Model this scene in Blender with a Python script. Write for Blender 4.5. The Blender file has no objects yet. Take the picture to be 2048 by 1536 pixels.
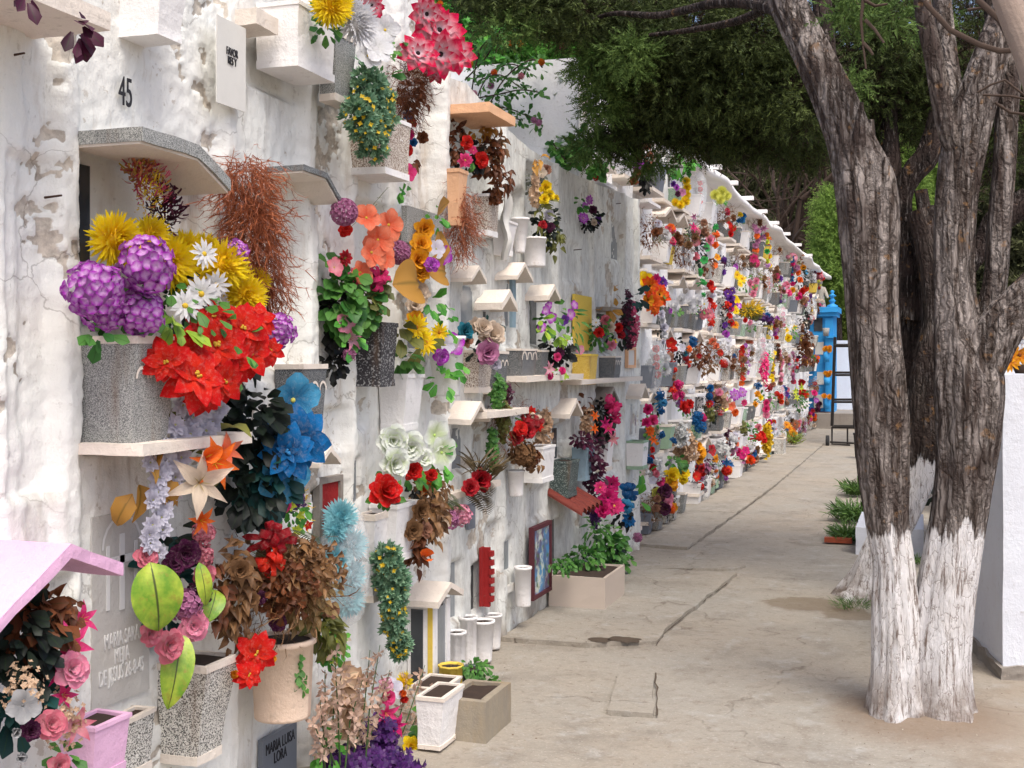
import bpy, math, random
import numpy as np
from mathutils import Vector, Matrix, noise as mnoise
random.seed(7); rng = np.random.default_rng(7)
SC = bpy.context.scene; COL = SC.collection
PI = math.pi
# ---------------------------------------------------------------- camera, sky, sun, exposure
EYE = 1.65; F = 2400.0; TH = math.atan(816/F); CT, ST = math.cos(TH), math.sin(TH); HY = 720.0
cam = bpy.data.objects.new('camera', bpy.data.cameras.new('camera')); COL.objects.link(cam)
cam.location = (0, 0, EYE); cam.rotation_euler = (PI/2, 0, TH)
cam.data.lens = F/2048*36; cam.data.shift_y = -48/2048; cam.data.clip_end = 1000; cam.data.clip_start = .05
SC.camera = cam
SUN_EL, SUN_AZ = 60, 142          # azimuth measured clockwise from +Y
w = bpy.data.worlds.new('World'); SC.world = w; w.use_nodes = True
nt = w.node_tree; sky = nt.nodes.new('ShaderNodeTexSky'); sky.sky_type = 'NISHITA'; sky.sun_disc = False
sky.sun_elevation = math.radians(SUN_EL); sky.sun_rotation = math.radians(SUN_AZ)
sky.air_density = .7; sky.dust_density = 4.0; sky.ozone_density = 0.0
nt.links.new(sky.outputs[0], nt.nodes['Background'].inputs[0]); nt.nodes['Background'].inputs[1].default_value = .15
sl = bpy.data.lights.new('sun', 'SUN'); sl.energy = 1.15; sl.angle = math.radians(30); sl.color = (1, .99, .91)
so = bpy.data.objects.new('sun', sl); COL.objects.link(so)
a, e = math.radians(SUN_AZ), math.radians(SUN_EL)
sd = Vector((math.sin(a)*math.cos(e), math.cos(a)*math.cos(e), math.sin(e)))
so.rotation_euler = sd.to_track_quat('Z', 'Y').to_euler()
SC.view_settings.view_transform = 'Standard'; SC.view_settings.look = 'None'
SC.view_settings.exposure = .95; SC.view_settings.gamma = 1
# ---------------------------------------------------------------- pixel -> world
def ray(x, y): return Vector((-F*ST+(x-1024)*CT, F*CT+(x-1024)*ST, HY-y))
def onwall(x, y, W):
    d = ray(x, y); t = -W/d.x; return Vector((d.x*t, d.y*t, EYE+d.z*t)), t
def onground(x, y):
    d = ray(x, y); t = EYE/(y-HY); return Vector((d.x*t, d.y*t, 0)), t
def atY(x, y, Y):
    d = ray(x, y); t = Y/d.y; return Vector((d.x*t, Y, EYE+d.z*t)), t
def Ywall(x, W): return onwall(x, HY, W)[0].y
WA, WB, WC = 2.4, 2.36, 2.6
def Wof(x): return WA if x < 885 else (WB if x < 1284 else WC)
# ---------------------------------------------------------------- objects
def tag(o, label=None, cat=None, group=None, kind=None):
    if label: o['label'] = label
    if cat: o['category'] = cat
    if group: o['group'] = group
    if kind: o['kind'] = kind
    return o
def empty(name, loc, label, cat, group=None):
    o = bpy.data.objects.new(name, None); COL.objects.link(o); o.location = loc; o.empty_display_size = .05
    return tag(o, label, cat, group)
def link(name, me, parent=None, loc=None):
    o = bpy.data.objects.new(name, me); COL.objects.link(o)
    if parent is not None: o.parent = parent
    if loc is not None: o.location = loc
    return o
class MB:
    def __init__(s): s.V=[]; s.U=[]; s.Q=[]; s.T=[]; s.n=0
    def add(s, V, Fq, U=None, M=None, mi=0, tris=False):
        V = np.asarray(V, float)
        if M is not None:
            m = np.array(M); V = V@m[:3,:3].T + m[:3,3]
        if U is None: U = np.zeros((len(V),2))
        Fq = np.asarray(Fq, int)
        (s.T if tris else s.Q).append((Fq+s.n, mi)); s.V.append(V); s.U.append(np.asarray(U,float)); s.n += len(V)
    def addmb(s, o, M=None):
        if not o.V: return
        V = np.concatenate(o.V)
        if M is not None:
            m = np.array(M); V = V@m[:3,:3].T + m[:3,3]
        for f,mi in o.Q: s.Q.append((f+s.n,mi))
        for f,mi in o.T: s.T.append((f+s.n,mi))
        s.V.append(V); s.U.append(np.concatenate(o.U)); s.n += len(V)
    def mesh(s, name, mats, smooth=True, origin=None):
        me = bpy.data.meshes.new(name); V = np.concatenate(s.V); U = np.concatenate(s.U)
        if origin is not None: V = V-np.array(origin)
        li=[]; ls=[]; mi=[]; p=0
        for f,m in s.Q:
            li.append(f.ravel()); ls.append(p+4*np.arange(len(f))); mi.append(np.full(len(f),m)); p += 4*len(f)
        for f,m in s.T:
            li.append(f.ravel()); ls.append(p+3*np.arange(len(f))); mi.append(np.full(len(f),m)); p += 3*len(f)
        li=np.concatenate(li); ls=np.concatenate(ls); mi=np.concatenate(mi)
        me.vertices.add(len(V)); me.vertices.foreach_set('co', V.astype(np.float32).ravel())
        me.loops.add(len(li)); me.loops.foreach_set('vertex_index', li.astype(np.int32))
        me.polygons.add(len(ls)); me.polygons.foreach_set('loop_start', ls.astype(np.int32))
        me.polygons.foreach_set('material_index', mi.astype(np.int32))
        me.update(calc_edges=True)
        uv = me.uv_layers.new(name='uv'); uv.data.foreach_set('uv', U[li].astype(np.float32).ravel())
        me.validate()
        me.polygons.foreach_set('use_smooth', np.full(len(me.polygons), bool(smooth)))
        for m in (mats if isinstance(mats,(list,tuple)) else [mats]): me.materials.append(m)
        return me
    def build(s, name, mats, parent=None, loc=(0,0,0), smooth=True):
        """world-space verts; loc = world origin of the object; parent is an unrotated root"""
        me = s.mesh(name, mats, smooth, origin=loc)
        o = link(name, me, parent)
        wl = Vector(loc)
        if parent is not None:
            q = parent
            while q is not None: wl = wl-Vector(q.location); q = q.parent
        o.location = wl
        return o
def place(name, me, parent, pos, n, size, spin=None, sc=None):
    """copy of a unit mesh under an unrotated root, world position pos, facing n"""
    o = link(name, me, parent)
    q = Vector(n).normalized().to_track_quat('Z','Y')
    M = Matrix.Translation(Vector(pos)-(parent.location if parent else Vector())) @ q.to_matrix().to_4x4() @ Matrix.Rotation(random.uniform(0,2*PI) if spin is None else spin,4,'Z')
    s = sc or (size,size,size)
    M = M @ Matrix.Diagonal((s[0],s[1],s[2],1))
    o.matrix_local = M
    return o
# ---------------------------------------------------------------- materials
def lin(c):
    return tuple(((v/255)/12.92 if v/255 <= .04045 else ((v/255+.055)/1.055)**2.4) for v in c)+(1,)
class NT:
    def __init__(s, name):
        s.m = bpy.data.materials.new(name); s.m.use_nodes = True; s.t = s.m.node_tree; s.b = s.t.nodes['Principled BSDF']
        s.out = s.t.nodes['Material Output']
    def n(s, typ, **k):
        x = s.t.nodes.new('ShaderNode'+typ)
        for a_,v in k.items(): setattr(x,a_,v)
        return x
    def l(s, a_, b_): s.t.links.new(a_, b_)
    def coord(s, scale=(1,1,1), out='Object'):
        c = s.n('TexCoord'); m = s.n('Mapping'); m.inputs['Scale'].default_value = scale; s.l(c.outputs[out], m.inputs[0]); return m.outputs[0]
    def noise(s, vec, scale, detail=4, rough=.6):
        x = s.n('TexNoise'); x.inputs['Scale'].default_value = scale; x.inputs['Detail'].default_value = detail; x.inputs['Roughness'].default_value = rough
        s.l(vec, x.inputs['Vector']); return x.outputs[0]
    def ramp(s, fac, a0, a1, c0=(0,0,0,1), c1=(1,1,1,1)):
        r = s.n('ValToRGB'); r.color_ramp.elements[0].position = a0; r.color_ramp.elements[1].position = a1
        r.color_ramp.elements[0].color = c0; r.color_ramp.elements[1].color = c1; s.l(fac, r.inputs[0]); return r.outputs[0]
    def mix(s, fac, c0, c1, typ='MIX'):
        x = s.n('MixRGB', blend_type=typ)
        for i,v in ((0,fac),(1,c0),(2,c1)):
            if hasattr(v,'links'): s.l(v, x.inputs[i])
            else: x.inputs[i].default_value = v
        return x.outputs[0]
    def math(s, op, a_, b_=0.5):
        x = s.n('Math', operation=op)
        for i,v in ((0,a_),(1,b_)):
            if hasattr(v,'links'): s.l(v, x.inputs[i])
            else: x.inputs[i].default_value = v
        return x.outputs[0]
    def bump(s, h, strength=.4, dist=.01, prev=None):
        x = s.n('Bump'); x.inputs['Strength'].default_value = strength; x.inputs['Distance'].default_value = dist; s.l(h, x.inputs['Height'])
        if prev is not None: s.l(prev, x.inputs['Normal'])
        s.l(x.outputs[0], s.b.inputs['Normal']); return x.outputs[0]
    def fin(s, col, rough=.8, spec=.3):
        if hasattr(col,'links'): s.l(col, s.b.inputs['Base Color'])
        else: s.b.inputs['Base Color'].default_value = col
        s.b.inputs['Roughness'].default_value = rough; s.b.inputs['Specular IOR Level'].default_value = spec
        return s.m
def plaster(name, base=(232,229,226), stain=(176,158,138), amt=.5, dark=.4, grime=.0, chips=False):
    k = NT(name); v = k.coord(); vs = k.coord((1,1,.33))
    n1 = k.noise(k.coord((1,1,.18)), 9, 6, .65); n2 = k.noise(v, 2.2, 5, .6); n3 = k.noise(v, 26, 6, .7); n4 = k.noise(vs, 34, 5, .7); n5 = k.noise(v, 130, 4, .6)
    c = k.mix(k.ramp(n2,.35,.7), lin(base), lin((base[0]-9,base[1]-11,base[2]-10)))
    st = k.math('MULTIPLY', k.ramp(n1,.55,.72), k.ramp(n2,.42,.6))
    c = k.mix(k.math('MULTIPLY', st, amt), c, lin(stain))
    sp = k.math('MULTIPLY', k.ramp(n4,.60,.72), k.ramp(k.noise(v,1.7,4),.45,.62))
    c = k.mix(k.math('MULTIPLY', sp, dark), c, lin((92,84,76)))
    if grime: c = k.mix(k.math('MULTIPLY', k.ramp(k.noise(vs,20,7,.75),.42,.66), grime), c, lin((120,116,112)))
    c = k.mix(k.math('MULTIPLY', k.ramp(n3,.60,.72), .4), c, lin((140,130,120)))
    fl = k.math('MULTIPLY', k.ramp(k.noise(v,11,8,.75),.60,.62), k.ramp(k.noise(v,1.1,3),.46,.56)); c = k.mix(k.math('MULTIPLY',fl,dark), c, lin((168,156,142)))
    if chips:
        u_=k.n('TexCoord'); sx=k.n('SeparateXYZ'); k.l(u_.outputs['UV'],sx.inputs[0]); ck=k.mix(k.ramp(n3,.4,.6),lin((150,138,124)),lin((196,184,168)))
        e_=k.math('ADD',sx.outputs[0],k.math('MULTIPLY',k.math('SUBTRACT',k.noise(v,60,4),.5),.5)); c=k.mix(k.math('MULTIPLY',k.ramp(e_,.4,.6),.8),c,ck); c=k.mix(k.math('MULTIPLY',k.ramp(sx.outputs[1],.1,1.),.75),c,lin((126,112,96)))
        vo=k.n('TexVoronoi',feature='DISTANCE_TO_EDGE'); vo.inputs['Scale'].default_value=2.3; va=k.n('VectorMath',operation='ADD'); nn=k.n('TexNoise'); nn.inputs['Scale'].default_value=5; nn.inputs['Detail'].default_value=7; k.l(v,nn.inputs['Vector']); sc=k.n('VectorMath',operation='SCALE'); sc.inputs['Scale'].default_value=.35; k.l(nn.outputs[1],sc.inputs[0]); k.l(v,va.inputs[0]); k.l(sc.outputs[0],va.inputs[1]); k.l(va.outputs[0],vo.inputs['Vector'])
        cr=k.math('MULTIPLY',k.ramp(vo.outputs[0],.003,.010,(1,1,1,1),(0,0,0,1)),k.ramp(k.noise(v,1.5,3),.47,.55)); c=k.mix(k.math('MULTIPLY',cr,.45),c,lin((100,90,80)))
    b = k.bump(n5,.25,.004); b = k.bump(n3,.45,.012,b); k.bump(n4,.35,.01,b)
    return k.fin(c,.85,.25)
def terrazzo(name, base=(150,151,148), chip=(100,102,102), light=(184,184,180), scale=160):
    scale*=1.7; k = NT(name); v = k.coord()
    vo = k.n('TexVoronoi'); vo.inputs['Scale'].default_value = scale; k.l(v, vo.inputs['Vector'])
    c = k.mix(k.ramp(k.noise(v,scale*.9,2,.5),.47,.53), lin(chip), lin(base))
    c = k.mix(k.ramp(k.noise(v,scale*1.3,2,.5),.56,.6), c, lin(light))
    st = k.noise(k.coord((1,1,.15)), 12, 4); c = k.mix(k.math('MULTIPLY',k.ramp(st,.56,.72),.5), c, lin((110,86,66)))
    k.bump(k.noise(v,scale,2),.3,.002)
    return k.fin(c,.6,.4)
def plain(name, c, var=.15, rough=.6, metal=0, sc=20, spec=.4):
    k = NT(name); v = k.coord(); L = lin(c)
    d = tuple(x*(1-var*1.6) for x in L[:3])+(1,)
    m = k.mix(k.noise(v,sc,6,.7), L, d); k.bump(k.noise(v,sc*4,4),.2,.003); k.b.inputs['Metallic'].default_value = metal
    return k.fin(m, rough, spec)
MC = {}
def petalm(c, tip=None, rough=.55, tr=.25, dry=False):
    key = ('p',c,tip,dry)
    if key in MC: return MC[key]
    k = NT('petal'); a0 = lin(c); a1 = lin(tip or c)
    uv = k.n('TexCoord'); sp = k.n('SeparateXYZ'); k.l(uv.outputs['UV'], sp.inputs[0])
    col = k.mix(k.ramp(sp.outputs[0],.25,.8), a0, a1)
    g = k.n('NewGeometry')
    col = k.mix(k.math('MULTIPLY', g.outputs['Random Per Island'], .24 if not dry else .75), col, tuple(x*.55 for x in a1[:3])+(1,))
    vn = k.noise(k.coord(), 60 if not dry else 90, 4, .7); col = k.mix(k.math('MULTIPLY',k.ramp(vn,.45,.7),.25 if not dry else .5), col, tuple(min(1,x*(1.3 if dry else .6)) for x in a1[:3])+(1,))
    vv=k.noise(k.coord((1.2,16,1),'UV'),1.6,4,.6); col=k.mix(k.math('MULTIPLY',k.ramp(vv,.42,.68),.22),col,tuple(x*.5 for x in a1[:3])+(1,)); col=k.mix(k.math('MULTIPLY',k.ramp(k.noise(k.coord(),7,5,.7),.5,.75),.25),col,(.55,.5,.42,1)) if not dry else col; k.bump(vv,.5,.03)
    k.fin(col, .7 if rough>.5 else rough, .2)
    tn = k.n('BsdfTranslucent'); k.l(col, tn.inputs[0]); mx = k.n('MixShader'); mx.inputs[0].default_value = tr
    k.l(k.b.outputs[0], mx.inputs[1]); k.l(tn.outputs[0], mx.inputs[2]); k.l(mx.outputs[0], k.out.inputs[0])
    MC[key] = k.m; return k.m
def leafm(c, c2=None, rough=.5, tr=.3, var=1.0):
    key = ('l',c,c2)
    if key in MC: return MC[key]
    k = NT('leaf'); a0 = lin(c); a1 = lin(c2) if c2 else tuple(x*.5 for x in a0[:3])+(1,)
    g = k.n('NewGeometry'); col = k.mix(g.outputs['Random Per Island'], a0, a1)
    uv = k.n('TexCoord'); sp = k.n('SeparateXYZ'); k.l(uv.outputs['UV'], sp.inputs[0])
    rib = k.ramp(k.math('ABSOLUTE', k.math('SUBTRACT', sp.outputs[1], .5)), 0, .07)
    col = k.mix(rib, k.mix(.5, col, (.02,.05,.01,1)), col)
    k.fin(col, rough, .35)
    tn = k.n('BsdfTranslucent'); k.l(col, tn.inputs[0]); mx = k.n('MixShader'); mx.inputs[0].default_value = tr
    k.l(k.b.outputs[0], mx.inputs[1]); k.l(tn.outputs[0], mx.inputs[2]); k.l(mx.outputs[0], k.out.inputs[0])
    MC[key] = k.m; return k.m
def bark(name, white_h=None, lo=(74,64,58), hi=(162,152,146)):
    k = NT(name); v = k.coord((1,1,.09)); v2 = k.coord()
    r1 = k.noise(v, 26, 6, .7); r2 = k.noise(v, 60, 5, .7); big = k.noise(v2, 5, 4)
    vo = k.n('TexVoronoi', feature='DISTANCE_TO_EDGE'); vo.inputs['Scale'].default_value = 26; va = k.n('VectorMath',operation='ADD'); k.l(v,va.inputs[0]); n_=k.n('TexNoise'); n_.inputs['Scale'].default_value=9; n_.inputs['Detail'].default_value=5; k.l(v2,n_.inputs['Vector']); vs_=k.n('VectorMath',operation='SCALE'); vs_.inputs['Scale'].default_value=.09; k.l(n_.outputs[1],vs_.inputs[0]); k.l(vs_.outputs[0],va.inputs[1]); k.l(va.outputs[0],vo.inputs['Vector'])
    gr = k.ramp(vo.outputs[0],.0,.22)
    h = k.math('ADD', k.math('MULTIPLY',gr,.8), k.math('ADD', r1, k.math('MULTIPLY', r2, .4)))
    c = k.mix(k.ramp(r1,.44,.57), lin(lo), lin(hi)); c = k.mix(k.ramp(gr,.0,.7),k.mix(.5,c,lin((24,18,16))),c); c = k.mix(k.math('MULTIPLY',k.ramp(r2,.55,.68),.5),c,lin((176,166,160))); c = k.mix(k.math('MULTIPLY',k.ramp(big,.4,.65),.75), c, lin((66,54,50)))
    c = k.mix(k.math('MULTIPLY',k.ramp(k.noise(v2,14,5),.62,.7),.6), c, lin((140,104,66)))
    if white_h:
        c0 = k.n('TexCoord'); sp = k.n('SeparateXYZ'); k.l(c0.outputs['Object'], sp.inputs[0])
        edge = k.math('ADD', sp.outputs[2], k.math('MULTIPLY', k.math('SUBTRACT', k.noise(v,16,4), .5), .55))
        mask = k.ramp(edge, white_h-.012, white_h+.012, (1,1,1,1), (0,0,0,1))
        crack = k.math('MULTIPLY',k.ramp(k.noise(v,44,7,.75),.38,.48),k.ramp(gr,.0,.12,(.15,.15,.15,1)))
        dirt = k.math('MULTIPLY', k.ramp(sp.outputs[2],0.03,.3,(1,1,1,1),(0,0,0,1)), k.ramp(k.noise(v2,9,5),.35,.6))
        wc = k.mix(k.ramp(big,.3,.7), lin((236,234,235)), lin((214,209,206))); wc = k.mix(k.math('MULTIPLY',dirt,.9), wc, lin((126,110,98)))
        h = k.mix(mask, h, k.math('ADD',k.math('MULTIPLY',k.noise(k.coord((1,1,.3)),34,7,.75),1.3),k.math('MULTIPLY',k.ramp(gr,0,.2),.12))); wc = k.mix(crack, lin((128,114,106)), wc); c = k.mix(mask, c, wc)
    b = k.bump(r2,.6,.010); k.bump(h,.8,.022,b)
    return k.fin(c,.9,.15)
M = {}
M['plaster'] = plaster('plaster',(230,231,226),(168,148,122),.8,.6,.05,True); M['plaster_b'] = plaster('plaster_weathered',(222,224,219),amt=.6,dark=.8,grime=.42,chips=True)
M['plaster_c'] = plaster('plaster_far',(240,240,239),amt=.35,dark=.4,chips=True); M['plaster_end'] = plaster('plaster_cracked',(230,231,234),amt=.1,dark=.3)
M['ledge'] = plaster('ledge',(222,212,200),amt=.4,dark=.5)
M['paint_white'] = plaster('painted_white',(234,232,230),amt=.35,dark=.4); M['pinkp'] = plaster('pink_paint',(222,178,208),(200,150,185),.3,.15)
M['peach'] = plaster('peach_paint',(232,208,186),(214,180,150),.3,.2); M['peach2'] = plaster('peach_dark',(226,180,142),(200,150,112),.3,.2)
M['bluewhite'] = plaster('pale_blue_plaster',(208,216,228),(190,196,204),.2,.2)
M['tombside'] = plaster('tomb_paint',(216,220,228),(196,192,188),.35,.15)
M['yellowp'] = plaster('yellow_paint',(216,188,84),(190,150,60),.4,.4)
M['sage'] = plaster('sage_paint',(150,176,150),(120,140,120),.3,.4)
M['ltblue'] = plaster('light_blue_paint',(140,164,176),(120,130,136),.4,.6)
M['redpaint'] = plaster('red_paint',(150,40,40),(110,30,30),.3,.3)
M['terr'] = terrazzo('terrazzo'); M['terr_l'] = terrazzo('terrazzo_light',(206,202,194),(80,78,74),(228,226,220),120)
M['terr_d'] = terrazzo('terrazzo_dark',(104,108,110),(56,58,60),(160,160,160),170); M['terr_g'] = terrazzo('terrazzo_green',(150,180,155),(90,120,100),(205,215,205),160)
M['terr_y'] = terrazzo('terrazzo_yellow',(214,180,70),(190,150,50),(230,210,130),120); M['terr_b'] = terrazzo('terrazzo_brown',(206,196,184),(120,96,80),(225,218,208),110)
M['black'] = terrazzo('black_flaking_paint',(52,50,54),(48,46,50),(150,150,150),50); M['dgreen'] = terrazzo('dark_green_flaking_paint',(62,76,74),(54,66,64),(130,140,136),60)
M['soil'] = plain('soil',(70,54,44),.5,.95); M['glass'] = plain('dark_pane',(66,70,74),.4,.12,0,8,.6); M['pane'] = plain('dusty_pane',(150,156,160),.35,.2,0,9,.6)
M['metal'] = plain('dark_metal',(48,44,42),.3,.5,.6); M['rust'] = plain('rusty_iron',(92,66,56),.4,.8,.3); M['tile'] = plain('roof_tile',(128,52,40),.4,.8); M['clay'] = plain('terracotta',(172,84,56),.25,.8)
M['blue'] = plain('blue_paint',(44,148,214),.1,.6,0,6); M['maroon'] = plain('maroon_paint',(86,36,44),.2,.8); M['conc'] = plaster('grey_concrete',(140,134,126),(110,100,88),.4,.5)
M['statue'] = plain('statue_stone',(178,172,160),.3,.85); M['rubber'] = plain('rubber',(50,50,52),.2,.9); M['tilebox'] = plain('glazed_beige_tile',(190,176,164),.06,.35,0,3)
M['planter'] = plaster('mossy_concrete',(150,140,122),(150,120,60),.6,.8,.4); M['plum'] = plain('plastic_black',(40,40,42),.2,.6)
M['slate'] = plain('grey_slate',(118,124,134),.15,.5); M['engr'] = plaster('etched_glass',(186,184,180),(170,166,160),.3,.3); M['ink'] = plain('black_stencil',(38,38,44),.1,.8)
M['paper'] = plain('laminated_paper',(214,212,206),.08,.5); M['letter'] = plain('etched_letter',(214,214,214),.05,.6); M['stem'] = plain('green_stem',(64,92,44),.3,.7); k = NT('mottled_leaf'); v = k.coord(); c = k.mix(k.ramp(k.noise(v,14,5,.6),.4,.65),lin((96,136,34)),lin((160,176,60))); c = k.mix(k.ramp(k.noise(v,40,5,.7),.55,.75),c,lin((140,120,50))); k.bump(k.noise(k.coord((1,1,.4)),60,3),.5,.004); uvn=k.n('TexCoord'); spn=k.n('SeparateXYZ'); k.l(uvn.outputs['UV'],spn.inputs[0]); c=k.mix(k.ramp(k.math('ABSOLUTE',k.math('SUBTRACT',spn.outputs[1],.5)),.012,.035),lin((60,70,24)),c); M['bigleaf'] = k.fin(c,.45,.4)
M['twig'] = plain('dry_twig',(74,58,48),.3,.9)
M['white_metal'] = plain('pale_metal',(180,180,178),.1,.5)
k = NT('cellophane'); k.b.inputs['Transmission Weight'].default_value = .0
k.b.inputs['Alpha'].default_value = .22; k.bump(k.noise(k.coord((1,1,.5)),22,3,.6),1,.03); M['cello'] = k.fin((.92,.95,.98,1),.08,.9)
# ---------------------------------------------------------------- ground material
def groundm():
    k = NT('concrete_and_dirt'); v = k.coord(); vy = k.coord((.28,1,1))
    a_ = k.noise(v,.55,6,.6); b_ = k.noise(v,2.6,7,.68); c_ = k.noise(v,14,7,.75); d_ = k.noise(v,80,4,.7)
    c = k.mix(k.ramp(a_,.38,.62), lin((147,142,133)), lin((152,143,130)))
    c = k.mix(k.math('MULTIPLY',k.ramp(b_,.5,.7),.7), c, lin((120,113,104)))
    c = k.mix(k.math('MULTIPLY',k.ramp(k.noise(v,5.1,7,.7),.55,.7),.7), c, lin((164,162,157)))
    c = k.mix(k.math('MULTIPLY',k.ramp(c_,.54,.66),.6), c, lin((120,108,96)))
    c = k.mix(k.math('MULTIPLY',k.ramp(k.noise(vy,46,5,.8),.64,.72),.6), c, lin((92,80,70)))
    c = k.mix(k.math('MULTIPLY',k.ramp(d_,.56,.7),.4), c, lin((196,192,184))); c = k.mix(k.math('MULTIPLY',k.ramp(k.noise(vy,70,5,.8),.55,.68),.45), c, lin((96,88,78)))
    vo = k.n('TexVoronoi', feature='DISTANCE_TO_EDGE'); vo.inputs['Scale'].default_value = .62
    wv = k.n('VectorMath', operation='ADD'); nn = k.n('TexNoise'); nn.inputs['Scale'].default_value = 3; nn.inputs['Detail'].default_value = 6
    k.l(v, nn.inputs['Vector']); sc = k.n('VectorMath', operation='SCALE'); k.l(nn.outputs[1], sc.inputs[0]); sc.inputs['Scale'].default_value = .5
    k.l(v, wv.inputs[0]); k.l(sc.outputs[0], wv.inputs[1]); k.l(wv.outputs[0], vo.inputs['Vector'])
    cr = k.math('MULTIPLY', k.ramp(vo.outputs[0],.002,.007,(1,1,1,1),(0,0,0,1)), k.ramp(b_,.42,.6))
    c = k.mix(k.math('MULTIPLY',cr,.5), c, lin((104,90,78)))
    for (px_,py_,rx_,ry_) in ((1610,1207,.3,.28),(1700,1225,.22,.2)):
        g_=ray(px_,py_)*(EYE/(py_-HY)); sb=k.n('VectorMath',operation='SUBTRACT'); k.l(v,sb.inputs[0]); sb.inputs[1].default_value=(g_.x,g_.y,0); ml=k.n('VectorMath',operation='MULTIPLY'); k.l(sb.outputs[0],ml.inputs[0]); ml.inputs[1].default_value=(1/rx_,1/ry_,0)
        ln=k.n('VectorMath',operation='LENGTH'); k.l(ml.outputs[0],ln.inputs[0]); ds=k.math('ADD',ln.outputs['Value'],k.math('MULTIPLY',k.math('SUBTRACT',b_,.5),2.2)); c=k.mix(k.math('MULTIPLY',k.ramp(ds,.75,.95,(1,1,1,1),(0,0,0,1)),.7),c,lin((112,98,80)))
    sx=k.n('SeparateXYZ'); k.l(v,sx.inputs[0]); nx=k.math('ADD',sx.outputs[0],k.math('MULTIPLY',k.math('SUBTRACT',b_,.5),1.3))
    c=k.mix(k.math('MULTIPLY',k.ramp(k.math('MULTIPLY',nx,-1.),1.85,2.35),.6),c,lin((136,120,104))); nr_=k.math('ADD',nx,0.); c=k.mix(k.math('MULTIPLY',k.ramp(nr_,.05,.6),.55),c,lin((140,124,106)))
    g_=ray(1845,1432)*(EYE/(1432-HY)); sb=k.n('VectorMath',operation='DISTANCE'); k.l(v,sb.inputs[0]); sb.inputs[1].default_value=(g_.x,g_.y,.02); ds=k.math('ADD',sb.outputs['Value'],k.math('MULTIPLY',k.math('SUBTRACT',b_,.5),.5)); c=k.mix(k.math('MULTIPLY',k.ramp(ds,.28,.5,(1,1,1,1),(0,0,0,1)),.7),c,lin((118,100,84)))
    h = k.math('SUBTRACT', k.math('ADD', k.math('MULTIPLY',b_,1.2), k.math('MULTIPLY',c_,.5)), k.math('MULTIPLY',cr,.6))
    b = k.bump(d_,.3,.004); k.bump(h,.55,.03,b)
    return k.fin(c,.92,.2)
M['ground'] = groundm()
# ---------------------------------------------------------------- shape helpers
_G = {}
def gridq(nu, nv):
    if (nu,nv) not in _G:
        i,j = np.meshgrid(np.arange(nu), np.arange(nv), indexing='ij'); a_ = i*(nv+1)+j
        _G[(nu,nv)] = np.stack([a_,a_+nv+1,a_+nv+2,a_+1],-1).reshape(-1,4)
    return _G[(nu,nv)]
PROF = {'oval': lambda u: np.sin(PI*u**.8)**.8, 'round': lambda u: np.where(u<.75, np.minimum(1,.25+1.2*u), np.sqrt(np.clip(1-((u-.75)/.25)**2,0,1))),
        'point': lambda u: np.sin(PI*u**.65)**1.15, 'strap': lambda u: np.where(u<.7,.75+.25*u/.7, np.sqrt(np.clip(1-((u-.7)/.3)**2,0,1))),
        'ell': lambda u: np.sin(PI*u**.8)**.7, 'wide': lambda u: np.sin(PI*u**1.25*.97)**.6, 'rect': lambda u: np.ones_like(u)}
_P = {}
def petal(L=1, Wd=.4, nu=4, nv=2, elev=0., curl=0., cup=.3, shape='oval', r0=0., ruff=0.):
    key = (round(L,3),round(Wd,3),nu,nv,round(elev,2),round(curl,2),cup,shape,round(r0,3),ruff)
    if key in _P: return _P[key]
    u = np.linspace(0,1,nu+1); v = np.linspace(-1,1,nv+1)
    ang = elev+curl*(u[:-1]+u[1:])/2; x = np.concatenate([[0],np.cumsum(np.cos(ang))])*L/nu+r0*math.cos(elev); z = np.concatenate([[0],np.cumsum(np.sin(ang))])*L/nu+r0*math.sin(elev)
    wd = np.maximum(PROF[shape](np.clip(u,.001,.999)),.04)*Wd/2
    X = np.repeat(x[:,None],nv+1,1); Y = wd[:,None]*v[None,:]; Z = z[:,None]+cup*(v[None,:]**2)*wd[:,None]
    if ruff: Z = Z+ruff*Wd*u[:,None]*np.cos(v[None,:]*PI*2.5)*.5
    V = np.stack([X,Y,Z],-1).reshape(-1,3); U = np.stack(np.broadcast_arrays(u[:,None],(v[None,:]+1)/2),-1).reshape(-1,2)
    _P[key] = (V,gridq(nu,nv),U); return _P[key]
def rotz(a_): return Matrix.Rotation(a_,4,'Z')
def ring(mb, n, p, off=0, jit=.12, mi=0, tilt=0):
    for i in range(n):
        m = rotz(off+2*PI*i/n+random.uniform(-jit,jit)) @ Matrix.Rotation(random.uniform(-jit,jit)-tilt,4,'Y'); s = random.uniform(.9,1.08)
        mb.add(p[0]*s, p[1], p[2], m, mi)
def dome(mb, r, z=0, mi=1, n=8, hs=.7):
    V=[];
    for i in range(4):
        ph = PI/2*i/3
        for j in range(n+1): V.append((r*math.cos(ph)*math.cos(2*PI*j/n), r*math.cos(ph)*math.sin(2*PI*j/n), z+r*hs*math.sin(ph)))
    mb.add(V, gridq(3,n), None, None, mi)
def rdir():
    v = rng.normal(size=3); return Vector(v/np.linalg.norm(v))
def onto(n, spin=None):
    return Vector(n).to_track_quat('Z','Y').to_matrix().to_4x4() @ rotz(random.uniform(0,2*PI) if spin is None else spin)
def sphpts(n, zmin=-.3):
    out=[]
    for i in range(n):
        z = zmin+(1-zmin)*(i+.5)/n; a_ = i*2.39996; r = math.sqrt(max(0,1-z*z)); out.append(Vector((r*math.cos(a_),r*math.sin(a_),z)))
    return out
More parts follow.
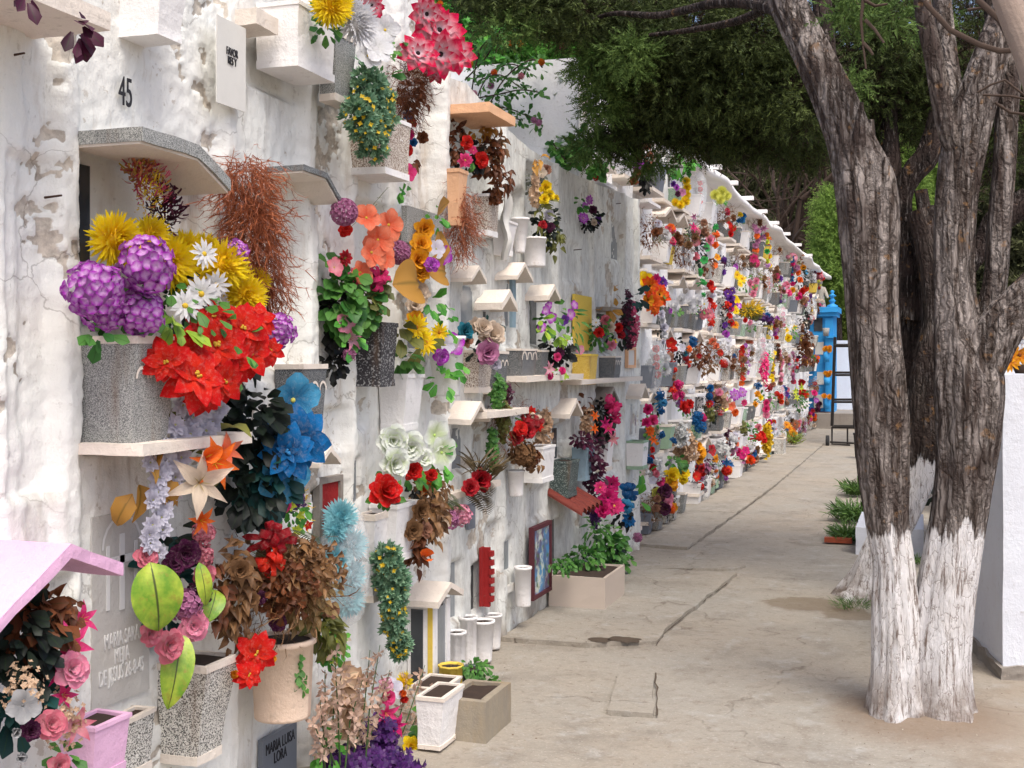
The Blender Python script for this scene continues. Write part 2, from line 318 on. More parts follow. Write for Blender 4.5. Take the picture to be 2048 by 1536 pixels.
def F_mum(mb):
    mb.addmb(_core(.45))
    for k_,(e_,n,L) in enumerate([(-.6,22,.88),(-.35,26,.95),(-.1,28,1),(.12,28,1),(.34,26,.98),(.55,24,.94),(.78,20,.9),(1.0,15,.84),(1.25,9,.74)]):
        ring(mb, n, petal(L,.13,3,1,e_,.45,.5,'strap'), k_*.4, .12)
def F_pom(mb):
    for p in sphpts(64,-.45):
        pt = petal(.34,.36,2,2,.75,-.6,.5,'round'); m = Matrix.Translation(p*.72) @ onto(p)
        for i in range(3): mb.add(pt[0],pt[1],pt[2],m@rotz(i*2.1),0)
def _core(r):
    t = MB(); V=[]
    for i in range(7):
        ph=-PI/2+PI*i/6
        for j in range(9): V.append((r*math.cos(ph)*math.cos(2*PI*j/8),r*math.cos(ph)*math.sin(2*PI*j/8),r*math.sin(ph)))
    t.add(V,gridq(6,8)); return t
def F_hyd(mb):
    mb.addmb(_core(.62))
    for p in sphpts(84,-.8):
        pt = petal(.23,.27,3,2,random.choice((.15,.5)),random.choice((-.6,.4)),.35,'round'); m = Matrix.Translation(p*(.82+random.uniform(-.13,.13))) @ onto((p+rdir()*.5).normalized())
        for i in range(4): mb.add(pt[0],pt[1],pt[2],m@rotz(i*PI/2),0)
def F_poin(mb):
    ring(mb,6,petal(1.0,.6,6,2,.0,-.5,.2,'oval'),0,.22); ring(mb,6,petal(.85,.52,5,2,.3,-.5,.2,'oval'),.5,.22); ring(mb,5,petal(.42,.24,3,2,.6,-.2,.2,'point'),.2,.15)
    for i in range(7): dome_at(mb,.05,(random.uniform(-.08,.08),random.uniform(-.08,.08),.1))
def dome_at(mb, r, p, mi=1):
    t = MB(); dome(t,r,0,mi,5,1); mb.addmb(t, Matrix.Translation(p))
def F_rose(mb):
    for k_,(r,e_,n,L,wd) in enumerate([(.03,1.45,3,.5,.5),(.09,1.3,4,.55,.6),(.14,1.05,5,.62,.72),(.16,.75,5,.72,.85),(.16,.35,6,.85,.95)]):
        ring(mb,n,petal(L,wd,4,2,e_,-.5,.5,'wide',r),k_*.7,.15)
def F_lily(mb):
    ring(mb,3,petal(1.1,.42,6,2,.95,-1.3,.4,'point'),0,.08); ring(mb,3,petal(1.1,.34,6,2,.85,-1.2,.4,'point'),1.05,.08)
    for i in range(5): mb.add(*petal(.6,.035,2,1,1.2,-.2,0,'strap'),rotz(i*1.25),1)
def F_daisy(mb):
    ring(mb,14,petal(1,.27,3,2,.12,-.15,.2,'strap',.12),0,.08); ring(mb,9,petal(.8,.25,3,2,.3,-.1,.2,'strap',.1),.2,.1); dome(mb,.2,.02,1)
def F_dahl(mb):
    ring(mb,9,petal(1,.62,5,2,.05,.1,.3,'oval'),0,.1); ring(mb,8,petal(.85,.5,5,2,.35,.1,.3,'point'),.3,.1); ring(mb,7,petal(.55,.3,4,2,.7,.1,.3,'point'),.1,.1); dome(mb,.12,.05,1)
def F_carn(mb):
    for k_,(e_,n,L) in enumerate([(.0,7,1),(.35,7,.95),(.7,6,.85),(1.05,5,.7),(1.35,3,.55)]):
        ring(mb,n,petal(L,.75,4,5,e_,.1,.1,'wide',0,.28),k_*.5,.2)
def F_hib(mb):
    ring(mb,5,petal(1,.95,4,4,.45,-.5,.15,'wide',.05,.08),0,.08); dome(mb,.1,.05,1)
def F_blos(mb):
    ring(mb,5,petal(1,.7,2,2,.4,-.3,.3,'oval'),0,.15); dome(mb,.14,.05,1,5)
def F_bow(mb):
    for i in range(9):
        a_ = i*2.4; s = random.uniform(.75,1.1)
        for sg in (1,):
            t = np.linspace(0,1,9); x = .95*np.sin(PI*t)*s; z = .45*np.sin(2*PI*t)*s
            V=[];U=[]
            for q in range(9):
                for v in (-1,1): V.append((x[q],v*.17,z[q]+.3)); U.append((t[q],(v+1)/2))
            mb.add(V,gridq(8,1),U,rotz(a_)@Matrix.Rotation(random.uniform(-.9,.35),4,'Y'),0)
    for i in range(2): mb.add(*petal(1.6,.3,6,2,-.3,-.8,.1,'strap'),rotz(3.6+i*.6),0)
def F_bud(mb):
    ring(mb,3,petal(1,.62,4,2,1.25,.2,.55,'oval'),0,.1); ring(mb,3,petal(.9,.6,4,2,1.15,.3,.5,'oval'),1,.1)
def F_calla(mb):
    n=10
    V=[];U=[]
    for i in range(7):
        u=i/6
        for j in range(n+1):
            a_=-2.7+5.4*j/n; r=.08+.42*u**1.4; tip=.45*u*max(0,math.cos(a_)); V.append(((r+tip*.6)*math.cos(a_), r*math.sin(a_), 1.3*u-.5+tip*.5)); U.append((u,j/n))
    mb.add(V,gridq(6,n),U); mb.add(*petal(.8,.1,2,2,1.4,0,.6,'strap'),None,1)
FT = {'mum':F_mum,'pom':F_pom,'hyd':F_hyd,'poin':F_poin,'rose':F_rose,'lily':F_lily,'daisy':F_daisy,'dahl':F_dahl,'carn':F_carn,'hib':F_hib,'blos':F_blos,'bow':F_bow,'bud':F_bud,'calla':F_calla}
FC = {}   # colours: (root, tip, centre)
PAL = {'yellow':((250,196,12),(255,226,24),(180,110,10)),'gold':((225,120,10),(248,176,30),(120,60,10)),'lemon':((225,225,90),(240,240,120),(200,190,60)),
 'purple':((236,190,240),(178,50,188),(200,170,60)),'violet':((90,40,130),(110,50,160),(200,180,80)),'plum':((70,16,50),(84,24,66),(40,10,30)),'white':((235,235,235),(240,240,244),(225,190,60)),
 'lilac':((214,210,226),(224,222,236),(180,180,120)),'red':((228,50,24),(212,14,18),(210,170,60)),'crimson':((120,8,22),(186,16,36),(150,100,40)),'orange':((240,90,20),(250,120,40),(230,190,50)),
 'coral':((240,96,60),(248,140,106),(200,170,60)),'mauve':((170,96,140),(200,132,172),(190,150,150)),'pink':((240,190,205),(236,140,170),(200,170,80)),'hot':((225,40,110),(238,70,140),(230,200,90)),'magenta':((190,20,110),(222,28,120),(60,20,40)),
 'pinkwhite':((246,232,240),(214,8,74),(40,20,30)),'blue':((10,70,120),(16,112,178),(60,140,200)),'sky':((40,120,170),(84,170,214),(230,220,110)),'cyan':((110,190,205),(150,212,222),(210,220,140)),'teal':((24,96,110),(30,120,140),(90,60,50)),
 'cream':((232,214,190),(226,206,186),(190,170,120)),'greenwhite':((214,232,170),(238,242,236),(190,220,120)),'rosepink':((238,170,178),(226,120,140),(200,170,80)),'dryrose':((150,110,90),(176,128,104),(90,60,40)),
 'dry':((120,86,56),(150,112,78),(90,60,40)),'beige':((206,176,150),(226,200,180),(190,150,110)),'black':((22,24,26),(30,34,36),(40,40,40)),'silver':((150,150,152),(190,190,192),(120,120,120)),'limey':((190,210,60),(226,232,80),(200,200,60)),'green':((30,140,60),(60,180,90),(30,90,40)),'fuchs':((206,20,120),(236,40,130),(250,200,80)),'brown':((92,52,30),(124,72,44),(60,40,20)),'goldleaf':((190,140,60),(206,158,74),(150,110,40)),'rust':((150,60,30),(190,90,50),(90,40,20)),'orangered':((236,170,20),(232,60,16),(60,20,10))}
def flower(ty, col):
    var = random.randrange(3); key=(ty,col,var)
    if key not in FC:
        g = (ty,var)
        mb = MB(); FT[ty](mb); c = PAL[col]
        FC[key] = mb.mesh(ty+'_'+col, [petalm(c[0],c[1],.35 if ty=='bow' else .55,.15 if ty=='bow' else .25,dry=col in('dry','dryrose','brown')), petalm(c[2],c[2])])
    return FC[key]
FN = {'bow':'ribbon_bow','mum':'chrysanthemum','pom':'pompom_flower','hyd':'hydrangea_head','poin':'poinsettia','rose':'rose','lily':'lily','daisy':'daisy','dahl':'dahlia','carn':'carnation','hib':'open_flower','blos':'blossom','bud':'flower_bud','calla':'calla_flower'}
# ---------------------------------------------------------------- scattered foliage
LT = {'leaf':('round',.55,4,2,.1,-.5,.25),'ivy':('wide',.85,3,2,.1,-.5,.25),'dry':('point',.5,4,2,.3,-1.6,.8),'lance':('point',.26,5,2,.2,-.8,.3),'grass':('strap',.05,6,1,.9,-1.9,.2),'strip':('rect',.16,2,1,.3,.6,0)}
def scatter(mb, kind, c, R, n, size, out=None, down=.25, mi=0, shell=.35, jit=.5):
    """n elements of one kind in an ellipsoid at c with radii R"""
    c = Vector(c); out = Vector(out) if out else Vector((.6,-.6,0))
    for i in range(n):
        d = rdir(); r = (shell+(1-shell)*random.random()); p = c+Vector((d.x*R[0],d.y*R[1],d.z*R[2]))*r
        nr = (d*.9+out*.6+rdir()*jit).normalized(); s = size*random.uniform(.6,1.25)
        if kind in ('leaf','ivy','dry','lance','grass','strip'):
            sh,wd,nu,nv,el,cu,cup = LT[kind]; cu = cu*random.choice((.6,1,1.4)); cup_ = cup*random.choice((.5,1,1.5))
            P_ = petal(1,wd,nu,nv,el,cu,cup_,sh)
            h = Vector((nr.x,nr.y,nr.z-down-random.random()*.4)).normalized() if kind not in('strip','grass') else (nr if kind=='strip' else (Vector((nr.x,nr.y,.6))+rdir()*.3).normalized())
            up = (rdir()*.8+out+Vector((0,0,.7))).normalized(); y_ = up.cross(h)
            if y_.length<.05: continue
            y_.normalize(); z_ = h.cross(y_)
            m = Matrix((h,y_,z_)).transposed().to_4x4(); m.translation = p
            mb.add(P_[0]*s,P_[1],P_[2],m,mi)
        elif kind=='sedum':
            P_ = petal(1,.45,2,1,.5,.4,.3,'oval'); m = Matrix.Translation(p)@onto(nr)
            for q in range(7): mb.add(P_[0]*s,P_[1],P_[2],m@rotz(q*.95)@Matrix.Rotation(-.1*q,4,'Y'),mi)
        elif kind=='tiny':
            P_ = petal(1,.8,2,1,.4,-.2,.2,'oval'); m = Matrix.Translation(p)@onto(nr)
            for q in range(4): mb.add(P_[0]*s,P_[1],P_[2],m@rotz(q*1.6),mi)
        elif kind=='crumple':
            P_ = petal(1,.9,3,3,.6,-1.2,.7,'round',0,.5); m = Matrix.Translation(p)@onto(nr)
            for q in range(2): mb.add(P_[0]*s,P_[1],P_[2],m@rotz(q*2.5)@Matrix.Rotation(random.uniform(-.6,.6),4,'Y'),mi)
        elif kind=='fil':      # branching wiry filament
            q0 = p; h = (nr+Vector((0,0,-down))).normalized(); L = s
            for b in range(5):
                q1 = q0+h*L*.35; side = h.cross(rdir())
                if side.length<.01: continue
                side = side.normalized()*s*.02
                mb.add([q0-side,q0+side,q1+side*.7,q1-side*.7],[(0,1,2,3)],None,None,mi)
                for w_ in range(3):
                    h2 = (h+rdir()*1.0).normalized(); q2 = q1+h2*L*.3; mb.add([q1-side*.6,q1+side*.6,q2],[(0,1,2)],None,None,mi,True)
                h = (h+rdir()*.75+Vector((0,0,-down*.3))).normalized(); q0 = q1
        elif kind=='needle':
            q1 = p+nr*s; side = nr.cross(rdir()).normalized()*s*.1; mb.add([p-side,p+side,q1],[(0,1,2)],None,None,mi,True)
def frond(mb, p, h, L, n=16, lw=.22, droop=1.2, mi=0, wd=.2, side=None):
    """fern or palm frond: arching midrib with paired leaflets"""
    p = Vector(p); h = Vector(h).normalized(); s_ = Vector(side or h.cross(Vector((0,0,1)))).normalized()
    for i in range(n):
        u = i/n; h = (h+Vector((0,0,-droop/n))).normalized(); p2 = p+h*L/n
        mb.add([p-s_*.008*L,p+s_*.008*L,p2+s_*.006*L,p2-s_*.006*L],[(0,1,2,3)],None,None,mi)
        ll = L*lw*(math.sin(PI*(.12+.88*u)**.8)+.1)
        for sg in (-1,1):
            d = (s_*sg+h*.5).normalized(); up = d.cross(h)*sg
            if up.length<.05: continue
            up.normalize(); y_ = up.cross(d); m = Matrix((d,y_,up)).transposed().to_4x4(); m.translation = p2
            P_ = petal(1,wd,3,1,.15,-.5,.1,'point'); mb.add(P_[0]*ll,P_[1],P_[2],m,mi)
        p = p2
def tube(mb, pts, rad, n=6, mi=0, cap=False):
    pts = [Vector(p) for p in pts]; V=[]; U=[]; N_=len(pts); ref=None
    for i,p in enumerate(pts):
        t = (pts[min(i+1,N_-1)]-pts[max(i-1,0)]).normalized()
        if ref is None: ref = t.orthogonal().normalized()
        ref = (ref-t*ref.dot(t)).normalized(); b_ = t.cross(ref); r = rad[i] if hasattr(rad,'__len__') else rad
        for j in range(n+1):
            a_ = 2*PI*j/n; V.append(p+(ref*math.cos(a_)+b_*math.sin(a_))*r); U.append((i/N_,j/n))
    mb.add([tuple(v) for v in V],gridq(N_-1,n),U,None,mi)
    if cap:
        for base in (0,(N_-1)*(n+1)):
            mb.add([tuple(pts[0 if base==0 else -1])]+[tuple(V[base+j]) for j in range(n+1)],[(0,j+1,j+2) for j in range(n)],None,None,mi,True)
def hexa(mb, c, div=4, jit=.0, mi=0, sk=()):
    """box from 8 corners (bottom 0-3 ccw, top 4-7), each side subdivided and roughened"""
    c = [np.array(v,float) for v in c]
    for fi,(a_,b_,d_,e_) in enumerate(((0,1,5,4),(1,2,6,5),(2,3,7,6),(3,0,4,7),(4,5,6,7),(3,2,1,0))):
        if fi in sk: continue
        V=[]; U=[]
        for i in range(div+1):
            for j in range(div+1):
                u,v = i/div,j/div; p = (c[a_]*(1-u)+c[b_]*u)*(1-v)+(c[e_]*(1-u)+c[d_]*u)*v
                if jit:
                    q = mnoise.noise_vector(Vector(p)*9)+mnoise.noise_vector(Vector(p)*31)*.5; p = p+np.array(q)*jit
                V.append(p); U.append((u,v))
        mb.add(V,gridq(div,div),U,None,mi)
def box(mb, x0,x1,y0,y1,z0,z1, div=1, jit=0., mi=0, sk=()):
    hexa(mb,[(x0,y0,z0),(x1,y0,z0),(x1,y1,z0),(x0,y1,z0),(x0,y0,z1),(x1,y0,z1),(x1,y1,z1),(x0,y1,z1)],div,jit,mi,sk)
def lathe(mb, c, prof, n=16, mi=0, flute=0., nf=8):
    V=[]; U=[]
    for i,(r,z) in enumerate(prof):
        for j in range(n+1):
            a_=2*PI*j/n; rr=r*(1+flute*math.cos(nf*a_)); V.append((c[0]+rr*math.cos(a_),c[1]+rr*math.sin(a_),c[2]+z)); U.append((i/len(prof),j/n))
    mb.add(V,gridq(len(prof)-1,n),U,None,mi)
def text_mesh(s, mat, name, M_, size, parent, loc):
    cu = bpy.data.curves.new(name,'FONT'); cu.body = s; cu.size = size; cu.align_x='CENTER'; cu.extrude=.0015; cu.space_line=.8
    o = bpy.data.objects.new(name,cu); COL.objects.link(o); dg = bpy.context.evaluated_depsgraph_get(); me = bpy.data.meshes.new_from_object(o.evaluated_get(dg))
    bpy.data.objects.remove(o); me.materials.clear(); me.materials.append(mat); r = link(name,me,parent)
    p = Matrix.Translation(Vector(loc)); r.matrix_local = (Matrix.Translation(-Vector(wloc(parent))) if parent else Matrix()) @ p @ M_; return r
def wloc(o):
    v = Vector((0,0,0))
    while o is not None: v += Vector(o.location); o = o.parent
    return v
WALLROT = Matrix(((0,0,1),(1,0,0),(0,1,0))).to_4x4()   # text x -> +Y, y -> Z, normal -> +X
FRONTROT = Matrix(((1,0,0),(0,0,-1),(0,1,0))).to_4x4() # text facing -Y
# ---------------------------------------------------------------- the niche walls
def fnoise(Y,Z,s,seed=0):
    return np.array([mnoise.fractal(Vector((y*s,z*s,seed)),.7,2.1,4) for y,z in zip(Y.ravel(),Z.ravel())]).reshape(Y.shape)
def smooth(x,w_): return np.clip(.5+x/w_,0,1)
def wall(name, W, y0, y1, top, step, recs, pils, mat, back, label, rough=.012, seed=0):
    """recs: (ya,yb,za,zb,depth,arch); pils: (y,width,height above face); top: function of y"""
    ny = int((y1-y0)/step); nz = int(top(0)/step) if False else int(3.6/step)
    ys = np.linspace(y0,y1,ny+1); T_ = np.array([top(y) for y in ys]); u = np.linspace(0,1,nz+1)
    Y = np.repeat(ys[:,None],nz+1,1); Z = T_[:,None]*u[None,:]-.05*(1-u[None,:])
    X = fnoise(Y,Z,1.1,seed)*rough+fnoise(Y,Z,6,seed+9)*rough*.3+fnoise(Y,Z,24,seed+4)*rough*.28
    n3 = fnoise(Y,Z,3.3,seed+20)*.02
    for (yc,wd,h) in pils: X += h*smooth(wd/2-np.abs(Y-yc+n3),.035)
    for (ya,yb,za,zb,dp,arch) in recs:
        cy=(ya+yb)/2; hw=(yb-ya)/2; zt = zb-(arch*hw*(1-np.sqrt(np.clip(1-((Y-cy)/hw)**2,0,1))) if arch else 0)
        m = smooth(hw-np.abs(Y-cy+n3*.4),.03)*smooth(Z-za+n3*.3,.03)*smooth(zt-Z,.03); X = X-dp*m
    cn_=fnoise(Y,Z,2.3,seed+31)+fnoise(Y,Z,9,seed+37)*.45+fnoise(Y,Z,31,seed+41)*.22
    thr=.60-.12*np.clip((Z-2.2),0,1); chip=np.clip((cn_-thr)/.06,0,1); X=X-chip*.011
    dirt=np.zeros_like(X)      # rain grime that runs down below every ledge and opening and along the foot
    for (ya,yb,za,zb,dp,arch) in recs: dirt+=np.clip(1-np.abs(Y-(ya+yb)/2)/((yb-ya)/2+.03),0,1)**.4*np.clip((Z-(za-.32))/.32,0,1)*(Z<za+.01)*np.clip(fnoise(Y,Z*.15,14,seed+50)+.35,0,1)
    dirt+=np.clip(1-Z/.22,0,1)*np.clip(fnoise(Y,Z,5,seed+53)+.6,0,1); dirt=np.clip(dirt,0,1)
    V = np.stack([X-W,Y,Z],-1).reshape(-1,3); mb = MB(); mb.add(V,gridq(ny,nz),np.stack([chip.ravel(),dirt.ravel()],-1))
    # top strip and near end
    t = V.reshape(ny+1,nz+1,3)[:,-1,:]; tb = t.copy(); tb[:,0] = -W-back; tb[:,2] -= .0; mb.add(np.stack([t,tb],1).reshape(-1,3),gridq(ny,1))
    for e_ in (0,ny):
        cl = V.reshape(ny+1,nz+1,3)[e_]; cb = cl.copy(); cb[:,0] = -W-back; mb.add(np.stack([cl,cb],1).reshape(-1,3),gridq(nz,1))
    tb2 = tb.copy(); tb2[:,2] = -.05; mb.add(np.stack([tb,tb2],1).reshape(-1,3),gridq(ny,1))
    o = mb.build(name,mat,None,(-W,y0,0)); tag(o,label,'niche wall'); return o
YA0, YAB = 1.7, Ywall(885,WA); YB1 = Ywall(1280,WB); YC0 = Ywall(1150,WC); YC1 = 34.2
def px(x,y,W): p,t = onwall(x,y,W); return p.y,p.z
def rec(x0,x1,yt,yb,W,dp,arch=0):
    ya,zt = px(x0,yt,W); _,zb = px(x0,yb,W); return (ya,Ywall(x1,W),zb,zt,dp,arch)
recsA = [rec(170,435,285,900,WA,.10),rec(535,600,365,735,WA,.09,1),rec(700,775,395,700,WA,.08),rec(440,540,360,760,WA,.05),rec(0,128,1180,1600,WA,.08),rec(610,690,980,1120,WA,.03),
         rec(800,870,120,430,WA,.06,1),rec(695,722,920,1010,WA,.03),rec(820,872,560,700,WA,.05,1),rec(620,690,820,900,WA,.04),rec(460,600,60,150,WA,.05),rec(618,690,1120,1250,WA,.04),rec(300,430,960,1300,WA,.07),rec(700,735,700,860,WA,.03),rec(10,110,300,1000,WA,.025)]
pilsA = [(Ywall(138,WA)-.02,.10,.03),(Ywall(452,WA),.09,.035),(Ywall(612,WA),.10,.04),(Ywall(697,WA),.08,.04),(Ywall(790,WA),.08,.03),(Ywall(876,WA),.09,.06)]
pilsA += [(Ywall(20,WA),.1,.02)]
HA = lambda y: 3.62 if y<Ywall(800,WA) else 3.62-min(1,(y-Ywall(800,WA))/(YAB-Ywall(800,WA)))*.38
wallA = wall('niche_wall',WA,YA0,YAB,HA,.0115,recsA,pilsA,M['plaster'],.9,'thick white plastered niche wall in the foreground with chipped pilasters and deep recesses',.014,1)
def hb(x,y): return onwall(x,y,WB)
tops = [(Ywall(x,WB),hb(x,y)[0].z) for x,y in ((885,150),(932,167),(1004,253),(1060,300),(1130,340),(1200,370),(1280,402))]
def HB(y): return float(np.interp(y,[a_ for a_,b_ in tops],[b_ for a_,b_ in tops]))
recsB = [rec(898,985,225,470,WB,.14),rec(1052,1098,325,470,WB,.10),rec(925,960,560,690,WB,.05,.8),rec(968,1004,610,690,WB,.12),rec(1062,1092,585,690,WB,.08),rec(1012,1030,560,690,WB,.05),
         rec(1196,1232,620,705,WB,.07),rec(1106,1150,850,925,WB,.08),rec(1185,1228,800,890,WB,.08),rec(1262,1278,800,880,WB,.03),rec(905,940,850,950,WB,.06),rec(948,970,860,960,WB,.04),
         rec(1222,1240,440,520,WB,.03),rec(900,925,1130,1250,WB,.05),rec(945,962,1130,1230,WB,.05),rec(1000,1024,1085,1150,WB,.03),rec(1106,1128,1040,1150,WB,.08),rec(1145,1180,600,700,WB,.03),rec(1136,1166,815,890,WB,.05),rec(1030,1056,790,850,WB,.06,.8),rec(974,996,1050,1150,WB,.04),rec(1206,1238,900,960,WB,.05),rec(1010,1045,370,470,WB,.05),rec(1128,1160,480,560,WB,.03),rec(1065,1092,980,1040,WB,.03)]
pilsB = [(Ywall(x,WB),.08,.03) for x in (1002,1110,1182,1243)]+[(Ywall(1272,WB),.1,.03)]
wallB = wall('niche_wall',WB,YAB+.003,YB1,HB,.024,recsB,pilsB,M['plaster_b'],.21,'grey stained lower niche wall with a sloping top edge between the near wall and the far one',.013,5)
HCf = 3.98
pitchC = .82; rowsC = [.10,.73,1.36,1.98,2.62,3.28]
recsC=[]; cells=[]
nb = int((YC1-YC0-.3)/pitchC)
for b in range(nb):
    for r_,z0 in enumerate(rowsC):
        yy = YC0+.25+b*pitchC+random.uniform(-.05,.05); wd = random.uniform(.34,.5); hh = random.uniform(.34,.44); cells.append((b,r_,yy+.1,wd,z0,hh))
        recsC.append((yy+.1,yy+.1+wd,z0+.12,z0+.12+hh,random.uniform(.05,.11),random.choice((0,0,.6))))
pilsC = [(YC0+.25+b*pitchC-.02,.09,.04) for b in range(nb)]
wallC = wall('niche_wall',WC,YC0,YC1,lambda y:HCf+.03*math.sin(y*1.7),.05,recsC,pilsC,M['plaster_c'],2.4,'long bright white niche wall running far down the alley, covered in flowers',.014,9)
# end face of the far wall, seen above the lower wall
mb = MB(); box(mb,-5.6,-WC+.03,YC0-.06,YC0-.003,.0,HCf+.06,6,.006); o = mb.build('end_wall',M['plaster_end'],wallC,(-WC,YC0,0))
# wavy overhanging roof slab with little drain spouts
mb = MB(); ny=160; ys=np.linspace(Ywall(1372,WC-.25),YC1+.1,ny+1); prof=[(-.02,-.10),(.22,-.13),(.27,-.12),(.27,-.05),(.1,.06),(-.5,.16),(-2,.2)]
V=[]
for i,y in enumerate(ys):
    wv = .026*math.sin(y*2.1)+.02*math.sin(y*.9+1)
    for (a_,b_) in prof: V.append((-WC+a_+.02*math.sin(y*3),y,HCf+b_+wv))
mb.add(V,gridq(ny,len(prof)-1)); mb.build('roof_slab',M['paint_white'],wallC,(-WC,float(ys[0]),HCf))
for i in range(9):
    y = Ywall([1405,1435,1468,1500,1528,1552,1575,1598,1620][i],WC-.3); mb = MB(); box(mb,-WC+.15,-WC+.35,y-.04,y+.04,HCf-.045,HCf-.025,1); box(mb,-WC+.15,-WC+.35,y-.04,y-.03,HCf-.025,HCf+.01,1); box(mb,-WC+.15,-WC+.35,y+.03,y+.04,HCf-.025,HCf+.01,1)
    mb.build('drain_spout',M['paint_white'],wallC,(-WC,y,HCf),False)
# ---------------------------------------------------------------- masonry trim: canopies and shelves
def canopy(wall_, W, y, z, L, prot, th, style, mat, name='canopy', drop=.0, mat2=None):
    mb = MB(); x0=-W-.02; x1=-W+prot; j=.004
    if style=='flat': hexa(mb,[(x0,y,z-th),(x1,y,z-th-drop),(x1,y+L,z-th-drop),(x0,y+L,z-th),(x0,y,z),(x1,y,z-drop),(x1,y+L,z-drop),(x0,y+L,z)],5,j)
    elif style=='gable':   # ridge sticks out from the wall, slopes fall up and down the alley
        rz = z+L*.3
        for (ya,yb,za,zb) in ((y,y+L/2,z,rz),(y+L/2,y+L,rz,z)):
            hexa(mb,[(x0,ya,za-th),(x1,ya,za-th),(x1,yb,zb-th),(x0,yb,zb-th),(x0,ya,za),(x1,ya,za),(x1,yb,zb),(x0,yb,zb)],4,j)
    elif style=='arch':    # slab bent in the middle
        for (ya,yb,za,zb) in ((y,y+L*.62,z+.0,z-.005),(y+L*.62,y+L,z-.005,z-.085)):
            hexa(mb,[(x0,ya,za-th),(x1,ya,za-th),(x1,yb,zb-th),(x0,yb,zb-th),(x0,ya,za),(x1,ya,za),(x1,yb,zb),(x0,yb,zb)],4,j)
    o = mb.build(name,mat,wall_,(-W,y,z),False)
    if style=='arch':
        s=MB()
        for (ya,yb,za,zb) in ((y+.004,y+L*.62,z,z-.005),(y+L*.62,y+L-.004,z-.005,z-.085)): hexa(s,[(x0,ya,za-th-.008),(x1-.01,ya,za-th-.008),(x1-.01,yb,zb-th-.008),(x0,yb,zb-th-.008),(x0,ya,za-th+.004),(x1-.01,ya,za-th+.004),(x1-.01,yb,zb-th+.004),(x0,yb,zb-th+.004)],3,.0)
        s.build('soffit',M['ledge'],o,(-W,y,z),False)
    return o
Yn,zn=1.72,onwall(222,62,WA-.26)[0].z
canopy(wallA,WA,Yn,zn+.05,Ywall(222,WA-.26)-Yn,.26,.05,'flat',M['ledge'],'shelf')
pr_=.3; yr,zr=onwall(140,1088,WA-pr_)[0].y,onwall(140,1088,WA-pr_)[0].z; yf,zf=onwall(245,1126,WA-pr_)[0].y,onwall(245,1126,WA-pr_)[0].z; yn_=yr-(yf-yr)*1.5; zn_=zr-(zr-zf)*2.2
mb=MB(); 
for (ya,yb,za,zb) in ((yn_,yr,zn_,zr),(yr,yf,zr,zf)): hexa(mb,[(-WA-.02,ya,za-.035),(-WA+pr_,ya,za-.035),(-WA+pr_,yb,zb-.035),(-WA-.02,yb,zb-.035),(-WA-.02,ya,za),(-WA+pr_,ya,za),(-WA+pr_,yb,zb),(-WA-.02,yb,zb)],5,.005)
mb.build('canopy',M['pinkp'],wallA,(-WA,yn_,zn_),False)
def cpx(wall_,W,x,y,L,prot,th,style,mat,name='canopy',drop=0):
    p,t = onwall(x,y,W); return canopy(wall_,W,p.y,p.z,L,prot,th,style,M[mat],name,drop)
for a_ in [(wallA,WA,150,262,Ywall(462,2.16)-Ywall(150,WA),.24,.042,'arch','terr'),(wallA,WA,535,333,Ywall(682,2.24)-Ywall(535,WA),.16,.022,'arch','terr_d'),(wallA,WA,585,925,.2,.12,.02,'gable','ledge'),
           (wallB,WB,893,210,.42,.24,.05,'flat','peach2'),(wallB,WB,897,556,.24,.13,.022,'gable','ledge'),(wallB,WB,990,552,.30,.14,.025,'gable','ledge'),(wallB,WB,955,606,.27,.15,.04,'gable','ledge'),
           (wallB,WB,1050,592,.26,.16,.03,'gable','ledge'),(wallB,WB,1184,614,.3,.15,.03,'flat','conc'),(wallB,WB,888,838,.30,.15,.028,'gable','ledge'),(wallB,WB,1100,828,.34,.14,.028,'gable','ledge'),
           (wallB,WB,1180,802,.36,.14,.028,'gable','conc'),(wallB,WB,1250,792,.34,.14,.028,'gable','ledge'),(wallA,WA,455,20,.16,.12,.06,'flat','ledge')]: cpx(*a_)
for (x0,x1,y,pr,W,wl) in ((138,372,905,.26,WA,wallA),(515,615,905,.02,WA,wallA),(915,1003,835,.17,WB,wallB),(1000,1120,762,.17,WB,wallB),(880,985,1000,.05,WB,wallB),(1122,1250,768,.15,WB,wallB)):
    ya,z = px(x0,y,W); canopy(wl,W,ya,z+.03,Ywall(x1,W)-ya,pr,.035,'flat',M['ledge'],'shelf')
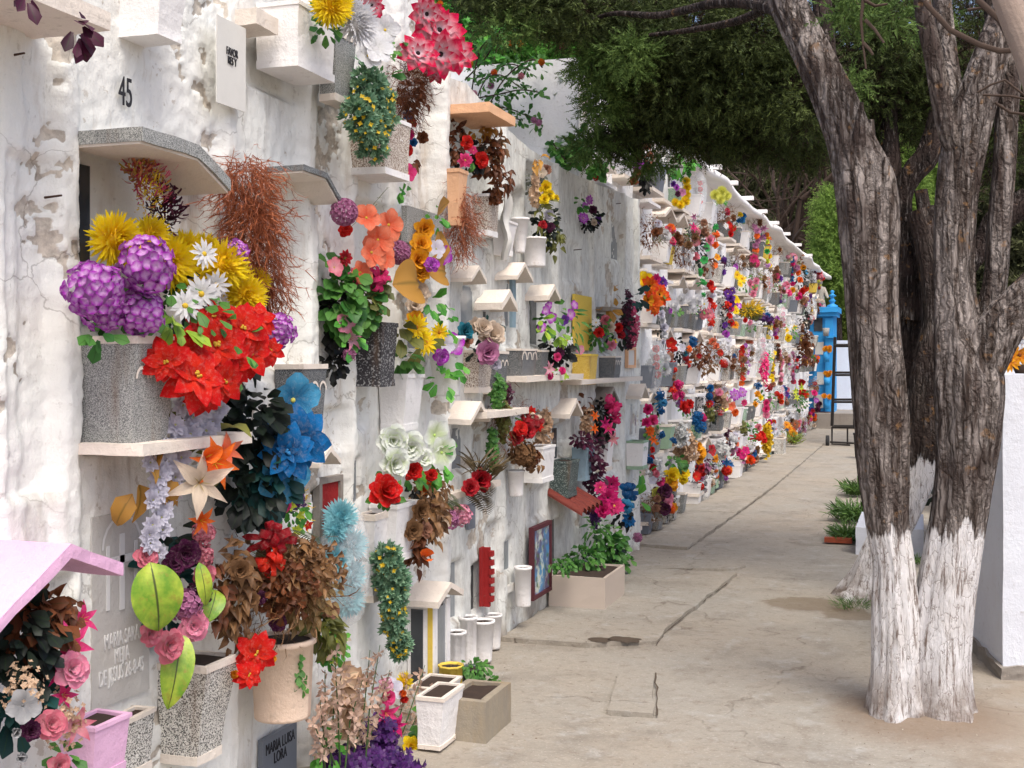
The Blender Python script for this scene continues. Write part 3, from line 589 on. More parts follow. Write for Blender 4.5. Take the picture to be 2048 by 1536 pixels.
# panes in the recesses
def pane(wall_,W,x0,x1,yt,yb,off,mat,name='niche_pane',frame=None):
    ya,zt = px(x0,yt,W); _,zb = px(x0,yb,W); yb_ = Ywall(x1,W); mb = MB(); box(mb,-W+off-.01,-W+off,ya,yb_,zb,zt,1); o = mb.build(name,M[mat],wall_,(-W,ya,zb),False)
    if frame:
        mb = MB(); f=.02; e_=.012
        box(mb,-W+off-.01,-W+off+e_,ya-f,ya,zb-f,zt+f); box(mb,-W+off-.01,-W+off+e_,yb_,yb_+f,zb-f,zt+f); box(mb,-W+off-.01,-W+off+e_,ya,yb_,zt,zt+f); box(mb,-W+off-.01,-W+off+e_,ya,yb_,zb-f,zb)
        mb.build('frame',M[frame],o,(-W,ya,zb),False)
    return o
for a_ in [(wallA,WA,185,225,320,640,-.085,'glass'),(wallB,WB,930,958,570,690,-.04,'pane'),(wallB,WB,970,1000,620,690,-.09,'glass'),(wallB,WB,1064,1090,592,690,-.06,'glass'),(wallB,WB,1013,1028,565,650,-.04,'pane'),
           (wallB,WB,1198,1230,625,700,-.06,'glass'),(wallB,WB,1108,1130,860,950,-.06,'glass'),(wallB,WB,1186,1226,805,885,-.06,'glass'),(wallB,WB,1262,1277,810,870,-.02,'pane'),(wallB,WB,907,938,860,950,-.05,'pane'),
           (wallB,WB,902,923,1135,1250,-.04,'pane'),(wallB,WB,946,960,1135,1230,-.04,'glass'),(wallB,WB,1001,1023,1090,1148,-.02,'pane'),(wallB,WB,1107,1127,1045,1145,-.07,'glass'),(wallB,WB,1223,1239,445,515,-.02,'pane'),(wallA,WA,697,720,925,1005,-.02,'pane'),(wallA,WA,822,868,580,700,-.04,'pane')]: pane(*a_)
# far wall: shelves, canopies and panes, one of each per niche
cnt = {'canopy':0,'shelf':0,'niche_pane':0}; rest = MB()
sh = MB(); box(sh,-.02,.2,0,.5,-.035,0,2,.004); shm = sh.mesh('shelf',M['ledge'],False)
cn = MB()
for (ya,yb,za,zb) in ((-.04,.26,0,.11),(.26,.56,.11,0)): hexa(cn,[(-.02,ya,za-.03),(.17,ya,za-.03),(.17,yb,zb-.03),(-.02,yb,zb-.03),(-.02,ya,za),(.17,ya,za),(.17,yb,zb),(-.02,yb,zb)],2,.004)
cnm = cn.mesh('canopy',M['ledge'],False); cf = MB(); box(cf,-.02,.2,-.05,.57,-.03,0,2,.004); cfm = cf.mesh('canopy',M['paint_white'],False)
pn = MB(); box(pn,0,.01,0,1,0,1); pnm = [pn.mesh('pane',M[q],False) for q in ('glass','pane','slate','paper','redpaint','sage')]
for (b,r_,y,wd,z0,hh) in sorted(cells):
    for kind,pr_ in (('shelf',1.),('canopy',.62),('niche_pane',.9)):
        if random.random()>pr_ or (kind=='canopy' and r_==5 and y>Ywall(1372,WC)): continue
        me = {'shelf':shm,'canopy':random.choice((cnm,cfm)),'niche_pane':random.choices(pnm,(5,4,2,3,.4,.4))[0]}[kind]
        if cnt[kind]>=100: continue
        cnt[kind]+=1; o = link(kind,me,wallC)
        if kind=='shelf': lo = (0,y-.03,z0+.02+random.uniform(-.012,0)); sc_=(random.uniform(.6,1.1),random.uniform(.85,1.25),1)
        elif kind=='canopy': lo = (0,y-.02,z0+.14+hh); sc_=(random.uniform(.7,1.1),(wd+.04)/.5,1)
        else: lo = (-.045,y+.05,z0+.16); sc_=(1,wd-.1,hh-.09)
        o.location = Vector(lo)-Vector((0,YC0,0)); o.scale = sc_
# ---------------------------------------------------------------- ground
def flatpoly(mb, pts, z, th, mi=0, jit=.012):
    pts = [Vector((p[0],p[1],0)) for p in pts]; out=[]
    for i,p in enumerate(pts):
        q = pts[(i+1)%len(pts)]; L=(q-p).length; n=max(1,int(L/.12)); nn = Vector((-(q-p).y,(q-p).x,0)).normalized()
        for j in range(n): c = p.lerp(q,j/n); out.append(c+nn*(mnoise.noise(c*6)*jit*2+mnoise.noise(c*23)*jit))
    return out
def slab(name, pts, z, label):
    out = flatpoly(None,pts,z,0); n=len(out); me = bpy.data.meshes.new(name)
    V=[(p.x,p.y,z) for p in out]+[(p.x*1.0,p.y,z-.06) for p in out]
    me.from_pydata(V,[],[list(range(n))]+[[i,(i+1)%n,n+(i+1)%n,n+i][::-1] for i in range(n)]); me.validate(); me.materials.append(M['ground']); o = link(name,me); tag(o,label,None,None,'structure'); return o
mb = MB(); xs = np.concatenate([np.linspace(-120,-9,8),np.linspace(-8,8,161),np.linspace(9,120,8)]); ys = np.concatenate([np.linspace(-20,1.5,5),np.linspace(1.6,16,200),np.linspace(16.2,34,60),np.linspace(36,160,20)])
Xg,Yg = np.meshgrid(xs,ys,indexing='ij')
Zg = np.array([mnoise.fractal(Vector((x*.9,y*.9,0)),.6,2.,4)*.010+mnoise.fractal(Vector((x*5,y*5,3)),.6,2.,3)*.004 if abs(x)<8.5 and y<35 else 0 for x,y in zip(Xg.ravel(),Yg.ravel())])
# soil mound round the tree foot
tb,_ = onground(1840,1425)
Zg += .06*np.exp(-((Xg.ravel()-tb.x)**2+(Yg.ravel()-tb.y)**2)/.10)
def gp(x,y): return onground(x,y)[0]
for (x,y,r,d) in ((1330,1280,.0,0),(1200,1500,.06,.02),(1180,1335,.05,.012),(1250,1420,.05,.015),(1290,1455,.09,.014),(1080,1330,.05,.01),(1020,1330,.05,.01),(1120,1520,.1,.02)):
    if r: q=gp(x,y); Zg -= d*np.exp(-((Xg.ravel()-q.x)**2+((Yg.ravel()-q.y))**2)/(r*r))
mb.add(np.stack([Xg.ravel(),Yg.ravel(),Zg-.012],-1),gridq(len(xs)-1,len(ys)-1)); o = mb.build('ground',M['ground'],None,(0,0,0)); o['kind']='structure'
# concrete slabs of the path, standing slightly proud, with ragged joints
J = [gp(1180,1292),gp(1312,1288),gp(1330,1262),gp(1457,1163)]
slab('path',[(-2.34,J[0].y-.02),J[0],J[1],J[2],J[3],(gp(1457,1163).x+.02,gp(1457,1163).y+.3),(-2.34,gp(1457,1163).y+.3)],.016,None)
e1=gp(1375,1098); e2=gp(1489,1017); e3=gp(1556,967)
slab('path',[(-2.34,e1.y+.05),e1,e2,e3,(e3.x+.02,e3.y+8),(-2.5,e3.y+8)],.016,None)
b1=gp(1305,1432); b2=gp(1307,1345); slab('path',[gp(1215,1425),b1,b2,gp(1240,1350)],.012,None)
f1=gp(1290,1125); slab('path',[(-2.34,f1.y),gp(1330,1118),gp(1480,1122),gp(1492,1133),gp(1470,1140),(-2.34,f1.y-.35)],.008,None)
# wet dark hollow and weeds in the joint
def blotch(name, x,y,rx,ry,mat,z=.02,n=26,seed=0):
    c=gp(x,y); e_=gp(x+rx,y); f_=gp(x,y-ry); a_=abs(e_.x-c.x); b_=abs(f_.y-c.y); me=bpy.data.meshes.new(name); V=[]
    for i in range(n):
        t=2*PI*i/n; r=1+.35*mnoise.noise(Vector((math.cos(t)*2,math.sin(t)*2,seed+3.3))); V.append((c.x+a_*r*math.cos(t),c.y+b_*r*math.sin(t),z))
    me.from_pydata(V,[],[list(range(n))]); me.materials.append(mat); o=link(name,me); o['kind']='structure'; return o
M['damp'] = plain('damp_earth',(124,110,94),.25,.75,0,9); M['hole'] = plain('dark_soil',(92,78,64),.4,.95)

blotch('soil_patch',1200,1286,26,5,M['hole'],.0185,30,1); blotch('soil_patch',1250,1285,34,6,M['hole'],.0185,30,4)
# long raised cracks of the joints
for pts in ([(1310,1292),(1325,1268),(1380,1222),(1420,1190),(1457,1163)],[(1375,1098),(1440,1050),(1489,1017),(1556,967)],[(1310,1345),(1311,1432),(1268,1427)],[(1000,1294),(1100,1290),(1180,1291),(1300,1294)],[(1285,1119),(1380,1120),(1440,1128)]):
    mb = MB(); P_=[gp(*q) for q in pts]; W_=[]
    for i in range(len(P_)-1):
        for j in range(8):
            c=P_[i].lerp(P_[i+1],j/8); W_.append(c+Vector((mnoise.noise(c*8)*.012,mnoise.noise(c*8+Vector((5,5,5)))*.02,.0)))
    V=[];
    for i,c in enumerate(W_):
        r=.002+.012*abs(mnoise.noise(c*9)); V+=[(c.x-r*.3+.006,c.y-r*.5,.001),(c.x+r+.006,c.y+r*.5,.001)]
    mb.add(V,gridq(len(W_)-1,1)); o=mb.build('crack',M['hole'],None,(0,0,0),False); o['kind']='structure'
mb=MB()
for i in range(5200):
    y=random.uniform(3,16); x=random.choice((random.uniform(-2.2,1.2),-2.2+abs(random.gauss(0,.22)),random.gauss(.05,.5) if y<8 else random.uniform(-2,1))); sx=random.uniform(.004,.014)*(1.6 if random.random()<.06 else 1); m=Matrix.Translation((x,y,.012+random.random()*.006))@Matrix.Rotation(random.uniform(0,6.28),4,'Z')@Matrix.Rotation(random.uniform(-.4,.4),4,'X'); P_=petal(1,random.choice((.12,.3,.6)),2,1,.1,-.4,.3,'oval'); mb.add(P_[0]*sx,P_[1],P_[2],m,random.choice((0,0,0,1)))
o=mb.build('leaf_litter',[leafm((120,90,64),(70,54,42)),leafm((190,184,172),(150,140,130))],None,(0,0,0)); o['kind']='stuff'
# ---------------------------------------------------------------- pots
def pot(label, x, y0, y1, dpx, L, mat, rim='ledge', taper=.86, W=None, off=0., group=None, kind='flower_pot', scallop=False, base=True):
    W = W or Wof(x); p,t = onwall(x,y1,W-off); H=(y1-y0)*t; D=dpx*t*.97; X0=p.x+.002; Y=p.y; z=p.z
    if z<.02:
        q=gp(x,y1) if z<-.01 else p; X0=q.x; Y=q.y; z=.0; t=onground(x,y1)[1]; H=(y1-y0)*t; D=dpx*t*.97
    r = empty(kind,(X0,Y,z),label,'flower pot',group); a_=(1-taper)
    mb=MB(); lb=L*(a_/2); hexa(mb,[(X0,Y+lb,z),(X0+D*taper,Y+lb,z),(X0+D*taper,Y+L-lb,z),(X0,Y+L-lb,z),(X0,Y,z+H*.93),(X0+D,Y,z+H*.93),(X0+D,Y+L,z+H*.93),(X0,Y+L,z+H*.93)],5,.0035,0)
    mb.build('body',M[mat],r,(X0,Y,z),False)
    mb=MB(); th=.014; zr=z+H*.93; zt=z+H
    for (a1,a2,b1,b2) in ((0,D+.004,-.004,th),(0,D+.004,L-th,L+.004),(D-th,D+.004,th,L-th),(0,th,th,L-th)): box(mb,X0+a1,X0+a2,Y+b1,Y+b2,zr,zt,3,.002)
    if base: m2=MB(); box(m2,X0,X0+D*taper+.006,Y+lb-.006,Y+L-lb+.006,z-.012 if z>.02 else z,z+.018,3,.003); m2.build('base',M[rim],r,(X0,Y,z),False)
    if scallop:
        for k_ in range(3):
            yc=Y+L*(k_+.5)/3; V=[];n=9
            for i in range(n):
                a1=PI*i/(n-1); rr=L/6*.95
                for q in (1,.72): V.append((X0+D*.95+.006,yc-rr*q*math.cos(a1),zr-H*.3+rr*q*1.2*math.sin(a1)))
            mb.add(V,gridq(n-1,1))
    mb.build('rim',M[rim],r,(X0,Y,z),False)
    mb=MB(); box(mb,X0+th,X0+D-th,Y+th,Y+L-th,zt-.03,zt-.009,3,.004); mb.build('soil',M['soil'],r,(X0,Y,z))
    return r
def rpot(label, x, y0, y1, wpx, mat, W=None, off=.0, flute=0., ground=None, kind='flower_pot', bot=.78, cat='flower pot', group=None, soil='soil'):
    if ground: p,t = onground(*ground)
    else: W = W or Wof(x); p,t = onwall(x,y1,W-off)
    R_=wpx*t/2; H=(y1-y0)*t; r = empty(kind,p,label,cat,group); mb=MB()
    lathe(mb,p,[(.01,0),(R_*bot,0),(R_*(bot+.02),.01),(R_*.97,H*.93),(R_*1.06,H*.935),(R_*1.06,H),(R_*.92,H),(R_*.9,H-.012)],28 if flute else 18,0,flute,9)
    mb.build('body',M[mat],r,p); mb=MB(); lathe(mb,p,[(R_*.9,H-.012),(.005,H-.006)],14); mb.build('soil',M[soil],r,p); return r
pot('speckled grey terrazzo pot with rust stain, holding the purple and yellow flowers',150,672,900,150,.2,'terr',scallop=True,W=WA,base=True)
pot('dark terrazzo pot with white wavy trim, right of the red poinsettias',548,728,872,66,.2,'terr_d',scallop=True,W=WA)
pot('large plain white planter box high up, holding yellow and white mums',512,8,132,96,.30,'paint_white','paint_white',.97,WA,scallop=True)
pot('narrow grey terrazzo pot beside the large white planter, above the hanging succulent',636,62,196,40,.18,'terr','ledge',.84,WA,off=.08)
pot('brown speckled planter box hidden behind the hanging green succulent',690,232,345,92,.26,'terr_b','paint_white',.95,WA,scallop=True)
pot('white speckled tapered pot below the large green leaves',312,1325,1522,118,.19,'terr_l','ledge',.72,WA)
pot('pink painted pot in the bottom left corner',118,1448,1560,88,.16,'pinkp','pinkp',.85,WA,off=.09)
pot('grey terrazzo pot squeezed right of the pink pot',200,1440,1560,52,.17,'terr_l','ledge',.84,WA)
pot('black pot with flaking paint under the coral bouquet',695,645,768,78,.16,'black','black',.9,WA)
pot('white tapered pot built onto the wall right of the black pot',757,748,856,64,.2,'paint_white','paint_white',.8,WA)
pot('white painted pot holding the red carnation and white roses',737,1008,1120,64,.24,'paint_white','paint_white',.85,WA)
pot('tall white pot behind the cellophane wrapped bouquet',712,1028,1200,42,.16,'paint_white','ledge',.8,WA)
rpot('large smooth peach coloured round pot under the dried brown bouquet',565,1275,1432,128,'peach',W=WA,off=.17,bot=.86)
rpot('rounded white pot under the ivy and pansies',893,672,792,74,'paint_white',W=WB,off=.09,bot=.7)
pot('terrazzo pot with white heart shaped trim left of the cream pompoms',925,700,782,36,.22,'terr_b','ledge',.86,WB,scallop=True)
pot('grey terrazzo pot under the cream and mauve pompoms',962,702,784,34,.2,'terr_d','ledge',.84,WB,scallop=True)
pot('wide grey terrazzo pot with white bird trim on the shelf',1003,697,758,44,.3,'terr_d','ledge',.9,WB,scallop=True)
pot('small dark terrazzo pot left of the orchid bouquet',1058,700,756,26,.16,'terr_d','ledge',.84,WB)
pot('yellow pot with dripping white paint under the yellow panel',1143,708,766,40,.2,'terr_y','yellowp',.88,WB)
pot('grey terrazzo pot under the red and white bouquet',1198,712,760,34,.2,'terr_d','ledge',.88,WB,scallop=True)
pot('tall peach plaster pot beside the dried red rose bouquet',893,337,446,27,.12,'peach2','peach2',.78,WB,off=.06)
pot('white speckled pot below the dried brown flowers, left',944,388,466,36,.18,'terr_b','paint_white',.86,WB)
pot('white plain pot with a wavy rim next to the torn white cloth',984,440,505,30,.2,'paint_white','paint_white',.72,WB)
rpot('white cylinder pot under the faded yellow mum bunch',1070,475,534,44,'paint_white',W=WB,off=.09,bot=.95)
rpot('rough white cup shaped pot left of the cylinder pot',1040,436,506,36,'paint_white',W=WB,off=.07,bot=.55)
rpot('small white round pot under the long trailing vine',1032,940,992,34,'paint_white',W=WB,off=.08,bot=.8)
pot('wide white pot with scalloped trim under the red ribbon bouquet',1045,893,962,44,.26,'paint_white','paint_white',.9,WB,scallop=True)
pot('dark green flaking pot right of the scalloped white pot',1098,922,992,44,.24,'dgreen','dgreen',.86,WB)
pot('light blue flaking pot behind the plum coloured vine',1143,895,958,32,.22,'ltblue','ltblue',.84,WB)
pot('cream pot partly behind the plum vine, under the black and pink wreath',1186,868,940,32,.2,'paint_white','ledge',.8,WB)
pot('small white pot with green trim at the far corner of the grey wall',1252,882,936,36,.2,'paint_white','sage',.92,WB,scallop=True)
pot('thick white plaster pot beside the top left shelf, cut by the frame',232,-70,66,112,.15,'paint_white','paint_white',.8,WA)
# pots and boxes on the ground
rpot('white fluted ground pot, front one of the white trio',908,1262,1345,40,'paint_white',flute=.06,ground=(912,1345),bot=.9)
rpot('tall white fluted ground pot in the middle of the white trio',935,1232,1326,36,'paint_white',flute=.06,ground=(936,1326),bot=.9)
rpot('rough white square ground pot with a stub of stem, right of the trio',968,1240,1322,46,'paint_white',ground=(966,1322),bot=.75)
rpot('small white pot on the ground behind the trio',984,1222,1290,36,'paint_white',ground=(986,1296),bot=.8)
rpot('white painted log shaped pot against the wall near the dark picture',1046,1133,1212,34,'paint_white',W=WB,off=.08,bot=.9)
rpot('yellow flaking fluted pot on the ground',902,1325,1388,48,'yellowp',flute=.06,ground=(902,1392),bot=.88)
rpot('small dark green plastic pot with a leafy plant',944,1342,1392,46,'dgreen',ground=(944,1384),bot=.7)
pot('white and grey square pot at the foot of the wall, lower centre',818,1372,1440,74,.24,'paint_white','ledge',.8,WA,off=.02)
pot('white square pot lowest beside the pink gladioli',832,1392,1500,60,.24,'paint_white','ledge',.8,WA,off=.08)
def planterbox(label, x, y0, y1, dpx, L, mat, W, th=.035, name='planter_box', off=0):
    p,t = onground(x,y1); H=(y1-y0)*t; D=dpx*t*.97; r=empty(name,(p.x,p.y,0),label,'planter'); z1=H; X0,Y=p.x,p.y; mb=MB()
    for (a1,a2,b1,b2) in ((0,D,0,th),(0,D,L-th,L),(D-th,D,th,L-th),(0,th,th,L-th)): box(mb,X0+a1,X0+a2,Y+b1,Y+b2,-.02,z1,4,.003)
    mb.build('box',M[mat],r,(X0,Y,0),False); mb=MB(); box(mb,X0+th,X0+D-th,Y+th,Y+L-th,z1-.05,z1-.016,5,.008); mb.build('soil',M['soil'],r,(X0,Y,0)); return r
planterbox('mossy concrete planter box full of soil on the ground by the wall foot',880,1396,1474,100,.34,'planter',WA-.08)
planterbox('smooth beige tiled planter box with green climber, at the corner',1097,1150,1216,120,.55,'tilebox',WB,.02)
# ---------------------------------------------------------------- bouquets
LC = {'green':((92,142,62),(44,96,40)),'lime':((158,188,60),(110,150,40)),'dark':((32,44,36),(14,20,18)),'black':((20,20,22),(34,32,30)),'dry':((150,112,74),(92,62,40)),'brown':((128,76,46),(80,44,26)),'rustfil':((186,112,74),(124,66,42)),
 'sedum':((150,182,146),(96,138,112)),'plum':((84,24,56),(50,14,36)),'olive':((122,124,60),(84,88,44)),'silver':((180,180,184),(120,120,126)),'gold':((200,150,70),(160,116,50)),'tinsel':((200,40,110),(190,170,60)),'bright':((100,168,62),(52,124,44)),
 'palm':((104,88,60),(72,60,42)),'fern':((110,130,84),(70,92,54)),'beige':((214,186,158),(180,146,116)),'straw':((178,150,100),(130,100,64)),'purple':((88,36,110),(56,24,84)),'pinkleaf':((220,100,140),(180,50,90)),'grey':((120,124,112),(80,84,76)),'teal':((30,80,76),(14,44,44)),'white':((228,228,228),(190,190,188)),'ylw':((230,200,50),(210,170,30))}
def lm(k_): return leafm(*LC[k_])
def tocam(p): v=Vector((0,0,EYE))-Vector(p); v.z*=.4; return v.normalized()
def bq(label, x, y, fl=(), fol=(), W=None, off=.08, name='bouquet', cat='bouquet', group=None, frn=(), face=(1,0,.15)):
    W = W or Wof(x); a_,t0 = onwall(x,y,W-off); root = empty(name,a_,label,cat,group)
    for f in fl:
        ty,col,fx,fy,r = f[:5]; o_ = f[5] if len(f)>5 else off; p,t = onwall(fx,fy,W-o_); n=(tocam(p)*.9+Vector(face)*.6+rdir()*.35).normalized()
        place(FN[ty],flower(ty,col),root,p,n,r*t)
    for g in fol:
        kind,mk,fx,fy,rx,ry,n_,sz = g[:8]; o_=g[8] if len(g)>8 else off; th=g[9] if len(g)>9 else .06; dn=g[10] if len(g)>10 else .35
        p,t = onwall(fx,fy,W-o_); mb=MB(); scatter(mb,kind,p,(rx*t,max(rx*t*.8,th),ry*t),n_,sz*t,tocam(p)+Vector((.5,0,.1)),dn)
        mb.build({'leaf':'leaves','ivy':'ivy_leaves','dry':'dried_leaves','crumple':'dried_petals','fil':'wiry_twigs','sedum':'succulent_shoots','tiny':'tiny_blossoms','strip':'tinsel_strips','lance':'narrow_leaves','grass':'grass_blades','needle':'needles'}[kind],lm(mk),root,a_)
    for g in frn:
        mk,fx,fy,dx,dy,Lp,nn,lw,dr = g; p,t=onwall(fx,fy,W-off); q,_=onwall(fx+dx,fy+dy,W-off-.03); mb=MB(); frond(mb,p,(q-p),Lp*t,nn,lw,dr,0,.22); mb.build('fern_frond',lm(mk),root,a_)
    return root
WAf=WA
bq('big bunch of yellow mums and purple hydrangea heads in a terrazzo pot',300,690,
 [('mum','yellow',228,478,62,.14),('mum','yellow',338,525,62,.12),('mum','yellow',300,470,44,.1),('mum','yellow',445,530,56,.18),('mum','yellow',492,590,46,.2),('mum','yellow',405,500,40,.12),('mum','yellow',260,500,50,.1),('mum','yellow',370,500,44,.1),('mum','yellow',375,560,44,.1),('mum','yellow',470,560,44,.14),('mum','yellow',515,560,30,.16),('hyd','purple',188,578,60,.2),('hyd','purple',292,530,60,.26),('hyd','purple',282,625,50,.22),('hyd','purple',468,508,30,.2),('hyd','purple',556,662,36,.24),('hyd','purple',205,620,45,.16),
  ('daisy','white',408,508,30,.24),('daisy','white',402,588,36,.24),('daisy','white',370,612,34,.24),('daisy','white',432,570,28,.24)],
 [('leaf','green',330,620,150,60,110,32,.12),('leaf','dark',330,600,120,60,60,30,.08),('leaf','lime',350,650,30,24,9,50,.24),('leaf','green',205,672,26,16,6,44,.2)],W=WA,off=.15,frn=[('lime',470,600,60,-50,80,14,.35,.5),('fern',500,570,-40,20,60,12,.35,.6)])
bq('bunch of large red poinsettias spilling over the pot edge',430,700,
 [('poin','red',430,690,82,.28),('poin','red',392,752,78,.3),('poin','red',484,655,64,.3),('poin','red',425,632,46,.26),('poin','red',498,706,62,.3),('poin','red',330,722,54,.26),('poin','red',446,762,60,.3),('poin','red',515,640,50,.28),('poin','red',455,725,60,.28),('poin','red',365,700,50,.24),('poin','red',410,790,50,.28),('poin','red',540,700,34,.28)],
 [('leaf','green',430,700,100,70,34,36,.22),('leaf','dark',420,720,90,60,50,34,.14)],W=WA,off=.22)
bq('pink and gold tinsel decoration hanging in a niche',300,400,[],[('strip','tinsel',285,345,36,46,220,22,.06,.05),('strip','plum',330,420,40,52,220,24,.08,.05),('strip','ylw',300,390,40,60,160,14,.09,.05),('strip','pinkleaf',310,370,44,66,120,16,.09,.05)],W=WA,off=.05,name='tinsel_garland',cat='tinsel')
bq('long rust brown dried cypress bunch hanging between two terrazzo canopies',500,450,[],[('fil','rustfil',492,365,48,62,380,46,.12,.05,.9),('fil','rustfil',505,450,52,70,460,48,.14,.05,.9),('fil','rustfil',535,545,24,60,220,46,.12,.03,1.)],W=WA,off=.12,name='dried_cypress_bunch',cat='dried bunch')
bq('drooping string of lilac white blossoms with orange lilies and a white lily',350,900,
 [('dahl','lilac',x_,y_,r_,.2) for x_,y_,r_ in ((365,810,26),(400,822,28),(425,845,26),(350,850,26),(380,868,30),(410,885,26),(340,895,24),(362,915,26),(325,940,28),(350,955,24),(315,985,26),(385,835,28),(412,862,28),(360,880,28),(335,925,28),(318,955,26),(305,1000,24),(322,1035,24),(298,1070,24),(330,900,24),(440,815,22),(345,985,22),(300,925,22),(330,1020,24),(305,1050,24),(300,1085,26),(325,1060,22),(318,1105,18))]+
 [('lily','cream',398,965,72,.26),('lily','orange',428,925,56,.28),('calla','orange',412,915,34,.3),('lily','coral',450,905,40,.26),('lily','orange',400,1040,34,.24)],
 [('dry','gold',290,950,26,60,7,80,.16),('dry','olive',420,880,50,60,8,90,.18)],W=WA,off=.2)
bq('mass of dark green silk leaves with a large blue fabric flower',520,870,
 [('poin','blue',600,880,76,.24),('hib','sky',585,800,54,.2),('hib','sky',560,950,56,.22),('poin','blue',575,905,64,.28)],
 [('leaf','dark',505,850,58,85,120,50,.14,.05),('leaf','teal',530,940,55,80,90,46,.16,.05),('leaf','dark',500,990,56,50,60,44,.14)],W=WA,off=.16)
bq('wreath of plum and pink roses with two big lime green leaves',340,1180,
 [('rose','plum',368,1105,34,.2),('rose','plum',345,1130,28,.18),('rose','rosepink',290,1115,26,.18),('hyd','rosepink',405,1110,24,.2),('hyd','rosepink',408,1065,24,.2),('rose','rosepink',408,1150,24,.2),('rose','rosepink',335,1290,36,.22),('rose','pink',385,1250,34,.22),('rose','rosepink',300,1265,28,.2),('hyd','mauve',372,1210,34,.2),('hyd','plum',395,1190,26,.2)],
 [('leaf','teal',330,1180,50,110,40,46,.08),('leaf','dark',340,1090,60,50,30,40,.08)],W=WA,off=.14)
def bigleaf(label_parent, x,y,L,wd,ang,off,mk='bigleaf'):
    p,t=onwall(x,y,WA-off); n=(tocam(p)+Vector((.3,0,.2))).normalized(); a_=math.radians(ang); q,_=onwall(x+math.cos(a_)*L,y+math.sin(a_)*L,WA-off-.02); h=(q-p); y_=n.cross(h).normalized(); z_=h.normalized().cross(y_)
    m=Matrix((h.normalized(),y_,z_)).transposed().to_4x4(); m.translation=p; P_=petal(1,wd,12,6,.5,-1.2,.22,'ell',0,.12); mb=MB(); mb.add(P_[0]*h.length,P_[1],P_[2],m); mb.build('big_leaf',M['bigleaf'] if mk=='bigleaf' else lm(mk),label_parent,label_parent.location)
LC['bigleaf']=((150,178,52),(120,156,44))
r_=[o for o in bpy.data.objects if o.get('label','').startswith('wreath of plum')][0]
bigleaf(r_,300,1125,150,.68,82,.26); bigleaf(r_,360,1265,165,.42,98,.2); bigleaf(r_,398,1125,95,.34,80,.24); bigleaf(r_,432,1180,70,.6,105,.22)
bq('large dried brown bouquet with a red ribbon bow, in the round peach pot',560,1200,
 [('bow','crimson',545,1075,44,.24),('bow','red',540,1120,34,.24),('poin','red',512,1305,52,.26),('poin','red',498,1350,36,.26),('bud','gold',535,1320,26,.26),('bud','gold',462,1350,24,.2),('rose','plum',520,1195,16,.24),('rose','plum',555,1245,20,.26),('rose','crimson',610,1110,14,.24),('rose','cream',660,1140,16,.24),('carn','dry',600,1180,22,.26),('carn','dryrose',640,1130,22,.26),('rose','dryrose',660,1220,22,.26),('carn','dry',480,1140,26,.24),('rose','dryrose',625,1190,16,.3),('carn','dry',500,1200,20,.24)],
 [('dry','dry',560,1140,105,70,340,26,.2,.06,.2),('dry','straw',600,1190,85,70,200,24,.24,.06,.2),('dry','dry',470,1190,34,120,190,30,.18,.05),('crumple','dry',620,1140,80,60,200,15,.27),('crumple','brown',570,1180,80,60,140,16,.27),('dry','olive',640,1260,50,40,80,34,.22),('fil','dry',560,1170,100,80,60,50,.22,.06,.4)],
 W=WA,off=.2,frn=[('fern',580,1060,80,-5,120,18,.22,.7),('fern',500,1100,70,20,70,12,.25,.5)])
bq('brown gnarled stick bundle left of the dried bouquet',432,1100,[],[('dry','brown',432,1180,12,90,40,34,.2)],W=WA,off=.22,name='dried_stalk',cat='dried stalk')
bq('small yellow green artificial bunch left of the wrapped bouquet',583,1020,
 [('blos','limey',580,1010,15,.16),('blos','limey',600,1030,13,.16),('blos','limey',592,1060,14,.16),('blos','limey',575,975,12,.14),('rose','hot',565,1010,18,.16),('blos','red',615,1050,12,.16)],
 [('leaf','bright',588,1020,26,42,46,18,.12),('tiny','purple',590,990,14,40,60,10,.1),('needle','ylw',606,1020,10,50,60,14,.1)],W=WA,off=.14)
bq('little yellow and white flowers with green leaves hanging below the dried bouquet',665,1290,
 [('blos','limey',650,1265,13,.22),('blos','limey',672,1285,13,.22),('blos','lemon',655,1310,13,.22),('blos','cream',690,1275,14,.22),('blos','limey',668,1320,14,.22),('blos','cream',640,1290,12,.22)],
 [('leaf','bright',655,1290,42,44,90,18,.2),('leaf','green',598,1350,10,52,30,18,.26,.02,1)],W=WA,off=.2)
r_=bq('tall cellophane wrapped bunch of pale cyan mums',688,1130,
 [('mum','cyan',680,1035,40,.12),('mum','cyan',700,1090,38,.12),('mum','cyan',672,1120,34,.12),('mum','cyan',700,1150,36,.12),('mum','cyan',695,1200,38,.12),('mum','cyan',668,1060,30,.12)],
 [('dry','grey',690,1130,30,90,30,26,.06)],W=WA,off=.1)
p,t=onwall(688,1130,WA-.11); mb=MB(); prof=[]
for i in range(15):
    u=-1+2*i/14; prof.append((max(.012,52*t*math.sqrt(max(0,1-u*u))**.8), u*130*t))
lathe(mb,(p.x,p.y,p.z),prof,24,0,.05,7); V=np.concatenate(mb.V); V=V+np.array([mnoise.noise_vector(Vector(v)*22)*.012 for v in V]); mb.V=[V]; mb.build('cellophane_wrap',M['cello'],r_,r_.location)
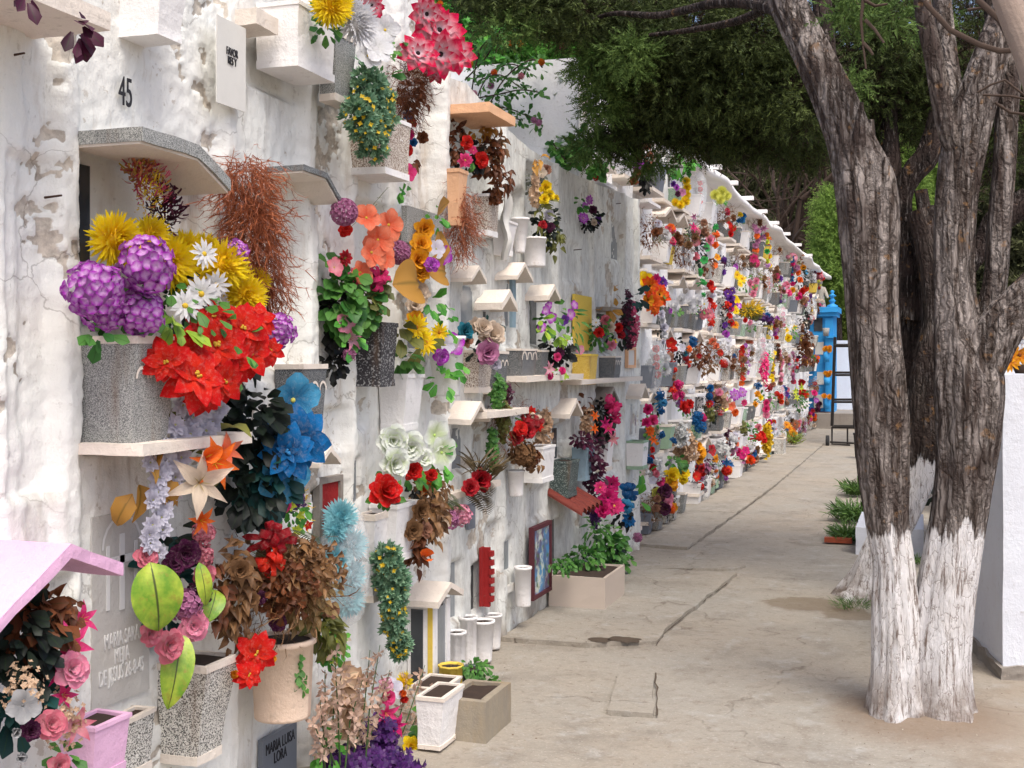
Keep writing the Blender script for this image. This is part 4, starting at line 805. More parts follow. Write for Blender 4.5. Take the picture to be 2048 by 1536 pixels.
bq('dark brown leaf bundle with pink lilies, pink roses and silver bells, bottom left',90,1350,
 [('lily','hot',135,1290,52,.26),('lily','hot',160,1240,40,.24),('lily','fuchs',112,1330,46,.26),('rose','pink',138,1338,40,.3),('rose','rosepink',100,1450,34,.3),('lily','rosepink',145,1450,44,.28),('carn','plum',62,1462,22,.3),('hib','silver',45,1410,36,.3),('bud','silver',30,1460,30,.3),('bud','silver',40,1510,32,.3),('rose','rosepink',115,1530,26,.3),('lily','hot',125,1390,30,.28)],
 [('leaf','brown',70,1240,70,60,90,50,.18),('leaf','dark',40,1290,70,80,120,48,.2),('leaf','teal',30,1400,60,80,60,50,.16),('tiny','beige',50,1380,50,60,120,7,.28),('tiny','beige',130,1440,40,70,120,7,.28),('dry','brown',110,1210,40,30,40,40,.2),('leaf','green',120,1515,26,26,12,30,.26)],W=WA,off=.22)
# dried gladioli: stalks with beige florets
r_=bq('tall stalks of faded beige gladioli above purple statice, bottom centre',740,1450,
 [('mum','yellow',808,1362,20,.24),('bud','orange',800,1390,22,.26),('carn','yellow',822,1492,22,.34),('rose','hot',775,1395,18,.28),('lily','hot',770,1425,30,.28),('bud','red',800,1400,22,.26),('lily','magenta',790,1450,26,.28),('hib','lilac',785,1380,24,.24),('bow','pink',768,1370,18,.26)],
 [('tiny','purple',745,1525,110,22,420,13,.3,.06),('tiny','purple',760,1470,36,40,160,12,.26),('tiny','purple',850,1500,20,26,110,12,.36),('crumple','beige',690,1420,30,80,40,34,.18),('leaf','green',860,1450,26,60,26,30,.38),('leaf','bright',660,1500,30,40,20,24,.2)],W=WA,off=.24)
mb=MB(); ml=MB()
for (x0,y0,x1,y1) in [(640,1530,650,1340),(670,1530,640,1400),(660,1530,690,1320),(700,1540,740,1300),(720,1540,780,1340),(740,1530,700,1390),(690,1540,725,1360),(780,1540,850,1330),(760,1540,820,1350),(800,1530,860,1370),(650,1540,625,1440),(730,1540,760,1290),(680,1530,668,1290)]:
    o0=random.uniform(.2,.3); a_,_t=onwall(x0,y0,WA-o0); b_,_t=onwall(x1,y1,WA-o0-.03); mid=(a_+b_)/2+rdir()*.02; tube(mb,[a_,mid,b_],[.004,.003,.0015],4)
    for i in range(16):
        u=.25+.75*i/16; c=a_.lerp(b_,u)+rdir()*.012; P_=petal(1,.5,3,2,.7,-.7,.4,'oval'); n=(tocam(c)+rdir()*.9+Vector((0,0,-.3))).normalized(); m=Matrix.Translation(c)@onto(n)
        for q in range(3): ml.add(P_[0]*.032*random.uniform(.7,1.2),P_[1],P_[2],m@rotz(q*2.1))
mb.build('flower_stalks',M['stem'],r_,r_.location); ml.build('faded_florets',petalm((226,196,176),(216,180,160)),r_,r_.location)
def sedum(label,x,y,rx,ry,off,W,extra=()):
    r=empty('hanging_succulent',onwall(x,y,W-off)[0],label,'succulent plant'); mb=MB(); p,t=onwall(x,y,W-off)
    scatter(mb,'sedum',p,(rx*t*.85,rx*t*.7,ry*t),170,17*t,tocam(p),.2,0,.3)
    for _ in range(9): q=p+Vector((random.uniform(0,.4)*rx*t,random.uniform(-1,1)*rx*t,random.uniform(-1.05,.3)*ry*t)); scatter(mb,'sedum',q,(.3*rx*t,.3*rx*t,.35*ry*t),22,15*t,tocam(p),.2,0,.2)
    for (a_,b_,c_,d_) in extra: q,_=onwall(a_,b_,W-off); scatter(mb,'sedum',q,(c_*t,c_*t*.8,d_*t),110,16*t,tocam(p),.2,0,.4)
    mb.build('fleshy_shoots',lm('sedum'),r,r.location); mb=MB()
    for (a_,b_,c_,d_) in ((x,y+ry*.3,rx,ry*.7),)+tuple(extra): q,_=onwall(a_,b_,W-off-.02); scatter(mb,'tiny',q,(c_*t*1.05,c_*t*.85,d_*t*1.03),24,5*t,tocam(p),.2,0,.85)
    mb.build('yellow_florets',lm('ylw'),r,r.location)
sedum('blue green hanging succulent dotted yellow, high up under the bright magenta flowers',738,190,42,80,.22,WA,((720,235,34,50),(745,280,32,44),(770,220,22,50)))
sedum('blue green hanging succulent dotted yellow, low down beside a small lantern shaped niche',782,1170,34,70,.16,WA,((790,1235,26,50),(772,1120,26,30),(800,1290,18,24)))
bq('yellow mum and white mum with white blooms in the large high planter',690,30,[('mum','yellow',662,12,48,.3),('mum','yellow',650,-10,40,.28),('mum','white',712,45,50,.32),('mum','white',695,20,36,.3),('hib','white',752,98,36,.3),('hib','white',735,112,28,.28),('hib','white',770,60,30,.26)],
 [('leaf','green',650,50,34,36,34,26,.24),('leaf','green',770,100,24,40,14,20,.24)],W=WA,off=.26)
bq('huge magenta and white dahlias on top of the wall',860,80,[('dahl','pinkwhite',852,28,44,.22),('dahl','pinkwhite',878,62,58,.26),('dahl','pinkwhite',835,108,46,.24),('dahl','pinkwhite',880,108,52,.28),('dahl','pinkwhite',912,108,44,.26),('dahl','pinkwhite',742,10,34,.2),('dahl','magenta',735,30,30,.18),('dahl','pinkwhite',868,140,30,.2)],
 [('leaf','green',800,95,20,24,8,20,.16)],W=WA,off=.18)
bq('brown dried bunch under the magenta dahlias',818,185,[],[('fil','brown',820,165,26,40,220,30,.12,.04,.4),('fil','brown',815,210,20,34,150,28,.12,.04,.8),('dry','brown',825,190,28,50,60,22,.12)],W=WA,off=.12,name='dried_bunch',cat='dried bunch')
bq('string of small blue, red and pink fabric flowers beside the high planter',822,300,[('carn','blue',816,230,12,.1),('dahl','red',824,245,12,.1),('rose','magenta',818,270,12,.1),('carn','blue',826,285,10,.1),('rose','red',815,300,13,.1),('carn','brown',845,275,13,.14),('hib','hot',815,345,20,.12)],
 [('dry','brown',822,325,14,16,8,20,.1),('leaf','green',778,150,12,10,4,26,.2)],W=WA,off=.1,name='flower_string',cat='flower string')
bq('large hanging bouquet of coral flowers and mauve pompoms with ivy',730,560,
 [('pom','mauve',688,424,31,.16),('pom','mauve',797,505,27,.16),('hib','coral',732,436,30,.2),('hib','coral',776,450,34,.2),('hib','coral',755,480,34,.22),('hib','coral',742,505,32,.2),('hib','coral',720,545,26,.16),('hib','coral',765,515,28,.2),('bow','hot',752,560,28,.18),('hib','rosepink',668,535,20,.12),('dahl','crimson',690,515,18,.14),('dahl','hot',710,555,20,.14),('hib','pink',690,645,22,.14),('lily','pink',700,680,28,.14),('hyd','mauve',698,710,14,.14),('rose','red',690,460,16,.1)],
 [('ivy','green',680,590,42,90,120,28,.1,.05),('ivy','green',730,600,36,60,70,28,.12,.05),('ivy','olive',740,580,34,60,30,26,.14),('leaf','black',670,630,34,90,120,30,.04),('leaf','bright',700,660,20,50,20,24,.14),('leaf','black',668,730,24,22,40,22,.06)],W=WA,off=.14,
 frn=[('fern',765,460,40,-5,60,12,.3,.4),('olive',720,440,60,-70,130,3,.06,0),('olive',700,455,70,-60,120,3,.06,0)])
bq('tall garland of golden orange petals with gilded leaves and sunflowers',838,560,
 [('carn','gold',848,458,24,.14),('carn','gold',842,490,26,.14),('carn','gold',836,520,26,.14),('carn','gold',840,545,22,.14),('carn','cream',836,585,26,.12),('carn','cream',830,610,22,.12),('carn','gold',828,640,22,.12),('daisy','yellow',832,655,26,.2),('daisy','yellow',850,685,28,.2),('daisy','yellow',878,665,20,.2),('daisy','yellow',838,672,22,.2)],
 [('leaf','gold',870,445,20,20,3,60,.14),('leaf','olive',800,670,20,30,6,60,.14),('leaf','green',810,720,30,26,20,30,.1),('leaf','olive',850,690,26,20,5,44,.14)],W=WA,off=.12,name='flower_garland',cat='garland')
r_=[o for o in bpy.data.objects if o.get('label','').startswith('tall garland of golden')][0]; bigleaf(r_,785,570,62,.7,0,.2,'gold'); bigleaf(r_,850,540,50,.6,10,.16,'gold')
bq('trailing green vine with purple and lilac pansies',880,640,
 [('rose','purple',862,530,17,.2),('hib','purple',884,510,22,.18),('hib','lilac',872,498,20,.18),('rose','purple',882,712,19,.2),('hib','purple',905,690,24,.18),('hib','lilac',890,690,22,.18)],
 [('leaf','bright',865,600,22,24,10,26,.16),('leaf','bright',890,640,18,40,14,24,.16),('leaf','bright',888,760,28,34,14,26,.18),('leaf','bright',905,730,22,20,8,26,.18),('leaf','bright',870,440,16,34,8,22,.14),('leaf','bright',810,385,22,10,7,26,.12)],W=WA,off=.16,name='trailing_vine',cat='vine')
bq('bunch of big white roses above red carnations',820,920,
 [('rose','greenwhite',785,880,36,.2),('rose','greenwhite',820,895,34,.22),('rose','greenwhite',785,928,36,.24),('hib','greenwhite',868,870,34,.2),('hib','greenwhite',882,905,34,.22),('rose','greenwhite',845,918,24,.2),('carn','red',768,982,38,.24),('carn','red',825,942,22,.22),('carn','red',862,950,14,.2)],
 [('leaf','bright',860,910,40,50,26,34,.16),('leaf','green',810,950,50,24,20,24,.14),('leaf','green',770,1000,34,8,14,22,.2)],W=WA,off=.18)
bq('dried brown flower bunch with orange calla and pink hydrangea',860,1050,
 [('carn','dry',840,1020,24,.18),('carn','dryrose',870,1020,20,.18),('rose','dryrose',850,1060,18,.18),('carn','dry',825,1060,22,.16),('calla','orange',850,1115,26,.18),('hyd','mauve',900,1040,20,.16),('hyd','pink',922,1030,22,.16),('carn','crimson',960,960,26,.18),('carn','crimson',940,975,20,.18),('carn','cream',885,1040,18,.18),('carn','orange',850,975,16,.14)],
 [('dry','dry',845,1030,50,64,180,24,.14,.05),('dry','brown',830,1095,24,44,60,26,.12),('dry','dry',870,975,30,30,60,22,.12),('leaf','black',840,970,26,36,24,24,.08)],W=WA,off=.14,frn=[('fern',890,1000,60,10,100,20,.24,.9),('fern',880,985,60,-10,90,18,.2,1.)])
r_=bq('dried brown palm fronds arching out of a white pot',950,960,[],[('grass','palm',960,950,20,20,46,66,.12,.04)],W=WB,off=.12,name='dried_palm_fronds',cat='palm fronds',frn=[('palm',930,980,60,-60,110,16,.32,1.3),('palm',940,990,70,-30,100,16,.32,1.2),('palm',950,960,50,-20,80,14,.35,1.2)])
bq('red ribbon bouquet with gold bow and wire ball',1052,850,[('bow','crimson',1058,850,28,.16),('rose','red',1040,858,18,.18),('rose','crimson',1055,862,18,.18),('bow','cream',1068,838,16,.18),('carn','crimson',1030,875,18,.14),('dahl','red',1075,850,16,.14),('dahl','red',1060,825,14,.14)],
 [('fil','brown',1035,820,16,20,50,16,.1,.03,.1),('leaf','green',1050,850,30,26,20,14,.08),('crumple','beige',1090,860,12,56,90,12,.05)],W=WB,off=.12)
bq('dried brown hydrangea head below the red ribbon bouquet',1050,910,[('hyd','dry',1042,905,26,.14),('hyd','brown',1060,915,22,.14)],[('crumple','dry',1050,912,30,26,50,14,.13),('dry','dry',1070,920,16,20,14,18,.12)],W=WB,off=.12,name='dried_hydrangea',cat='dried flower')
bq('long thin leaved vine trailing down from the terrazzo pots',1000,840,[],[('tiny','green',998,790,16,40,120,8,.1,.03),('tiny','olive',1008,840,16,50,130,8,.1,.03),('tiny','green',985,900,12,50,130,8,.1,.03),('tiny','plum',1015,790,10,24,30,8,.1),('fil','brown',1002,830,14,70,60,24,.08,.03,1)],W=WB,off=.1,name='trailing_vine',cat='vine')
bq('faded cream and mauve paper pompoms with a teal flower',968,680,[('carn','teal',930,662,20,.12),('carn','cream',982,670,32,.18),('carn','cream',965,655,22,.16),('carn','mauve',975,705,28,.18),('carn','cream',950,650,18,.1),('carn','lilac',990,728,14,.16),('carn','dryrose',932,680,16,.1)],[('leaf','teal',975,645,26,8,8,24,.12),('leaf','dark',955,700,24,24,20,18,.08)],W=WB,off=.14)
bq('bouquet of purple orchids and white daisies with dark leaves',1115,665,[('hib','purple',1090,620,11,.14),('hib','purple',1102,635,12,.14),('hib','purple',1140,628,12,.14),('hib','purple',1148,610,10,.14),('hib','purple',1082,655,11,.14),('hib','violet',1128,640,11,.14),('daisy','white',1134,680,15,.18),('hib','purple',1096,610,9,.14),('rose','hot',1114,714,10,.18),('lily','pink',1096,736,18,.18),('rose','fuchs',1124,742,9,.18),('dahl','plum',1120,705,12,.16),('hib','pink',1160,700,10,.14),('rose','magenta',1100,752,8,.18)],
 [('leaf','black',1115,700,34,36,90,18,.1),('leaf','green',1100,640,34,40,40,18,.1),('lance','green',1145,650,20,50,30,24,.1),('leaf','lime',1085,650,14,22,8,22,.14),('leaf','lime',1122,672,12,14,5,22,.16),('leaf','lime',1120,745,22,12,10,12,.14)],W=WB,off=.12)
bq('red, white and yellow bouquet with crimson sprays at the end of the grey wall',1225,650,[('carn','red',1198,665,12,.14),('rose','crimson',1240,670,11,.14),('carn','cream',1218,655,14,.16),('carn','rosepink',1210,640,12,.14),('blos','yellow',1228,684,8,.16),('daisy','white',1192,645,9,.14),('carn','red',1236,655,11,.14),('carn','pink',1222,690,12,.16),('blos','violet',1212,672,7,.16)],
 [('leaf','green',1198,668,26,34,60,14,.1),('tiny','pinkleaf',1262,650,16,50,160,7,.12),('tiny','plum',1255,640,14,60,120,7,.1),('leaf','teal',1270,600,16,24,14,22,.1),('leaf','gold',1215,620,22,8,5,26,.12),('leaf','dark',1240,660,30,40,30,14,.08),('leaf','gold',1228,585,7,16,4,26,.1)],W=WB,off=.12)
bq('faded yellow mum bunch with white wreath and dark dried leaves, top of the grey wall',1088,420,[('carn','yellow',1090,374,15,.16),('carn','yellow',1098,390,13,.16),('carn','yellow',1088,398,12,.16),('carn','yellow',1112,396,8,.14),('rose','plum',1100,455,12,.14),('rose','crimson',1085,450,10,.14),('carn','lilac',1098,430,12,.14),('hib','cream',1082,345,12,.1),('carn','dryrose',1092,340,12,.1)],
 [('leaf','grey',1072,370,18,56,60,14,.06),('leaf','dark',1092,450,28,40,90,14,.1),('dry','olive',1110,480,16,34,40,20,.1),('dry','gold',1072,325,12,18,6,26,.1),('tiny','beige',1072,380,8,40,90,7,.1),('lance','olive',1080,425,14,50,20,30,.1)],W=WB,off=.1)
bq('small black basket of purple flowers nailed to the grey wall',1176,425,[('dahl','purple',1178,400,11,.1),('dahl','purple',1166,437,13,.12),('dahl','violet',1196,440,10,.1),('carn','plum',1186,420,10,.1),('carn','cream',1188,445,8,.12),('dahl','purple',1170,412,9,.1)],[('leaf','green',1160,410,10,20,18,14,.08),('leaf','dark',1178,435,26,24,50,12,.06),('leaf','black',1174,452,18,10,40,10,.04)],W=WB,off=.08)
bq('red roses in a dried brown leaf bunch under the peach canopy',955,320,[('rose','red',932,285,16,.12),('rose','red',962,320,18,.14),('poin','hot',930,320,18,.14),('poin','hot',946,300,11,.12)],
 [('dry','brown',975,320,28,40,120,22,.1),('dry','dry',990,290,18,30,40,26,.1),('dry','brown',1005,360,18,30,60,18,.1),('leaf','black',935,310,26,40,40,20,.05),('dry','brown',915,290,10,50,60,20,.02),('dry','gold',960,262,30,16,16,26,.04),('leaf','green',948,325,14,10,8,18,.1),('crumple','brown',985,395,18,16,40,12,.1)],W=WB,off=.1)
bq('hanging rust brown cypress bunch below the tall peach pot',925,440,[],[('fil','rustfil',922,400,18,34,150,26,.1,.03,.9),('fil','rustfil',924,450,22,44,220,28,.1,.03,.9),('fil','rustfil',918,490,12,26,70,24,.1,.03,1)],W=WB,off=.1,name='dried_cypress_bunch',cat='dried bunch')
bq('black wreath with a glossy pink ribbon bow at the far end of the grey wall',1205,840,[('bow','hot',1225,815,20,.16),('bow','hot',1228,835,16,.16),('lily','orange',1188,832,13,.16),('lily','orange',1188,858,12,.16),('lily','hot',1215,858,18,.16),('lily','rosepink',1222,878,18,.16),('lily','magenta',1208,845,14,.16),('bow','hot',1215,800,14,.14)],
 [('leaf','black',1203,840,20,46,140,16,.08),('crumple','beige',1172,845,8,36,60,10,.06),('dry','brown',1172,810,12,20,14,18,.06)],W=WB,off=.1,name='wreath',cat='wreath')
bq('long plum coloured trailing plant',1190,930,[],[('leaf','plum',1165,880,24,14,50,14,.1),('leaf','plum',1185,900,20,34,90,14,.12),('leaf','plum',1190,950,20,40,110,14,.12),('leaf','plum',1190,1000,16,30,70,14,.12)],W=WB,off=.12,name='trailing_plant',cat='plant')
bq('pinkish red dahlia bunch with a shiny blue bow near the ground',1225,1000,[('dahl','magenta',1222,968,22,.2),('dahl','magenta',1215,995,24,.22),('dahl','hot',1228,1012,22,.22),('carn','magenta',1205,1020,18,.2),('bow','blue',1252,985,24,.2),('bow','sky',1250,1010,20,.2),('poin','blue',1258,1040,18,.2),('hyd','mauve',1275,1075,10,.16),('dahl','hot',1200,975,15,.2)],
 [('leaf','black',1245,1030,18,30,50,14,.14),('tiny','purple',1190,1035,8,26,60,7,.12),('leaf','bright',1278,1000,10,14,4,24,.14)],W=WB,off=.18)
bq('leafy green climber growing in the beige tiled planter',1180,1090,[],[('leaf','green',1125,1130,26,16,90,12,.16,.1),('leaf','green',1170,1115,40,26,130,14,.16,.1),('leaf','green',1220,1095,30,44,150,20,.2,.1),('lance','green',1195,1060,26,30,60,18,.16),('leaf','dark',1210,1110,40,34,60,16,.16),('leaf','green',1250,1120,14,30,40,14,.22)],W=WB,off=.16,name='climbing_plant',cat='plant')
bq('small leafy succulent in the dark green plastic pot',950,1345,[],[('leaf','green',950,1338,30,18,90,13,.33,.06),('leaf','green',980,1368,22,18,60,12,.36,.06)],W=WAf,off=.34,name='potted_plant',cat='plant')
bq('thin green blades growing in the mossy concrete planter',915,1385,[],[('lance','green',930,1405,16,24,16,40,.38),('fil','brown',930,1370,10,20,8,24,.36)],W=WAf,off=.38,name='potted_plant',cat='plant')
bq('dark purple leaves hanging from the top left shelf',165,50,[],[('leaf','plum',160,62,26,36,12,44,.3,.03,.9),('leaf','plum',55,-5,14,14,4,40,.28,.03,.9)],W=WA,off=.28,name='trailing_plant',cat='plant')
# objects on walls: plates, pictures, door, lantern niche, cloths
def plate(name,label,cat,W,x0,x1,yt,yb,off,th,mat,rim=None,tilt=0):
    ya,zt=px(x0,yt,W); _,zb=px(x0,yb,W); yb_=Ywall(x1,W); r=empty(name,(-W,ya,zb),label,cat); mb=MB(); box(mb,-W+off-th,-W+off,ya,yb_,zb,zt,3,.002); mb.build('panel',M[mat] if isinstance(mat,str) else mat,r,(-W,ya,zb),False)
    if rim:
        mb=MB(); f=.025; X0=-W+off-th; X1=-W+off+.012
        box(mb,X0,X1,ya-f,ya,zb-f,zt+f); box(mb,X0,X1,yb_,yb_+f,zb-f,zt+f); box(mb,X0,X1,ya,yb_,zt,zt+f); box(mb,X0,X1,ya,yb_,zb-f,zb); mb.build('frame',M[rim],r,(-W,ya,zb),False)
    return r,(ya+yb_)/2,(zb+zt)/2,yb_-ya,zt-zb
def picm():
    k=NT('faded_picture'); v=k.coord(); c=k.mix(k.ramp(k.noise(v,7,3,.5),.4,.6),lin((96,70,104)),lin((70,140,190))); c=k.mix(k.ramp(k.noise(v,11,4,.6),.5,.6),c,lin((200,206,196))); c=k.mix(k.ramp(k.noise(v,16,4,.6),.55,.65),c,lin((80,110,70))); return k.fin(c,.35,.5)
M['pic']=picm()
plate('framed_picture','dark framed faded blue and white picture leaning low on the grey wall','picture',WB,1051,1084,1062,1192,.05,.02,'pic','maroon')
r_,yc,zc,_,_=plate('glass_plaque','large etched glass plaque with an engraved cross and name, lower left','plaque',WA,178,292,1035,1425,.012,.008,'engr')
text_mesh('MARIA SARA\nMEJIA\nDE JESUS 26-8-45',M['letter'],'lettering',WALLROT@Matrix.Diagonal((.62,1.35,1,1)),.05,r_,(-WA+.013,yc,zc-.12))
mb=MB()
for (a_,b_,w2,h2) in ((0,.11,.012,.12),(0,.15,.06,.012),(.07,.1,.008,.1),(-.07,.1,.008,.1)): box(mb,-WA+.0125,-WA+.015,yc+a_-w2,yc+a_+w2,zc+b_-h2,zc+b_+h2)
for i in range(9):
    a_=i/9*PI; mb.add([(-WA+.0135,yc+.09*math.cos(a_),zc+.19+.09*math.sin(a_)),(-WA+.0135,yc+.1*math.cos(a_),zc+.19+.1*math.sin(a_)),(-WA+.0135,yc+.1*math.cos(a_+.35),zc+.19+.1*math.sin(a_+.35)),(-WA+.0135,yc+.09*math.cos(a_+.35),zc+.19+.09*math.sin(a_+.35))],[(0,1,2,3)])
mb.build('engraved_cross',M['letter'],r_,r_.location,False)
r_,yc,zc,_,_=plate('grave_plaque','grey blue plaque with black letters at the bottom edge','plaque',WA,512,580,1480,1600,.03,.02,'slate')
text_mesh('MARIA LUISA\nLORA',M['ink'],'lettering',WALLROT@Matrix.Diagonal((.7,1.1,1,1)),.055,r_,(-WA+.031,yc,zc+.05))
r_,yc,zc,_,_=plate('paper_notice','curled laminated notice with faint black print near the top','notice',WA-.05,424,482,30,205,.02,.004,'paper')
text_mesh('FAVOR\nRES Y',M['ink'],'printed_text',WALLROT@Matrix.Diagonal((.6,1,1,1)),.04,r_,(-WA+.0725,yc,zc+.03))
p,_=onwall(245,187,WA); text_mesh('45',M['ink'],'painted_number',WALLROT@Matrix.Diagonal((.62,1.15,1,1)),.115,wallA,(-WA+.012,p.y,p.z-.04))
plate('terrazzo_slab','square weathered terrazzo slab hanging tilted above the golden garland','slab',WA,776,850,412,486,.1,.03,'terr')
plate('yellow_panel','yellow painted panel behind the purple orchids','panel',WB,1142,1176,588,700,.03,.02,'yellowp')
plate('blue_strip','flaking pale blue strip painted on a narrow upright between the small hoods','panel',WB,1014,1021,560,655,.035,.02,'ltblue')
plate('grave_plaque','small grey plaque above the row of white ground pots','plaque',WB,930,944,1010,1060,.02,.015,'slate')
plate('grave_plaque','pale worn plaque low on the grey wall, left of the dark picture','plaque',WB,1003,1026,1175,1190,.02,.015,'paper')
plate('grave_plaque','rust framed pale plaque near the end of the grey wall, under the red spray','plaque',WB,1250,1264,700,730,.02,.015,'paper','peach2')
plate('memorial_sign','small dark plaque with faded lettering beside the yellow green bunch','plaque',WA,627,664,968,1060,.03,.02,'redpaint','conc')
r_,yc,zc,ww,hh_=plate('open_door_leaf','small red wooden door standing open edge on, low on the grey wall','door',WB,955,962,1095,1213,.02,.01,'redpaint')
p,t=onwall(960,1213,WB); mb=MB(); box(mb,p.x+.0,p.x+.11*0+.055,p.y,p.y+.03,p.z,p.z+118*t,2,.002)
for i in range(6): box(mb,p.x+.055,p.x+.075,p.y-.005,p.y+.035,p.z+.03+i*18*t,p.z+.03+i*18*t+.03,2,.003)
mb.build('door_edge',M['redpaint'],r_,r_.location,False)
mb=MB()
for i in range(2): pass
# red tiled little roof on the grey wall
p,t=onwall(1095,1032,WB); r_=empty('tiled_canopy',p,'small red clay tile roof over a low niche','tiled roof'); 
for i in range(5):
    mb=MB(); y=p.y+i*.11; V=[]
    for a_ in np.linspace(0,PI,7):
        for q in (0,1): V.append((p.x+.24*q,y+.055-.055*math.cos(a_),p.z+.15-.13*q+.035*math.sin(a_)))
    mb.add(V,gridq(6,1)); V2=[(a,b,c-.012) for a,b,c in V]; mb.add(V2,gridq(6,1)); mb.build('roof_tile',M['tile'],r_,p)
# lantern shaped niche at ground level
p,t=onwall(815,1345,WA); r_=empty('lantern_niche',(p.x,p.y,p.z),'small lantern shaped niche with gabled white lid and yellow side','niche'); H=160*t; D=.14
mb=MB(); box(mb,p.x,p.x+D,p.y+.0,p.y+.02,p.z-.1,p.z+H*.86,3,.002); box(mb,p.x,p.x+D,p.y+.2,p.y+.22,p.z-.1,p.z+H*.86,3,.002); box(mb,p.x+D-.02,p.x+D,p.y+.02,p.y+.05,p.z-.1,p.z+H*.86); box(mb,p.x+D-.02,p.x+D,p.y+.17,p.y+.2,p.z-.1,p.z+H*.86)
mb.build('housing',M['paint_white'],r_,r_.location,False); mb=MB(); box(mb,p.x+.02,p.x+D*.6,p.y-.004,p.y-.001,p.z-.08,p.z+H*.8); mb.build('side_pane',M['glass'],r_,r_.location,False)
mb=MB(); box(mb,p.x+D*.78,p.x+D-.005,p.y-.004,p.y-.001,p.z-.1,p.z+H*.85); mb.build('yellow_strip',M['yellowp'],r_,r_.location,False); mb=MB(); box(mb,p.x+D-.012,p.x+D-.008,p.y+.05,p.y+.17,p.z-.08,p.z+H*.8); mb.build('pane',M['pane'],r_,r_.location,False)
mb=MB(); zz=p.z+H*.86
for (ya,yb,za,zb) in ((-.06,.11,0,.07),(.11,.28,.07,0)): hexa(mb,[(p.x,p.y+ya,zz+za),(p.x+D+.05,p.y+ya,zz+za),(p.x+D+.05,p.y+yb,zz+zb),(p.x,p.y+yb,zz+zb),(p.x,p.y+ya,zz+za+.03),(p.x+D+.05,p.y+ya,zz+za+.03),(p.x+D+.05,p.y+yb,zz+zb+.03),(p.x,p.y+yb,zz+zb+.03)],3,.003)
mb.build('gabled_lid',M['ledge'],r_,r_.location,False)
# torn white cloth
p,t=onwall(1005,420,WB-.1); mb=MB(); V=[];
for i in range(12):
    for j in range(6): u,v=i/11,j/5; V.append((p.x+.02*math.sin(v*7+u*3)+.015*math.sin(u*11),p.y+(v-.5)*.13*(1-u*.5)+u*.09+.02*math.sin(u*6),p.z+.12-u*.4))
mb.add(V,gridq(11,5)); o=mb.build('torn_cloth',M['paper'],None,p); tag(o,'torn pale cloth hanging between two white pots on the grey wall','cloth')
# nails in the plaster
for (x,y,W) in ((95,395,WA),(20,112,WA),(1150,500,WB),(1230,408,WB)):
    p,t=onwall(x,y,W); mb=MB(); tube(mb,[p+Vector((-.01,0,0)),p+Vector((.05,.0,.004))],[.004,.003],5,0,True); mb.build('nail',M['rust'],wallA if W==WA else wallB,p)
# ---------------------------------------------------------------- far wall: named bouquets
def proj(P):
    x,y,z = P; dx = x*CT+y*ST; dy = -x*ST+y*CT; return 1024+F*dx/dy, HY-F*(z-EYE)/dy
used=[]
def fq(label,x,y,*a,**k): used.append((x,y,k.pop('rr',26))); k.setdefault('W',WC); k.setdefault('off',.2); return bq(label,x,y,*a,**k)
fq('fiery orange and red dahlia bunch at the near corner of the far wall',1308,590,[('dahl','orangered',1298,572,24,.24),('dahl','orangered',1318,590,26,.26),('dahl','orange',1305,605,22,.24),('dahl','gold',1295,600,18,.22),('hib','yellow',1290,560,18,.2),('dahl','orangered',1308,618,16,.24),('dahl','violet',1325,565,14,.2),('dahl','magenta',1312,558,12,.2)],[('leaf','green',1308,590,24,30,20,12,.2)],rr=40)
fq('row of white daisies and shaggy white mums along a shelf',1375,605,[('daisy','white',1334,598,17,.26),('mum','white',1348,612,13,.24),('mum','white',1362,598,14,.24),('mum','white',1378,606,15,.24),('mum','white',1395,600,14,.24),('daisy','white',1408,608,12,.26),('mum','white',1385,618,11,.24),('rose','purple',1340,622,6,.24)],[('leaf','green',1350,625,20,8,20,9,.2),('leaf','green',1385,620,26,8,16,8,.2)],rr=36)
fq('long string of small white flowers hanging below the white daisies',1325,650,[('carn','lilac',1322,628,10,.22),('carn','white',1325,640,9,.22),('carn','lilac',1328,655,10,.22),('carn','white',1328,670,9,.22),('carn','lilac',1326,684,7,.22)],[('leaf','dark',1318,655,8,26,20,9,.16)],name='flower_garland',cat='garland')
fq('fluffy yellow crescent wreath with purple flowers near the roof',1366,385,[('mum','yellow',1372,362,10,.26),('mum','yellow',1374,375,10,.26),('mum','yellow',1370,402,12,.26),('mum','yellow',1360,410,11,.26),('mum','yellow',1350,405,10,.26),('mum','yellow',1373,390,10,.26),('carn','purple',1352,375,8,.26),('carn','violet',1346,368,7,.26),('rose','plum',1355,388,7,.26),('hib','mauve',1364,385,9,.26)],[('leaf','green',1360,350,14,10,12,14,.2)],name='wreath',cat='wreath',rr=34)
fq('pale lemon yellow mum bunch under the wavy roof',1440,387,[('mum','lemon',1430,390,12,.28),('mum','lemon',1442,383,13,.28),('mum','lemon',1452,392,12,.28),('mum','lemon',1440,398,12,.28)],[('leaf','bright',1440,402,14,6,14,8,.24)],rr=30)
fq('big green leaves sprouting at the roof edge',1372,325,[],[('leaf','bright',1365,330,26,16,26,20,.24)],name='roof_plant',cat='plant')
fq('dark brown and black leaf garland hanging from the upper row',1292,330,[],[('leaf','black',1290,345,10,40,90,14,.22),('dry','brown',1292,312,10,34,50,16,.24),('leaf','teal',1300,330,8,30,20,10,.2)],name='leaf_garland',cat='garland',rr=30)
